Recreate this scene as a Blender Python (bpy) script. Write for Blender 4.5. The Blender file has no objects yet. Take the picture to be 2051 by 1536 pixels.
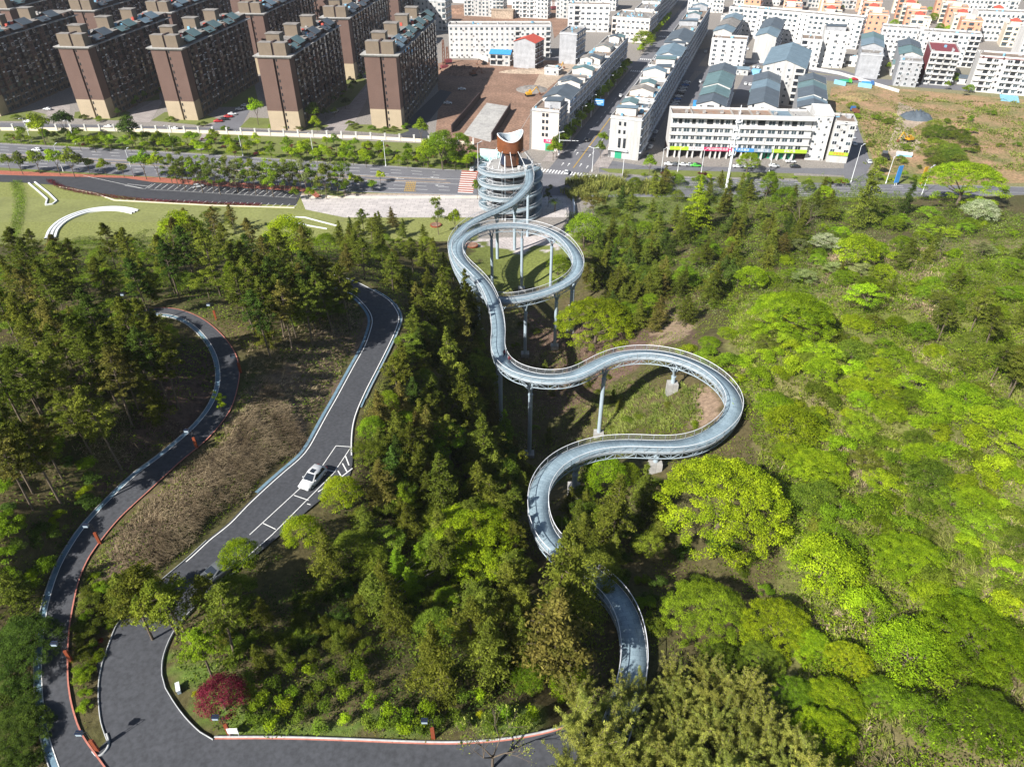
import bpy, math, random
import numpy as np
R = math.radians
random.seed(7)
rng = np.random.default_rng(11)
sc = bpy.context.scene
col = sc.collection
# ---------------------------------------------------------------- camera, sky, sun, exposure
CAMH, PITCH, FPX = 105.0, R(36.4), 1422.0
cd = bpy.data.cameras.new("camera"); cam = bpy.data.objects.new("camera", cd); col.objects.link(cam)
cam.location = (0, 0, CAMH); cam.rotation_euler = (R(90) - PITCH, 0, 0)
cd.sensor_fit = 'HORIZONTAL'; cd.sensor_width = 36.0; cd.lens = 36.0 * FPX / 2051.0
cd.clip_start = 1.0; cd.clip_end = 6000.0
sc.camera = cam
SUN_AZ, SUN_EL = R(44), R(38)          # shadows run towards (cos AZ, sin AZ)
w = bpy.data.worlds.new("World"); sc.world = w; w.use_nodes = True
nt = w.node_tree; bg = nt.nodes["Background"]
sky = nt.nodes.new("ShaderNodeTexSky"); sky.sky_type = 'NISHITA'; sky.sun_disc = False
sky.sun_elevation = SUN_EL
# azimuth of the sun measured clockwise from +Y
sdx, sdy = -math.cos(SUN_AZ), -math.sin(SUN_AZ)
sky.sun_rotation = math.atan2(sdx, sdy) % (2 * math.pi)
sky.altitude = 100; sky.air_density = 1.0; sky.dust_density = 1.0
nt.links.new(sky.outputs[0], bg.inputs[0]); bg.inputs[1].default_value = 0.055
sl = bpy.data.lights.new("sun", 'SUN'); sl.energy = 5.0; sl.angle = R(0.53); sl.color = (1.0, 0.96, 0.90)
so = bpy.data.objects.new("sun", sl); col.objects.link(so)
from mathutils import Vector, Matrix
so.rotation_euler = Vector((sdx * math.cos(SUN_EL), sdy * math.cos(SUN_EL), math.sin(SUN_EL))).to_track_quat('Z', 'Y').to_euler()
so.location = (0, 0, 200)
sc.view_settings.view_transform = 'Standard'; sc.view_settings.look = 'None'
sc.view_settings.exposure = 0.9; sc.view_settings.gamma = 1.0; sc.view_settings.use_curve_mapping = False
sc.cycles.max_bounces = 5; sc.cycles.diffuse_bounces = 2; sc.cycles.glossy_bounces = 2
sc.cycles.transmission_bounces = 3; sc.cycles.transparent_max_bounces = 6
sc.cycles.use_fast_gi = False

SP, CP = math.sin(PITCH), math.cos(PITCH)
def G(px, py, z=0.0):
    u = (px - 1025.5) / FPX; v = (768 - py) / FPX
    t = (CAMH - z) / (SP - v * CP)
    return (u * t, t * (CP + v * SP))
def Pj(X, Y, z):
    dz = z - CAMH; D = Y * CP - dz * SP; V = Y * SP + dz * CP
    return 1025.5 + FPX * X / D, 768 - FPX * V / D, FPX / D

# ---------------------------------------------------------------- helpers
def link(o): col.objects.link(o); return o
def tag(o, label=None, cat=None, group=None, kind=None):
    if label: o["label"] = label
    if cat: o["category"] = cat
    if group: o["group"] = group
    if kind: o["kind"] = kind
    return o
def empty(name, loc, rz=0.0, s=1.0):
    o = bpy.data.objects.new(name, None); o.empty_display_size = 0.2
    o.location = loc; o.rotation_euler = (0, 0, rz); o.scale = (s, s, s) if not isinstance(s, tuple) else s
    return link(o)
def put(name, me, parent=None, loc=(0, 0, 0), rz=0.0, s=(1, 1, 1)):
    o = bpy.data.objects.new(name, me); o.location = loc; o.rotation_euler = (0, 0, rz); o.scale = s
    if parent: o.parent = parent
    return link(o)
def np_mesh(name, V, F, mats, mi=None, smooth=False):
    """V (n,3) float, F (m,4) or (m,3) int"""
    me = bpy.data.meshes.new(name)
    V = np.asarray(V, dtype=np.float32); F = np.asarray(F, dtype=np.int32)
    k = F.shape[1]
    me.vertices.add(len(V)); me.vertices.foreach_set("co", V.ravel())
    me.loops.add(F.size); me.loops.foreach_set("vertex_index", F.ravel())
    me.polygons.add(len(F)); me.polygons.foreach_set("loop_start", np.arange(0, F.size, k, dtype=np.int32))
    me.polygons.foreach_set("loop_total", np.full(len(F), k, dtype=np.int32))
    if mi is not None: me.polygons.foreach_set("material_index", np.asarray(mi, dtype=np.int32))
    if smooth: me.polygons.foreach_set("use_smooth", np.ones(len(F), dtype=bool))
    for m in (mats if isinstance(mats, (list, tuple)) else [mats]): me.materials.append(m)
    me.update(calc_edges=True)
    return me

class MB:
    def __init__(s): s.v = []; s.f = []; s.m = []
    def add(s, vs, fs, m=0):
        b = len(s.v); s.v += [tuple(p) for p in vs]
        for f in fs: s.f.append(tuple(b + i for i in f)); s.m.append(m)
        return s
    def box(s, x0, x1, y0, y1, z0, z1, m=0, rz=0.0, top=None):
        vs = [(x0, y0, z0), (x1, y0, z0), (x1, y1, z0), (x0, y1, z0), (x0, y0, z1), (x1, y0, z1), (x1, y1, z1), (x0, y1, z1)]
        if rz:
            cx, cy = (x0 + x1) / 2, (y0 + y1) / 2; c, n = math.cos(rz), math.sin(rz)
            vs = [(cx + (x - cx) * c - (y - cy) * n, cy + (x - cx) * n + (y - cy) * c, z) for x, y, z in vs]
        s.add(vs, [(0, 3, 2, 1), (0, 1, 5, 4), (1, 2, 6, 5), (2, 3, 7, 6), (3, 0, 4, 7)], m)
        s.add(vs[4:], [(0, 1, 2, 3)], m if top is None else top)
        return s
    def gable(s, x0, x1, y0, y1, z0, h, along='y', m=0, mw=1, ov=0.5, th=0.15):
        """pitched roof; ridge runs along axis"""
        if along == 'y':
            xm = (x0 + x1) / 2
            k = h / ((x1 - x0) / 2); e = ov * k
            P = [(x0 - ov, z0 - e), (xm, z0 + h), (x1 + ov, z0 - e)]
            for (a, za), (b, zb) in ((P[0], P[1]), (P[1], P[2])):
                s.add([(a, y0 - ov, za), (b, y0 - ov, zb), (b, y1 + ov, zb), (a, y1 + ov, za), (a, y0 - ov, za + th), (b, y0 - ov, zb + th), (b, y1 + ov, zb + th), (a, y1 + ov, za + th)],
                      [(0, 3, 2, 1), (4, 5, 6, 7), (0, 1, 5, 4), (1, 2, 6, 5), (2, 3, 7, 6), (3, 0, 4, 7)], m)
            for y in (y0, y1): s.add([(x0, y, z0), (x1, y, z0), (xm, y, z0 + h)], [(0, 1, 2)], mw)
        else:
            ym = (y0 + y1) / 2
            k = h / ((y1 - y0) / 2); e = ov * k
            P = [(y0 - ov, z0 - e), (ym, z0 + h), (y1 + ov, z0 - e)]
            for (a, za), (b, zb) in ((P[0], P[1]), (P[1], P[2])):
                s.add([(x0 - ov, a, za), (x0 - ov, b, zb), (x1 + ov, b, zb), (x1 + ov, a, za), (x0 - ov, a, za + th), (x0 - ov, b, zb + th), (x1 + ov, b, zb + th), (x1 + ov, a, za + th)],
                      [(0, 1, 2, 3), (4, 7, 6, 5), (0, 4, 5, 1), (1, 5, 6, 2), (2, 6, 7, 3), (3, 7, 4, 0)], m)
            for x in (x0, x1): s.add([(x, y0, z0), (x, y1, z0), (x, ym, z0 + h)], [(0, 1, 2)], mw)
        return s
    def tube(s, p0, p1, r0, r1=None, n=6, m=0, cap=True):
        r1 = r0 if r1 is None else r1
        a = Vector(p0); b = Vector(p1); d = (b - a)
        if d.length < 1e-6: return s
        d.normalize(); u = d.orthogonal().normalized(); v = d.cross(u)
        vs = []
        for c, r in ((a, r0), (b, r1)):
            for i in range(n):
                t = 2 * math.pi * i / n; q = c + u * (r * math.cos(t)) + v * (r * math.sin(t)); vs.append(tuple(q))
        fs = [(i, (i + 1) % n, n + (i + 1) % n, n + i) for i in range(n)]
        if cap: fs += [tuple(range(n - 1, -1, -1)), tuple(range(n, 2 * n))]
        return s.add(vs, fs, m)
    def sweep(s, pts, r, n=5, m=0, closed=False):
        pts = [Vector(p) for p in pts]; N = len(pts); vs = []
        for i, p in enumerate(pts):
            a = pts[i - 1] if (i > 0 or closed) else pts[i]; b = pts[(i + 1) % N] if (i < N - 1 or closed) else pts[i]
            d = (b - a).normalized(); u = d.cross(Vector((0, 0, 1)))
            u = u.normalized() if u.length > 1e-4 else Vector((1, 0, 0)); v = u.cross(d)
            rr = r[i] if isinstance(r, (list, tuple)) else r
            for k in range(n):
                t = 2 * math.pi * k / n; vs.append(tuple(p + u * (rr * math.cos(t)) + v * (rr * math.sin(t))))
        fs = []
        for i in range(N if closed else N - 1):
            j = (i + 1) % N
            for k in range(n): fs.append((i * n + k, i * n + (k + 1) % n, j * n + (k + 1) % n, j * n + k))
        return s.add(vs, fs, m)
    def poly(s, pts, m=0): return s.add(pts, [tuple(range(len(pts)))], m)
    def prism(s, poly, z0, z1, m=0, top=None):
        n = len(poly)
        s.add([(x, y, z0) for x, y in poly] + [(x, y, z1) for x, y in poly], [(i, (i + 1) % n, n + (i + 1) % n, n + i) for i in range(n)], m)
        s.add([(x, y, z1) for x, y in poly], [tuple(range(n))], m if top is None else top)
        return s
    def mesh(s, name, mats, smooth=False):
        me = bpy.data.meshes.new(name); me.from_pydata(s.v, [], s.f)
        for m in (mats if isinstance(mats, (list, tuple)) else [mats]): me.materials.append(m)
        me.polygons.foreach_set("material_index", s.m)
        if smooth: me.polygons.foreach_set("use_smooth", [True] * len(s.f))
        me.update(); return me
    def build(s, name, mats, parent=None, loc=(0, 0, 0), rz=0.0, smooth=False):
        return put(name, s.mesh(name, mats, smooth), parent, loc, rz)

# ---------------------------------------------------------------- materials
def mat(name, c, rough=0.85, var=0.25, scale=0.6, c2=None, metal=0.0, bump=0.0, bscale=None, spec=0.3, fine=0.0, coords='Object', stretch=None):
    m = bpy.data.materials.new(name); m.use_nodes = True; n = m.node_tree; b = n.nodes["Principled BSDF"]
    b.inputs["Roughness"].default_value = rough; b.inputs["Metallic"].default_value = metal
    b.inputs["Specular IOR Level"].default_value = spec
    c2 = c2 or tuple(x * (1 - var) for x in c)
    tc = n.nodes.new("ShaderNodeTexCoord"); src = tc.outputs[coords]
    if stretch:
        mp = n.nodes.new("ShaderNodeMapping"); mp.inputs["Scale"].default_value = stretch; n.links.new(src, mp.inputs[0]); src = mp.outputs[0]
    no = n.nodes.new("ShaderNodeTexNoise"); no.inputs["Scale"].default_value = scale; no.inputs["Detail"].default_value = 6
    no.inputs["Roughness"].default_value = 0.65
    n.links.new(src, no.inputs["Vector"])
    cr = n.nodes.new("ShaderNodeValToRGB"); cr.color_ramp.elements[0].position = 0.35; cr.color_ramp.elements[1].position = 0.65
    cr.color_ramp.elements[0].color = (*c2, 1); cr.color_ramp.elements[1].color = (*c, 1)
    n.links.new(no.outputs["Fac"], cr.inputs[0]); out = cr.outputs[0]
    if fine:
        n2 = n.nodes.new("ShaderNodeTexNoise"); n2.inputs["Scale"].default_value = scale * 14; n2.inputs["Detail"].default_value = 3
        n.links.new(src, n2.inputs["Vector"])
        mr = n.nodes.new("ShaderNodeMapRange"); mr.inputs[1].default_value = 0.3; mr.inputs[2].default_value = 0.7
        mr.inputs[3].default_value = 1 - fine; mr.inputs[4].default_value = 1 + fine
        n.links.new(n2.outputs["Fac"], mr.inputs[0])
        mx = n.nodes.new("ShaderNodeVectorMath"); mx.operation = 'SCALE'
        n.links.new(out, mx.inputs[0]); n.links.new(mr.outputs[0], mx.inputs["Scale"]); out = mx.outputs[0]
    n.links.new(out, b.inputs["Base Color"])
    if bump:
        n3 = n.nodes.new("ShaderNodeTexNoise"); n3.inputs["Scale"].default_value = bscale or scale * 4; n3.inputs["Detail"].default_value = 5
        n.links.new(src, n3.inputs["Vector"])
        bp = n.nodes.new("ShaderNodeBump"); bp.inputs["Strength"].default_value = bump; bp.inputs["Distance"].default_value = 0.2
        n.links.new(n3.outputs["Fac"], bp.inputs["Height"]); n.links.new(bp.outputs[0], b.inputs["Normal"])
    return m
def leafmat(name, c, c2, trans=0.35, island=0.35, objvar=0.25, nscale=0.5):
    """leaves: colour drifts through the crown, from leaf to leaf and from plant to plant"""
    m = bpy.data.materials.new(name); m.use_nodes = True; n = m.node_tree; n.nodes.clear()
    o = n.nodes.new("ShaderNodeOutputMaterial")
    ge = n.nodes.new("ShaderNodeNewGeometry"); oi = n.nodes.new("ShaderNodeObjectInfo"); tc = n.nodes.new("ShaderNodeTexCoord")
    no = n.nodes.new("ShaderNodeTexNoise"); no.inputs["Scale"].default_value = nscale; no.inputs["Detail"].default_value = 3
    n.links.new(tc.outputs["Object"], no.inputs["Vector"])
    cr = n.nodes.new("ShaderNodeValToRGB"); cr.color_ramp.elements[0].position = 0.36; cr.color_ramp.elements[1].position = 0.62
    cr.color_ramp.elements[0].color = (*c2, 1); cr.color_ramp.elements[1].color = (*c, 1)
    n.links.new(no.outputs["Fac"], cr.inputs[0])
    def mrange(src, lo, hi):
        r = n.nodes.new("ShaderNodeMapRange"); r.inputs[3].default_value = lo; r.inputs[4].default_value = hi
        n.links.new(src, r.inputs[0]); return r.outputs[0]
    hs = n.nodes.new("ShaderNodeHueSaturation")
    v1 = mrange(ge.outputs["Random Per Island"], 1 - island, 1 + island)
    v2 = mrange(oi.outputs["Random"], 1 - objvar, 1 + objvar)
    mu = n.nodes.new("ShaderNodeMath"); mu.operation = 'MULTIPLY'; n.links.new(v1, mu.inputs[0]); n.links.new(v2, mu.inputs[1])
    n4 = n.nodes.new("ShaderNodeTexNoise"); n4.inputs["Scale"].default_value = .09; n4.inputs["Detail"].default_value = 3; n.links.new(ge.outputs["Position"], n4.inputs["Vector"])
    r4 = n.nodes.new("ShaderNodeMapRange"); r4.inputs[1].default_value = .35; r4.inputs[2].default_value = .65; r4.inputs[3].default_value = .72; r4.inputs[4].default_value = 1.22; n.links.new(n4.outputs["Fac"], r4.inputs[0])
    m4 = n.nodes.new("ShaderNodeMath"); m4.operation = 'MULTIPLY'; n.links.new(mu.outputs[0], m4.inputs[0]); n.links.new(r4.outputs[0], m4.inputs[1]); mu = m4
    n.links.new(mu.outputs[0], hs.inputs["Value"])
    wn = n.nodes.new("ShaderNodeTexWhiteNoise"); wn.noise_dimensions = '1D'; n.links.new(oi.outputs["Random"], wn.inputs["W"])
    n.links.new(mrange(wn.outputs["Value"], 0.485, 0.515), hs.inputs["Hue"])
    n.links.new(cr.outputs[0], hs.inputs["Color"])
    d = n.nodes.new("ShaderNodeBsdfDiffuse"); t = n.nodes.new("ShaderNodeBsdfTranslucent")
    ms = n.nodes.new("ShaderNodeMixShader"); ms.inputs[0].default_value = trans
    n.links.new(hs.outputs[0], d.inputs[0]); n.links.new(hs.outputs[0], t.inputs[0])
    n.links.new(d.outputs[0], ms.inputs[1]); n.links.new(t.outputs[0], ms.inputs[2]); n.links.new(ms.outputs[0], o.inputs[0])
    return m

M = dict(
 asphalt_dark=mat("dark asphalt", (.062, .065, .073), .8, .12, .16, fine=.22, coords='Object', bump=.05),
 asphalt=mat("grey asphalt", (.15, .15, .165), .85, .15, .12, fine=.12),
 asphalt_lot=mat("blackish asphalt", (.05, .052, .06), .85, .2, .3, fine=.2),
 white_line=mat("white road paint", (.78, .78, .76), .6, .12, 2.0),
 yellow_line=mat("yellow road paint", (.42, .27, .06), .7, .25, 1.0),
 red_edge=mat("salmon kerb paint", (.50, .19, .14), .7, .3, 2.0),
 red_pave=mat("red paving", (.42, .14, .09), .8, .3, 1.2, fine=.2),
 kerb=mat("concrete kerb", (.42, .43, .43), .8, .3, 1.5),
 gutter=mat("pale blue concrete gutter", (.17, .27, .34), .7, .3, 1.2),
 facia=mat("grey blue steel facia", (.34, .39, .43), .5, .3, .6, spec=.4),
 white_wall2=mat("greyish weathered render", (.54, .535, .52), .9, .34, .5, fine=.08, stretch=(1, 1, .12)),
 concrete=mat("concrete", (.42, .41, .39), .85, .3, .6, fine=.1),
 plaza=mat("pale plaza paving", (.52, .48, .46), .8, .16, .25, fine=.12),
 paving=mat("grey paving", (.36, .32, .30), .85, .2, .3, fine=.15),
 steel=mat("pale blue grey painted steel", (.36, .44, .50), .45, .12, .8, spec=.4),
 rail=mat("white painted rail", (.74, .76, .78), .4, .08, 1.0),
 mesh_dark=mat("grey railing bars", (.27, .29, .31), .5, .15, 1.0),
 glass=mat("dark window glass", (.025, .032, .042), .08, .3, .4, spec=.7),
 glass_blue=mat("bluish window glass", (.07, .10, .12), .12, .5, .5, spec=.6),
 white_wall=mat("white rendered wall", (.64, .63, .61), .85, .24, .5, fine=.06, stretch=(1, 1, .12)),
 cream_wall=mat("cream rendered wall", (.72, .63, .50), .85, .12, .25, fine=.05),
 pinkish_wall=mat("pale cream tiled wall", (.66, .60, .54), .85, .12, .3, fine=.05),
 salmon_wall=mat("salmon rendered wall", (.66, .33, .21), .85, .14, .3, fine=.05),
 grey_wall=mat("raw grey cement wall", (.40, .41, .43), .9, .3, .35, fine=.15),
 brown_wall=mat("brown tiled wall", (.145, .09, .073), .8, .14, .15, fine=.1),
 dark_brown=mat("dark brown wall", (.055, .036, .036), .8, .3, .5, fine=.15),
 beige_wall=mat("beige tiled wall", (.42, .34, .235), .8, .12, .3, fine=.06),
 taupe_wall=mat("taupe wall", (.19, .15, .11), .8, .15, .3, fine=.08),
 roof_grey=mat("weathered flat roof", (.28, .26, .24), .95, .45, .35, fine=.3),
 roof_brown=mat("dusty brown flat roof", (.26, .20, .16), .95, .4, .3, fine=.3),
 roof_blue=mat("blue grey sheet roof", (.17, .24, .29), .55, .25, .25, fine=.12),
 roof_slate=mat("slate grey sheet roof", (.10, .125, .15), .6, .25, .25, fine=.12),
 roof_teal=mat("teal grey sheet roof", (.13, .21, .22), .6, .25, .25, fine=.12),
 roof_red=mat("red tiled roof", (.52, .09, .06), .7, .25, 1.0),
 maroon=mat("maroon trim", (.22, .05, .06), .7, .2, 1.0),
 clutter=mat("mixed roof clutter", (.5, .48, .45), .9, .8, 1.5, c2=(.12, .12, .13)),
 blue_sheet=mat("bright blue sheet", (.05, .28, .62), .6, .15, .5),
 pale_blue=mat("pale blue hoarding", (.22, .48, .66), .7, .2, .5),
 green_door=mat("green shutter", (.03, .33, .18), .6, .2, 2.0, stretch=(1, 1, 8)),
 dirt=mat("brown earth", (.27, .165, .115), .95, .35, .06, fine=.35, bump=.4, bscale=.5),
 dirt_pale=mat("pale trampled earth", (.42, .33, .25), .95, .3, .06, fine=.3, bump=.3, bscale=.5),
 soil=mat("orange soil", (.36, .215, .13), .95, .35, .07, c2=(.15, .15, .05), fine=.4),
 lawn=mat("mown lawn", (.15, .175, .045), .95, .25, .07, fine=.15),
 bark=mat("bark", (.16, .125, .09), .9, .4, 3.0, bump=.3),
 bark_pale=mat("pale bark", (.38, .34, .27), .9, .3, 3.0),
 wood=mat("rust orange wooden slats", (.30, .10, .035), .6, .4, .6, fine=.1),
 wood_dark=mat("dark brown wooden slats", (.16, .075, .045), .6, .4, .6, fine=.1),
 navy=mat("dark blue glass", (.02, .03, .06), .2, .3, 1.0, spec=.5),
 black=mat("black metal", (.02, .02, .022), .5, .2, 2.0),
 rubber=mat("black rubber", (.018, .018, .018), .8, .1, 4.0),
 lamp_red=mat("rust red lamp post panel", (.25, .06, .025), .6, .2, 2.0),
 skin=mat("skin", (.45, .28, .2), .6, .05, 5.0),
 cloth_red=mat("dark red jacket", (.16, .02, .04), .9, .2, 5.0),
 cloth_navy=mat("dark trousers", (.02, .022, .035), .9, .2, 5.0),
 hair=mat("black hair", (.012, .01, .01), .7, .1, 5.0),
 teal_panel=mat("turquoise mural hoarding", (.02, .42, .36), .7, .6, .12, c2=(.55, .72, .72)),
 yellow=mat("yellow machine paint", (.62, .34, .03), .5, .3, 1.0),
 rust=mat("rusty steel", (.22, .09, .05), .8, .4, 1.0),
 lime_sign=mat("lime green shop sign", (.38, .55, .04), .6, .1, 1.0),
 pink_sign=mat("crimson shop sign", (.60, .03, .12), .6, .1, 1.0),
 blue_sign=mat("blue shop sign", (.05, .25, .60), .6, .1, 1.0),
 grey_sign=mat("blue grey shop sign", (.25, .33, .42), .6, .1, 1.0),
 white_sign=mat("white sign board", (.75, .75, .75), .6, .05, 1.0),
 white_ink=mat("white lettering", (.85, .85, .82), .6, .02, 1.0),
 red_ink=mat("red lettering", (.6, .02, .04), .6, .02, 1.0),
 yellow_ink=mat("yellow lettering", (.75, .6, .05), .6, .02, 1.0),
)
def paved(m, bw, rh, mort=.04):
    n = m.node_tree; b = n.nodes["Principled BSDF"]; tc = n.nodes.new("ShaderNodeTexCoord"); br = n.nodes.new("ShaderNodeTexBrick"); br.inputs["Scale"].default_value = 1; br.inputs["Brick Width"].default_value = bw; br.inputs["Row Height"].default_value = rh; br.inputs["Mortar Size"].default_value = mort
    br.inputs["Color1"].default_value = (1.05, 1.05, 1.05, 1); br.inputs["Color2"].default_value = (.86, .86, .87, 1); br.inputs["Mortar"].default_value = (.6, .6, .6, 1); n.links.new(tc.outputs["Object"], br.inputs[0])
    s = b.inputs["Base Color"].links[0].from_socket; mx = n.nodes.new("ShaderNodeVectorMath"); mx.operation = 'MULTIPLY'; n.links.new(s, mx.inputs[0]); n.links.new(br.outputs[0], mx.inputs[1]); n.links.new(mx.outputs[0], b.inputs["Base Color"])
paved(M["plaza"], 3.2, 1.6, .09); paved(M["paving"], 2.4, 1.2, .08); paved(M["concrete"], 4.5, 4.5, .04); paved(M["red_pave"], 1.2, .6, .03)
def paint(name, c): return mat(name, c, .3, .05, 1.0, spec=.6)
CARP = {"white": paint("white car paint", (.58, .59, .60)), "silver": paint("silver car paint", (.42, .44, .46)), "black": paint("black car paint", (.02, .022, .026)),
        "red": paint("red car paint", (.40, .02, .02)), "grey": paint("dark grey car paint", (.10, .11, .12)), "blue": paint("blue car paint", (.04, .14, .36)), "green": paint("green car paint", (.08, .45, .06))}
L = dict(
 bright=leafmat("bright spring leaves", (.33, .45, .018), (.165, .26, .012), .35),
 lime=leafmat("lime leaves", (.37, .47, .02), (.20, .30, .014), .4),
 mid=leafmat("mid green leaves", (.185, .245, .026), (.08, .125, .013), .3),
 green=leafmat("fresh green leaves", (.235, .345, .02), (.11, .18, .012), .35),
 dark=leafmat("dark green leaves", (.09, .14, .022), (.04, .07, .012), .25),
 olive=leafmat("olive conifer sprays", (.195, .225, .03), (.085, .11, .015), .35, island=.4),
 rusty=leafmat("rusty olive conifer sprays", (.22, .19, .045), (.10, .105, .02), .35, island=.45),
 bamboo=leafmat("olive yellow bamboo leaves", (.41, .435, .09), (.22, .25, .045), .35, island=.4),
 grey_green=leafmat("grey green leaves", (.27, .31, .11), (.14, .18, .06), .3),
 red=leafmat("crimson maple leaves", (.30, .045, .07), (.15, .02, .035), .35),
 wine=leafmat("wine red hedge leaves", (.20, .04, .045), (.08, .02, .02), .3),
 gold=leafmat("yellow leaves", (.60, .55, .02), (.42, .42, .02), .4),
 straw=leafmat("dry straw blades", (.45, .36, .225), (.24, .185, .115), .25, island=.5, objvar=.1, nscale=.25),
 tuft=leafmat("green grass blades", (.36, .39, .10), (.20, .25, .05), .35, island=.4, objvar=.1, nscale=.2),
 blossom=leafmat("white blossom", (.50, .54, .34), (.26, .34, .14), .3),
)
# ---------------------------------------------------------------- terrain
def inpoly(px, py, poly):
    px = np.asarray(px); py = np.asarray(py); r = np.zeros(px.shape, bool); n = len(poly)
    for i in range(n):
        x1, y1 = poly[i]; x2, y2 = poly[(i + 1) % n]
        if y1 == y2: continue
        c = ((y1 > py) != (y2 > py)) & (px < (x2 - x1) * (py - y1) / (y2 - y1) + x1)
        r ^= c
    return r
def catmull(P, step=1.0):
    P = [np.array(p, float) for p in P]; P = [2 * P[0] - P[1]] + P + [2 * P[-1] - P[-2]]; out = []
    for i in range(1, len(P) - 2):
        a, b, c, d = P[i - 1:i + 3]; n = max(1, int(np.linalg.norm((c - b)[:2]) / step))
        for k in range(n):
            t = k / n
            out.append(0.5 * ((2 * b) + (c - a) * t + (2 * a - 5 * b + 4 * c - d) * t * t + (3 * b - a - 3 * c + d) * t ** 3))
    out.append(P[-2]); return np.array(out)
def resample(P, n):
    P = np.asarray(P, float); d = np.r_[0, np.cumsum(np.linalg.norm(np.diff(P[:, :2], axis=0), axis=1))]
    s = np.linspace(0, d[-1], n); return np.stack([np.interp(s, d, P[:, k]) for k in range(P.shape[1])], 1)

def wpts(L_): return [(*G(x, y, z), z) for x, y, z in L_]
# hill road: left edge and right edge as seen, with heights
ROAD_L = [(640, 566, 33.2), (699, 589, 33.6), (721, 606, 33.8), (737, 626, 34), (742, 644, 34.2), (737, 666, 34.5), (726, 695, 34.8), (706, 731, 35.2), (688, 764, 35.6), (670, 797, 35.9), (651, 830, 36.2),
          (633, 863, 36.5), (615, 895, 36.8), (597, 917, 37), (571, 939, 37.2), (538, 968, 37.5), (495, 1008, 37.9), (455, 1049, 38.3), (418, 1078, 38.5), (379, 1114, 38.8), (309, 1173, 39.3), (265, 1212, 39.6),
          (249, 1231, 39.7), (232, 1253, 39.8), (216, 1294, 39.9), (204, 1329, 40), (197, 1368, 40), (197, 1411, 40), (202, 1450, 40), (214, 1484, 40)]
ROAD_R = [(640, 545, 33.2), (664, 549, 33.4), (692, 556, 33.6), (721, 567, 33.7), (750, 582, 33.9), (779, 600, 34.1), (794, 618, 34.3), (801, 637, 34.5), (794, 662, 34.7), (779, 695, 35), (757, 739, 35.4), (735, 782, 35.8), (717, 823, 36.2),
          (709, 852, 36.5), (706, 885, 36.8), (706, 925, 37.1), (697, 958, 37.3), (662, 985, 37.5), (628, 1012, 37.8), (590, 1045, 38), (560, 1072, 38.3), (500, 1122, 38.8), (440, 1172, 39.3), (385, 1222, 39.6),
          (354, 1257, 39.8), (336, 1291, 39.9), (327, 1318, 40), (325, 1348, 40), (333, 1378, 40), (350, 1406, 40), (375, 1439, 40), (399, 1463, 40), (428, 1480, 40)]
# upper footpath edges (left edge has the gutter, right edge the salmon line)
PATH_L = [(150, 640, 39.4), (215, 632, 39.8), (262, 629, 40.2), (310, 628, 40.5), (350, 633, 40.8), (385, 650, 41), (415, 680, 41.1), (434, 715, 41.2), (440, 750, 41.3), (437, 780, 41.3), (422, 815, 41.3), (395, 850, 41.3), (360, 882, 41.3), (320, 915, 41.3), (272, 951, 41.2), (220, 1000, 41.2),
          (172, 1052, 41.1), (142, 1095, 41), (118, 1140, 41), (98, 1200, 40.8), (87, 1260, 40.7), (82, 1320, 40.6), (83, 1375, 40.5), (88, 1430, 40.4), (98, 1480, 40.3), (118, 1540, 40.2), (140, 1600, 40.2)]
PATH_R = [(150, 650, 39.4), (200, 636, 39.8), (240, 625, 40.1), (290, 617, 40.4), (350, 618, 40.7), (400, 635, 41), (440, 665, 41.1), (468, 700, 41.2), (480, 735, 41.3), (478, 770, 41.3), (465, 815, 41.3), (441, 852, 41.3), (408, 887, 41.3), (362, 925, 41.3), (300, 982, 41.2), (243, 1035, 41.1),
          (205, 1080, 41), (178, 1118, 41), (160, 1160, 40.9), (150, 1200, 40.8), (140, 1260, 40.7), (137, 1320, 40.6), (139, 1375, 40.5), (149, 1425, 40.4), (166, 1470, 40.2), (190, 1505, 40.1), (230, 1560, 40.1)]
N_R = 150
RL = resample(catmull(wpts(ROAD_L)), N_R); RR = resample(catmull(wpts(ROAD_R)), N_R)
PL = resample(catmull(wpts(PATH_L)), N_R); PR = resample(catmull(wpts(PATH_R)), N_R)
def fix_pairs(A, B):
    """pair up the two edges by nearest points so that cross lines stay square"""
    C = (A + B) / 2
    T = np.gradient(C[:, :2], axis=0); T /= np.linalg.norm(T, axis=1)[:, None]; Nn = np.stack([-T[:, 1], T[:, 0]], 1)
    return C, T, Nn
# flat pieces: bottom road / junction
JUNC = [(190, 1300), (212, 1484), (190, 1505), (120, 1545), (120, 1640), (1200, 1640), (1180, 1536), (1165, 1445), (1100, 1467), (1014, 1483), (920, 1490), (825, 1488), (698, 1483), (560, 1479), (428, 1480), (399, 1463), (375, 1439), (350, 1406), (333, 1378), (325, 1348)]

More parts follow.
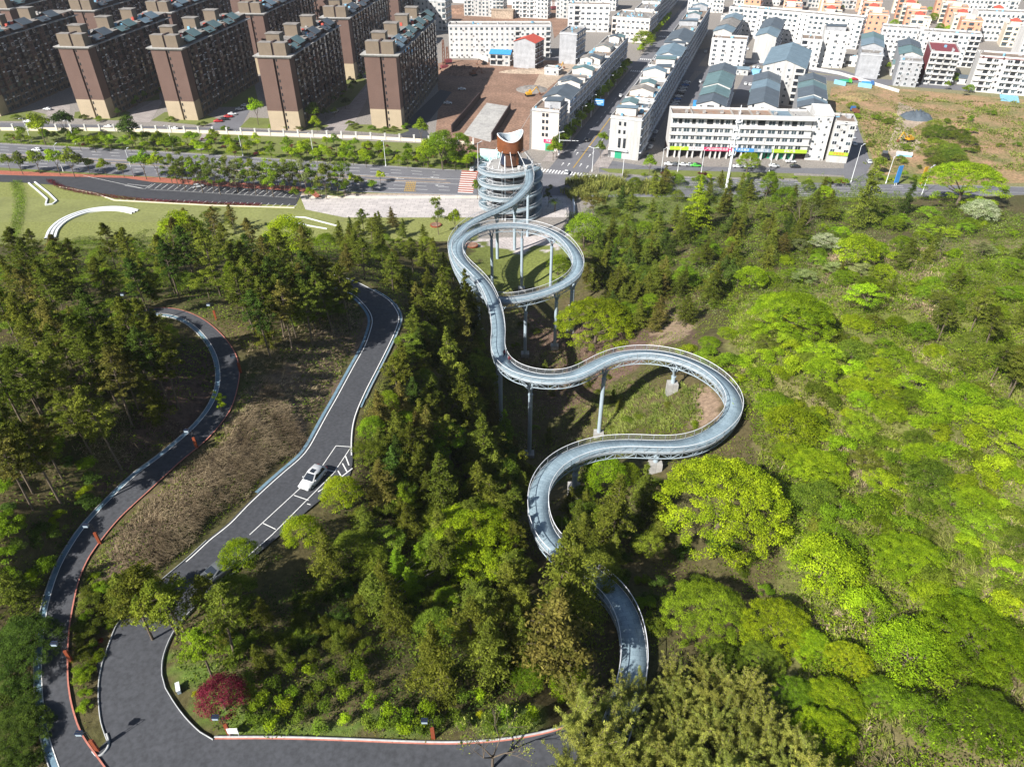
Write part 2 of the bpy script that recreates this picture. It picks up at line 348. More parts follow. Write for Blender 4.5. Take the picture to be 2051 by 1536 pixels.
CTRL = [  # (px, py, height) of bare ground as judged from the photograph
 (0, 470, 2), (150, 478, 2), (300, 480, 2), (450, 478, 2), (600, 470, 1.5), (700, 462, 1), (850, 462, .5), (930, 470, .5),
 (40, 560, 30), (160, 570, 32), (300, 575, 34), (430, 580, 35), (550, 560, 32), (640, 530, 30), (700, 520, 28), (560, 600, 38.5), (640, 600, 37), (530, 670, 40.8), (330, 1060, 40.6), (230, 1140, 40.7),
 (330, 700, 43.6), (370, 780, 43.2), (290, 800, 44.8), (200, 720, 45.5), (100, 700, 46), (0, 720, 46), (200, 850, 45.5), (310, 860, 43.2), (100, 900, 46), (0, 950, 46.5), (180, 960, 43.5), (60, 1080, 44.5), (0, 1200, 43), (50, 1250, 40.5), (20, 1400, 40), (40, 1536, 39.5), (-150, 1000, 46), (-200, 700, 44), (-150, 1400, 41), (-300, 560, 25), (-300, 480, 4),
 (760, 560, 27), (800, 540, 22), (830, 600, 26), (840, 680, 26), (820, 760, 31), (860, 800, 25), (780, 870, 34), (850, 950, 30), (760, 1000, 35), (700, 1080, 36.5), (600, 1150, 38.5), (480, 1250, 39.8), (430, 1400, 40), (600, 1400, 39.6), (800, 1440, 39.6), (1000, 1440, 39.6),
 (700, 1250, 37.5), (850, 1150, 33), (900, 1280, 36), (960, 1030, 25), (950, 900, 17), (920, 800, 16), (910, 700, 15), (900, 600, 11), (880, 520, 10), (920, 480, 3),
 (1040, 540, 1.5), (980, 560, 3), (1100, 520, 2), (1180, 560, 5), (1120, 965, 15), (1040, 1000, 19),
 (1260, 830, 12), (1310, 850, 18), (1420, 820, 24.5), (1500, 830, 27.5), (1480, 720, 25), (1400, 690, 21), (1250, 690, 11), (1340, 650, 14), (1500, 620, 19), (1250, 600, 10), (1400, 560, 13),
 (1350, 930, 26), (1250, 960, 23), (1160, 1000, 22.5), (1040, 1060, 28), (1060, 1180, 30), (1180, 1060, 27), (1150, 1250, 32.5), (1290, 1250, 32), (1250, 1350, 33), (1400, 1150, 28), (1330, 1050, 27), (1550, 1000, 30), (1500, 1150, 30.5), (1560, 900, 28.5),
 (1450, 1300, 33), (1600, 1300, 34), (1600, 1450, 37), (1300, 1480, 35.5), (1150, 1400, 36), (1200, 1500, 37), (1400, 1600, 41), (1800, 1560, 40),
 (1700, 1100, 32), (1850, 1300, 37), (2000, 1150, 38), (2051, 1400, 41), (1700, 850, 29), (1850, 950, 33), (2051, 900, 37), (1650, 700, 23), (1850, 700, 28), (2051, 700, 31), (1700, 560, 17), (1900, 560, 21), (2100, 560, 24), (2400, 900, 40), (2400, 600, 26), (2500, 1300, 44),
 (1200, 490, 3), (1300, 480, 5), (1450, 480, 8), (1600, 480, 10), (1750, 470, 11), (1900, 460, 12), (2051, 460, 13), (1350, 420, 3), (1500, 410, 4), (1650, 420, 5), (1750, 410, 4), (1880, 410, 5), (2051, 420, 7), (2300, 450, 10),
]
CP_ = [(*G(x, y, z), z) for x, y, z in CTRL]
# ground under the walkway columns, judged from how far down each column reaches
CP_ += [(3.3, 110.1, 4.8), (18.1, 113.7, 7.2), (-2.5, 117.9, 6.2), (31.9, 113.1, 19.5), (3.6, 150.4, 2.7), (11.1, 154.8, 2.2), (15.4, 159.9, 4), (-5.7, 186.7, .8), (3.2, 188.3, .8), (11.2, 184.2, 1.5), (17.3, 171.5, 4.1), (23.4, 84.5, 25), (9.6, 81.7, 22.5), (3.7, 70.3, 27), (8, 98, 12), (20, 100, 15), (6, 130, 3.5), (-4, 140, 5)]
for A, B, dz in ((RL, RR, -.12), (PL, PR, -.12)):
    for i in range(0, N_R, 4):
        for t in (0.0, 0.5, 1.0):
            p = A[i] * (1 - t) + B[i] * t; CP_.append((p[0], p[1], p[2] + dz))
for q in [(300, 1500), (500, 1500), (700, 1510), (900, 1510), (1100, 1490), (250, 1440), (270, 1350), (400, 1600), (700, 1600), (1000, 1600)]: CP_.append((*G(*q, 40), 39.85))
CP_ = np.array(CP_)
_, ui = np.unique(np.round(CP_[:, :2] / 1.2), axis=0, return_index=True); CP_ = CP_[ui]
def kern(d2): return np.sqrt(d2 + 9.0)
D2 = ((CP_[:, None, :2] - CP_[None, :, :2]) ** 2).sum(-1)
A_ = -kern(D2); n_ = len(CP_)
A_ = np.block([[A_ + np.eye(n_) * 0.25, np.ones((n_, 1))], [np.ones((1, n_)), np.zeros((1, 1))]])
W_ = np.linalg.solve(A_, np.r_[CP_[:, 2], 0])
def vnoise(X, Y, s, seed=0):
    a = np.random.default_rng(seed).random((256, 256)); x = X / s + 1000.3; y = Y / s + 1000.7
    i = np.floor(x).astype(int); j = np.floor(y).astype(int); fx = x - i; fy = y - j; fx = fx * fx * (3 - 2 * fx); fy = fy * fy * (3 - 2 * fy)
    g = lambda p, q: a[p % 256, q % 256]
    return (g(i, j) * (1 - fx) + g(i + 1, j) * fx) * (1 - fy) + (g(i, j + 1) * (1 - fx) + g(i + 1, j + 1) * fx) * fy
def sstep(a, b, x): t = np.clip((x - a) / (b - a), 0, 1); return t * t * (3 - 2 * t)
def ybound(X): return np.interp(X, [-400, -30, 50, 95, 400], [236, 226, 240, 262, 275])
RC_ = (RL + RR) / 2; PC_ = (PL + PR) / 2
JW = np.array([G(x, y, 40) for x, y in JUNC])
def height_raw(X, Y):
    X = np.asarray(X, float); Y = np.asarray(Y, float); sh = X.shape; x = X.ravel(); y = Y.ravel(); z = np.zeros(len(x))
    for k in range(0, len(x), 20000):
        d2 = (x[k:k + 20000, None] - CP_[None, :, 0]) ** 2 + (y[k:k + 20000, None] - CP_[None, :, 1]) ** 2
        z[k:k + 20000] = -kern(d2) @ W_[:-1] + W_[-1]
    z = z + 0.5 * (vnoise(x, y, 9, 1) - .5) + 0.25 * (vnoise(x, y, 3.1, 2) - .5)
    hm = sstep(38, 55, x) * sstep(170, 140, y) * sstep(20, 40, y); z = z + hm * (5.0 * (vnoise(x, y, 15, 21) - .5) + 2.4 * (vnoise(x, y, 7, 22) - .5))
    yb = ybound(x)
    far = sstep(yb - 14, yb, y); z = np.maximum(z, 0.0) * (1 - far)
    side = sstep(150, 230, np.abs(x)); z = z * (1 - side) + side * np.clip(z, 0, 45) 
    # press the ground flat under the roads
    for Lq, Rq in ((RL, RR), (PL, PR)):
        C = (Lq + Rq) / 2; hw = np.linalg.norm((Lq - Rq)[:, :2], axis=1) / 2
        for k in range(0, len(x), 20000):
            sl_ = slice(k, k + 20000)
            d = np.sqrt((x[sl_, None] - C[None, :, 0]) ** 2 + (y[sl_, None] - C[None, :, 1]) ** 2)
            i = d.argmin(1); dm = d[np.arange(len(i)), i] - hw[i]
            wgt = 1 - sstep(0.9, 2.6, dm)
            z[sl_] = z[sl_] * (1 - wgt) + (C[i, 2] - .15) * wgt
    ji = inpoly(x, y, JW); z[ji] = 39.82
    return z.reshape(sh)
gx = np.r_[-1600, -1100, -800, -600, -450, -360, -300, -260, -230, -200, -180, -165, np.arange(-150, 171, 1.25), 185, 200, 220, 250, 290, 340, 420, 550, 750, 1100, 1600]
gy = np.r_[-60, -30, -10, 0, 8, np.arange(14, 290, 1.25), 300, 320, 350, 400, 500, 700, 1000, 1500, 2500, 4500]
XX, YY = np.meshgrid(gx, gy); ZZ = height_raw(XX, YY)
def H(X, Y):
    X = np.asarray(X, float); Y = np.asarray(Y, float)
    i = np.clip(np.searchsorted(gx, X) - 1, 0, len(gx) - 2); j = np.clip(np.searchsorted(gy, Y) - 1, 0, len(gy) - 2)
    fx = np.clip((X - gx[i]) / (gx[i + 1] - gx[i]), 0, 1); fy = np.clip((Y - gy[j]) / (gy[j + 1] - gy[j]), 0, 1)
    return (ZZ[j, i] * (1 - fx) + ZZ[j, i + 1] * fx) * (1 - fy) + (ZZ[j + 1, i] * (1 - fx) + ZZ[j + 1, i + 1] * fx) * fy
def hit(px, py, off=0.0):
    """first point on the ground (raised by off) seen at a pixel"""
    px = np.atleast_1d(np.asarray(px, float)); py = np.atleast_1d(np.asarray(py, float))
    u = (px - 1025.5) / FPX; v = (768 - py) / FPX; t = np.full(px.shape, 40.0); done = np.zeros(px.shape, bool)
    for _ in range(1400):
        z = CAMH - t * (SP - v * CP); under = z <= H(u * t, t * (CP + v * SP)) + off
        done |= under
        t = np.where(done, t, t + 0.5)
        if done.all(): break
    lo, hi = t - 0.5, t
    for _ in range(8):
        m = (lo + hi) / 2; z = CAMH - m * (SP - v * CP); under = z <= H(u * m, m * (CP + v * SP)) + off
        hi = np.where(under, m, hi); lo = np.where(under, lo, m)
    t = hi; return np.stack([u * t, t * (CP + v * SP), CAMH - t * (SP - v * CP)], 1)
def at(px, py, off=0.0): return tuple(float(q) for q in hit(px, py, off)[0])

ppx, ppy, _ = Pj(XX, YY, ZZ)
gc = np.empty(XX.shape + (3,)); gc[:] = (.075, .075, .028)                    # undergrowth soil and litter
nz = vnoise(XX, YY, 6, 5)[..., None]; nz2 = vnoise(XX, YY, 14, 6)[..., None]
gc = gc * (1 - nz * .5) + np.array((.15, .10, .06)) * nz * .5
_jx = (vnoise(XX, YY, 4, 31) - .5) * 46 + (vnoise(XX, YY, 1.6, 33) - .5) * 20; _jy = (vnoise(XX, YY, 4, 32) - .5) * 30
def ground(poly, c, soft=None):
    m = inpoly(ppx + _jx, ppy + _jy, poly) & (YY > 5)
    gc[m] = c
RIGHT_HILL = [(1480, 600), (1700, 480), (2500, 470), (2600, 1650), (1500, 1650), (1560, 1100), (1490, 800)]
m_ = inpoly(ppx + (vnoise(XX, YY, 6, 35) - .5) * 90, ppy, RIGHT_HILL); gc[m_] = (np.array((.13, .15, .035)) * (1 - nz2) + np.array((.22, .18, .09)) * nz2)[m_]
ground([(560, 830), (500, 900), (420, 1000), (340, 1090), (300, 1150), (230, 1180), (190, 1130), (300, 990), (470, 860), (480, 780), (520, 760), (640, 660), (740, 620), (735, 660), (640, 860), (590, 920)], (.15, .11, .075))
ground([(420, 690), (440, 760), (400, 850), (300, 900), (200, 980), (330, 700)], (.10, .065, .05))
ground([(1230, 640), (1345, 600), (1400, 680), (1330, 700), (1180, 800), (1100, 830), (1040, 800), (1040, 620), (1130, 640)], (.13, .085, .065))
ground([(1340, 625), (1395, 650), (1360, 690), (1310, 680)], (.27, .20, .135))
ground([(1385, 760), (1440, 790), (1450, 830), (1410, 855), (1380, 830)], (.28, .20, .14))
LAWNC = (.165, .19, .05)
ground([(930, 470), (1160, 440), (1170, 520), (1130, 570), (1000, 600), (950, 540)], LAWNC)
ground([(885, 430), (1150, 430), (1145, 480), (1085, 500), (1030, 512), (955, 492), (885, 462)], (.50, .45, .43))
ground([(1140, 380), (1268, 376), (1290, 440), (1240, 490), (1170, 450)], (.20, .235, .05))
ground([(-400, 395), (100, 380), (640, 420), (900, 440), (880, 475), (600, 490), (-400, 495)], (.21, .225, .075))
ground([(340, 1300), (330, 1350), (440, 1476), (1100, 1462), (1110, 1425), (900, 1440), (520, 1440), (420, 1340)], (.10, .15, .03))
V = np.stack([XX, YY, ZZ], -1).reshape(-1, 3); nx, ny = len(gx), len(gy)
ii, jj = np.meshgrid(np.arange(nx - 1), np.arange(ny - 1)); b0 = (jj * nx + ii).ravel()
F = np.stack([b0, b0 + 1, b0 + nx + 1, b0 + nx], 1)
def groundmat():
    m = bpy.data.materials.new("hill ground"); m.use_nodes = True; n = m.node_tree; b = n.nodes["Principled BSDF"]; b.inputs["Roughness"].default_value = .95; b.inputs["Specular IOR Level"].default_value = .1
    at_ = n.nodes.new("ShaderNodeAttribute"); at_.attribute_name = "soil"
    tc = n.nodes.new("ShaderNodeTexCoord"); no = n.nodes.new("ShaderNodeTexNoise"); no.inputs["Scale"].default_value = 1.3; no.inputs["Detail"].default_value = 8; no.inputs["Roughness"].default_value = .7
    n.links.new(tc.outputs["Object"], no.inputs["Vector"]); mr = n.nodes.new("ShaderNodeMapRange"); mr.inputs[1].default_value = .3; mr.inputs[2].default_value = .7; mr.inputs[3].default_value = .55; mr.inputs[4].default_value = 1.4
    n.links.new(no.outputs["Fac"], mr.inputs[0]); v = n.nodes.new("ShaderNodeVectorMath"); v.operation = 'SCALE'; n.links.new(at_.outputs["Color"], v.inputs[0]); n.links.new(mr.outputs[0], v.inputs["Scale"]); n.links.new(v.outputs[0], b.inputs["Base Color"])
    bp = n.nodes.new("ShaderNodeBump"); bp.inputs["Strength"].default_value = .5; bp.inputs["Distance"].default_value = .3; n.links.new(no.outputs["Fac"], bp.inputs["Height"]); n.links.new(bp.outputs[0], b.inputs["Normal"])
    return m
TOWNC = (.24, .22, .20)
far = YY > ybound(XX) - 4; gc[far] = TOWNC
gc[far & (XX < -12) & (YY < 285)] = (.20, .215, .07); gc[far & (XX > 30) & (YY < 275)] = (.13, .15, .05); gc[far & (XX > 150) & (YY < 420)] = (.20, .19, .09)
gc[(YY > ybound(XX) - 20) & (YY <= ybound(XX) - 4) & (XX < -50)] = (.19, .205, .065)
gm = np_mesh("ground", V, F, groundmat(), smooth=True)
ca = gm.color_attributes.new("soil", 'FLOAT_COLOR', 'POINT'); ca.data.foreach_set("color", np.concatenate([gc.reshape(-1, 3), np.ones((nx * ny, 1))], 1).astype(np.float32).ravel())
tag(put("ground", gm), kind="structure")

# ---------------------------------------------------------------- hill roads
def ribbon(name, A, B, m, dz=0.0, thick=None, kind="structure"):
    A = np.array(A, float); B = np.array(B, float); n = len(A); Vv = np.concatenate([A, B]) + np.array((0, 0, dz))
    Ff = [(i, i + 1, n + i + 1, n + i) for i in range(n - 1)]
    Ff = [(f[0], f[3], f[2], f[1]) for f in Ff] if (np.cross((A[1] - A[0])[:2], (B[0] - A[0])[:2]) < 0) else Ff
    if thick:
        Vv = np.concatenate([Vv, Vv - np.array((0, 0, thick))]); m2 = 2 * n
        Ff += [(i, m2 + i, m2 + i + 1, i + 1) for i in range(n - 1)] + [(n + i, n + i + 1, m2 + n + i + 1, m2 + n + i) for i in range(n - 1)]
    o = put(name, np_mesh(name, Vv, Ff, m)); return tag(o, kind=kind) if kind else o
def offs(P, d):
    P = np.asarray(P, float); T = np.gradient(P[:, :2], axis=0); T /= np.linalg.norm(T, axis=1)[:, None] + 1e-9
    Q = P.copy(); Q[:, 0] += -T[:, 1] * d; Q[:, 1] += T[:, 0] * d; return Q
ribbon("hill_road", RL, RR, M["asphalt_dark"], 0.0)
ribbon("footpath", PL, PR, M["asphalt_dark"], 0.0)
def sheet(name, pts, m, z=0.0, off=0.0, kind="structure", grid=None):
    P = [(*G(x, y, z), z + off) for x, y in pts]; me = bpy.data.meshes.new(name); me.from_pydata(P, [], [tuple(range(len(P)))])
    if me.polygons[0].normal.z < 0: me.flip_normals()
    me.materials.append(m); o = put(name, me)
    return tag(o, kind=kind) if kind else o
sheet("junction_road", JUNC, M["asphalt_dark"], 40, -.02)
# travel direction of edges is towards the camera: for ROAD_L the road lies on +d side?
sgn = 1 if np.dot(offs(RL, 1.0)[60, :2] - RR[60, :2], offs(RL, 1.0)[60, :2] - RR[60, :2]) < np.dot(offs(RL, -1.0)[60, :2] - RR[60, :2], offs(RL, -1.0)[60, :2] - RR[60, :2]) else -1
def line_along(name, P, d0, d1, m, dz=.05, thick=None): return ribbon(name, offs(P, d0), offs(P, d1), m, dz, thick)
line_along("road_line", RL[:118], sgn * .28, sgn * .42, M["white_line"])
line_along("road_line", RR[:90], -sgn * .10, -sgn * .25, M["white_line"])
line_along("kerb", RL[112:], 0, sgn * .10, M["kerb"], .12, .25)
line_along("kerb", RR[126:], -sgn * .10, 0, M["kerb"], .12, .25)
line_along("gutter", RL[:100], -sgn * .5, -sgn * .02, M["gutter"], .04)
line_along("gutter", RR[20:75], sgn * .12, sgn * .38, M["gutter"], .02)
line_along("kerb_strip", RR[30:72], sgn * .40, sgn * .5, M["kerb"], .1, .2)
line_along("path_line", PR, -sgn * .14, 0, M["red_edge"], .05)
line_along("gutter", PL, -sgn * .55, -sgn * .02, M["gutter"], -.03)
line_along("gutter_edge", PL, -sgn * .66, -sgn * .55, M["kerb"], .06, .2)
line_along("path_line", PL, sgn * .02, sgn * .10, M["white_line"], .05)
tip = catmull([(*G(x, y, 40), 40) for x, y in [(212, 1470), (216, 1484), (214, 1497), (205, 1508), (196, 1512), (187, 1503)]], .1)
ribbon("kerb", offs(tip, 0), offs(tip, .17), M["kerb"], .12, .25)
JE = catmull([(*G(x, y, 40), 40) for x, y in [(428, 1480), (560, 1480), (698, 1484), (825, 1489), (920, 1490), (1014, 1483), (1100, 1467), (1160, 1445)]], .5)
ribbon("path_line", JE, offs(JE, .14), M["red_edge"], .0, None); ribbon("kerb", offs(JE, .14), offs(JE, .30), M["kerb"], .10, .25)
# parking bay paint beside the white car
from mathutils.bvhtree import BVHTree
_rm = bpy.data.objects["hill_road"].data; ROADBVH = BVHTree.FromPolygons([v.co.copy() for v in _rm.vertices], [tuple(p.vertices) for p in _rm.polygons])
def roadz(X, Y):
    hit_ = ROADBVH.ray_cast(Vector((X, Y, 80)), Vector((0, 0, -1)))
    if hit_[0] is not None: return hit_[0].z
    d = RR[:, :2] - RL[:, :2]; l2 = (d ** 2).sum(1); t = ((X - RL[:, 0]) * d[:, 0] + (Y - RL[:, 1]) * d[:, 1]) / l2; q = RL[:, :2] + d * t[:, None]; i = ((q[:, 0] - X) ** 2 + (q[:, 1] - Y) ** 2).argmin()
    return float(RL[i, 2] + (RR[i, 2] - RL[i, 2]) * t[i])
def paint_px(pts, wd=.11, z=37.3, dz=.035, name="parking_line"):
    P = []
    for x, y in pts:
        zz = z
        for _ in range(4): X, Y = G(x, y, zz); zz = roadz(X, Y)
        X, Y = G(x, y, zz); P.append((X, Y, zz + dz))
    P = np.array(P); ribbon(name, offs(P, wd / 2), offs(P, -wd / 2), M["white_line"], 0)
def mkline(a, b, n=6): return [(a[0] + (b[0] - a[0]) * t / n, a[1] + (b[1] - a[1]) * t / n) for t in range(n + 1)]
paint_px(mkline((702, 895), (673, 893))); paint_px(mkline((673, 893), (643, 937)) + mkline((640, 942), (500, 1071), 10))
paint_px(mkline((702, 897), (668, 948)) + mkline((665, 951), (655, 961), 2) + mkline((650, 966), (553, 1063), 8) + mkline((545, 1071), (470, 1137), 6))
paint_px(mkline((643, 939), (672, 945), 3)); paint_px(mkline((589, 992), (618, 1002), 3)); paint_px(mkline((527, 1048), (552, 1060), 3)); paint_px(mkline((615, 1009), (622, 1011), 2))
for a, b in (((692, 913), (699, 932)), ((686, 928), (695, 945)), ((677, 943), (684, 955)), ((637, 985), (653, 975)), ((684, 955), (706, 938))): paint_px(mkline(a, b, 3), .16)
# ---------------------------------------------------------------- skywalk
SK = [(1056, 331, 18.4), (1061, 353, 18.4), (1058, 371, 18.5), (1045, 388, 18.6), (1023, 408, 18.7), (992, 424, 18.8), (961, 437, 18.9), (934, 453, 19), (917, 471, 19.1), (908, 492, 19.2), (912, 520, 19.3), (928, 552, 19.4), (955, 580, 19.5),
      (985, 597, 19.6), (1010, 601.5, 19.7), (1032, 600, 19.8), (1055, 596, 19.9), (1089, 587, 20), (1123, 573, 20.2), (1147, 556, 20.4), (1158, 537, 20.6), (1156, 518, 20.8), (1144, 497, 21), (1124, 477, 21.2), (1100, 464, 21.4), (1071, 455, 21.6), (1040, 451, 21.8), (1005, 451, 22),
      (969, 457, 22.2), (938, 471, 22.4), (919, 488, 22.6), (916, 508, 22.8), (930, 530, 23), (951, 550, 23.2), (971, 573, 23.4), (985, 601, 23.6), (995, 635, 23.9), (998.5, 669, 24.2), (997, 700, 24.5), (1006, 724, 24.8), (1028, 743, 25.1), (1062, 755, 25.4), (1103, 760, 25.7), (1147, 755, 26),
      (1178, 741, 26.3), (1212, 723, 26.6), (1249, 712, 26.9), (1294, 709, 27.2), (1338, 714, 27.5), (1382, 727, 27.8), (1423, 748, 28.1), (1454, 775, 28.4), (1470, 806, 28.7), (1464, 837, 29), (1438, 864, 29.3), (1403, 884, 29.6), (1362, 894, 29.9), (1321, 895, 30.2), (1277, 893, 30.4), (1240, 893, 30.6),
      (1200, 897, 30.9), (1158, 909, 31.2), (1122, 927, 31.5), (1097, 950, 31.7), (1081, 979, 31.9), (1077, 1008, 32.1), (1079, 1036, 32.3), (1088, 1065, 32.5), (1108, 1094, 32.8), (1143, 1122, 33), (1186, 1155, 33.3), (1219, 1180, 33.5), (1244, 1212, 33.8), (1260, 1248, 34), (1268, 1287, 34.2), (1270, 1330, 34.5), (1262, 1380, 34.9), (1246, 1430, 35.3), (1225, 1490, 35.8)]
SKW = catmull([(*G(x, y, z), z) for x, y, z in SK], .5)
# smooth the traced centre line
for _ in range(6): SKW[1:-1] = (SKW[:-2] + 2 * SKW[1:-1] + SKW[2:]) / 4
d_ = np.r_[0, np.cumsum(np.linalg.norm(np.diff(SKW, axis=0), axis=1))]; NS = int(d_[-1] / .6)
s_ = np.linspace(0, d_[-1], NS); SKW = np.stack([np.interp(s_, d_, SKW[:, k]) for k in range(3)], 1)
for _ in range(8): SKW[1:-1] = (SKW[:-2] + 2 * SKW[1:-1] + SKW[2:]) / 4
sky_walk = empty("skywalk", tuple(SKW[-1])); tag(sky_walk, "winding blue grey steel skywalk on tall round columns above the wooded valley", "elevated walkway")
sky_walk.location = (0, 0, 0)
deckmat = M["deck"] = mat("blue grey deck boards", (.28, .37, .42), .5, .2, .5, fine=.1, spec=.4)
def deck_nodes(m):
    n = m.node_tree; b = n.nodes["Principled BSDF"]; uv = n.nodes.new("ShaderNodeUVMap"); uv.uv_map = "UVMap"
    br = n.nodes.new("ShaderNodeTexBrick"); br.inputs["Scale"].default_value = 1.0; br.inputs["Mortar Size"].default_value = .035; br.inputs["Brick Width"].default_value = 1.5; br.inputs["Row Height"].default_value = 1.0
    br.inputs["Color1"].default_value = (1.06, 1.06, 1.06, 1); br.inputs["Color2"].default_value = (.86, .88, .9, 1); br.inputs["Mortar"].default_value = (.6, .62, .65, 1)
    n.links.new(uv.outputs[0], br.inputs[0]); src = b.inputs["Base Color"].links[0].from_socket
    mx = n.nodes.new("ShaderNodeVectorMath"); mx.operation = 'MULTIPLY'; n.links.new(src, mx.inputs[0]); n.links.new(br.outputs[0], mx.inputs[1]); n.links.new(mx.outputs[0], b.inputs["Base Color"])
deck_nodes(deckmat)
def walk(parent, C, hw, railh=1.2, bars=.16, truss=True, ends=False):
    """deck, two railings and truss along a centre line"""
    C = np.asarray(C); n = len(C); Lq, Rq = offs(C, hw), offs(C, -hw); dd = np.r_[0, np.cumsum(np.linalg.norm(np.diff(C, axis=0), axis=1))]
    th = .22
    V = np.concatenate([Lq, Rq, Lq - (0, 0, th), Rq - (0, 0, th)]); F = []
    for i in range(n - 1):
        F += [(i, n + i, n + i + 1, i + 1), (2 * n + i, 2 * n + i + 1, 3 * n + i + 1, 3 * n + i), (i, i + 1, 2 * n + i + 1, 2 * n + i), (n + i, 3 * n + i, 3 * n + i + 1, n + i + 1)]
    me = np_mesh("deck", V, F, deckmat); uvl = me.uv_layers.new(name="UVMap"); uvs = np.zeros((len(F) * 4, 2), np.float32)
    vi = np.zeros(len(F) * 4, np.int32); me.loops.foreach_get("vertex_index", vi)
    uvs[:, 0] = np.where((vi // n) % 2 == 0, 0, 2 * hw); uvs[:, 1] = dd[vi % n] / .6; uvl.data.foreach_set("uv", uvs.ravel())
    put("deck", me, parent)
    for side in (hw, -hw):
        E = offs(C, side); b = MB()
        b.sweep([tuple(p + (0, 0, railh)) for p in E], .05, 6, 0)
        b.sweep([tuple(p + (0, 0, .12)) for p in E], .028, 4, 0)
        # facia board along the deck edge
        Eo = offs(C, side * 1.02); k = len(Eo)
        b.add([tuple(p + (0, 0, .06)) for p in Eo] + [tuple(p - (0, 0, .30)) for p in Eo], [(i, i + 1, k + i + 1, k + i) for i in range(k - 1)], 1)
        rl = b.build("railing", [M["rail"], M["facia"]], parent)
        ps = np.stack([np.interp(np.arange(0, dd[-1], 2.0), dd, E[:, q]) for q in range(3)], 1); wp = ps + np.array(parent.location)
        order = np.argsort(wp[:, 0] ** 2 + wp[:, 1] ** 2 + (wp[:, 2] - CAMH) ** 2); P = MB(); pm = MB().box(-.035, .035, -.035, .035, 0, railh).mesh("post", M["mesh_dark"])
        for q_, i_ in enumerate(order):
            p = ps[i_]
            if q_ < 98: put("post", pm, rl, tuple(p))
            else: P.box(p[0] - .035, p[0] + .035, p[1] - .035, p[1] + .035, p[2], p[2] + railh)
        tag(P.build("farther_posts", M["mesh_dark"], rl), kind="stuff")
        s = np.arange(0.05, dd[-1], bars); p = np.stack([np.interp(s, dd, E[:, q]) for q in range(3)], 1)
        T = np.stack([np.interp(s, dd, np.gradient(E[:, q])) for q in range(2)], 1); T /= np.linalg.norm(T, axis=1)[:, None]
        hwid = .016
        a = p.copy(); a[:, :2] -= T * hwid; c = p.copy(); c[:, :2] += T * hwid; up = np.array((0, 0, railh - .04)); lo = np.array((0, 0, .14))
        m_ = len(s); VV = np.concatenate([a + lo, c + lo, c + up, a + up]); i = np.arange(m_)
        bo = put("bars", np_mesh("bars", VV, np.stack([i, i + m_, i + 2 * m_, i + 3 * m_], 1), M["mesh_dark"]), rl); tag(bo, kind="stuff")
    if truss:
        b = MB(); dz = np.array((0, 0, 1.55)); up = np.array((0, 0, .28))
        for side in (hw * .92, -hw * .92):
            E = offs(C, side); b.sweep([tuple(p - dz) for p in offs(C, side * .8)], .085, 6)
            b.sweep([tuple(p - up) for p in E], .07, 5)
            Eb = offs(C, side * .8); st = 3; k = 0
            for i in range(0, n - st, st):
                b.tube(E[i] - up, Eb[i] - dz, .045, n=4, cap=False)
                if k % 2 == 0: b.tube(E[i] - up, Eb[i + st] - dz, .055, n=4, cap=False)
                else: b.tube(Eb[i] - dz, E[i + st] - up, .055, n=4, cap=False)
                k += 1
        A, B = offs(C, hw * .74), offs(C, -hw * .74); k = 0
        for i in range(0, n - 3, 3):
            b.tube(A[i] - dz, B[i] - dz, .045, n=4, cap=False)
            b.tube((A if k % 2 else B)[i] - dz, (B if k % 2 else A)[i + 3] - dz, .035, n=4, cap=False); k += 1
        b.build("truss", M["steel"], parent)
HW = 1.45
walk(sky_walk, SKW, HW)
def column(px, py, z, drop=True, fork=True, r=.42, foot=True):
    """column under the deck point seen at (px,py)"""
    X, Y = G(px, py, z); i = ((SKW[:, 0] - X) ** 2 + (SKW[:, 1] - Y) ** 2 + 4 * (SKW[:, 2] - z) ** 2).argmin(); p = SKW[i]; T = SKW[min(i + 1, NS - 1)] - SKW[max(i - 1, 0)]; T /= np.linalg.norm(T); Nn = np.array((-T[1], T[0], 0))
    g = float(H(p[0], p[1])); zt = p[2] - 1.6; b = MB(); fk = 2.6 if fork and zt - g > 5 else .3
    b.tube((0, 0, g - p[2] - .5), (0, 0, zt - fk - p[2]), r, n=14)
    b.tube((0, 0, zt - fk - p[2] - .15), (0, 0, zt - fk - p[2] + .1), r * 1.15, n=14)
    for s in (-1, 1):
        e = Nn * s * 1.0; b.tube((0, 0, zt - fk - p[2]), (e[0], e[1], zt - p[2] + .05), r * .62, r * .4, n=10)
        e2 = T * s * 1.3
        if fk > 1: b.tube((0, 0, zt - fk * .7 - p[2]), (e2[0] + e[0] * .9, e2[1] + e[1] * .9, zt - p[2] + .05), .12, n=6)
    o = b.build("column", M["steel"], sky_walk, loc=tuple(p), smooth=False)
    if foot:
        f = MB(); h = min(1.1 if g < 12.5 else 2.4, zt - g - 1.5); h = max(h, .1); f.box(-1.0, 1.0, -.9, .9, g - p[2] - 1.2, g - p[2] + h); f.build("footing", M["concrete"], o)
    return o
for q in [(1470, 806, 28.7), (1357, 718, 27.6), (1212, 723, 26.6), (1060, 755, 25.4), (1001, 715, 24.7), (1150, 910, 31.2), (1321, 895, 30.2), (1078, 1010, 32.1), (1244, 1212, 33.8), (1160, 1135, 33.1),
          (1055, 596, 19.9), (1116, 576, 20.2), (1148, 555, 20.4), (985, 640, 23.8), (1156, 510, 20.9), (1106, 466, 21.4), (1048, 451, 21.8), (985, 454, 22.1), (930, 478, 22.5), (928, 545, 19.4), (955, 556, 23.2), (1410, 880, 29.5), (1005, 602, 19.7)]: column(*q)
for q in [(1058, 371, 18.5), (1030, 402, 18.7), (994, 423, 18.8)]: column(*q, r=.5, foot=False)

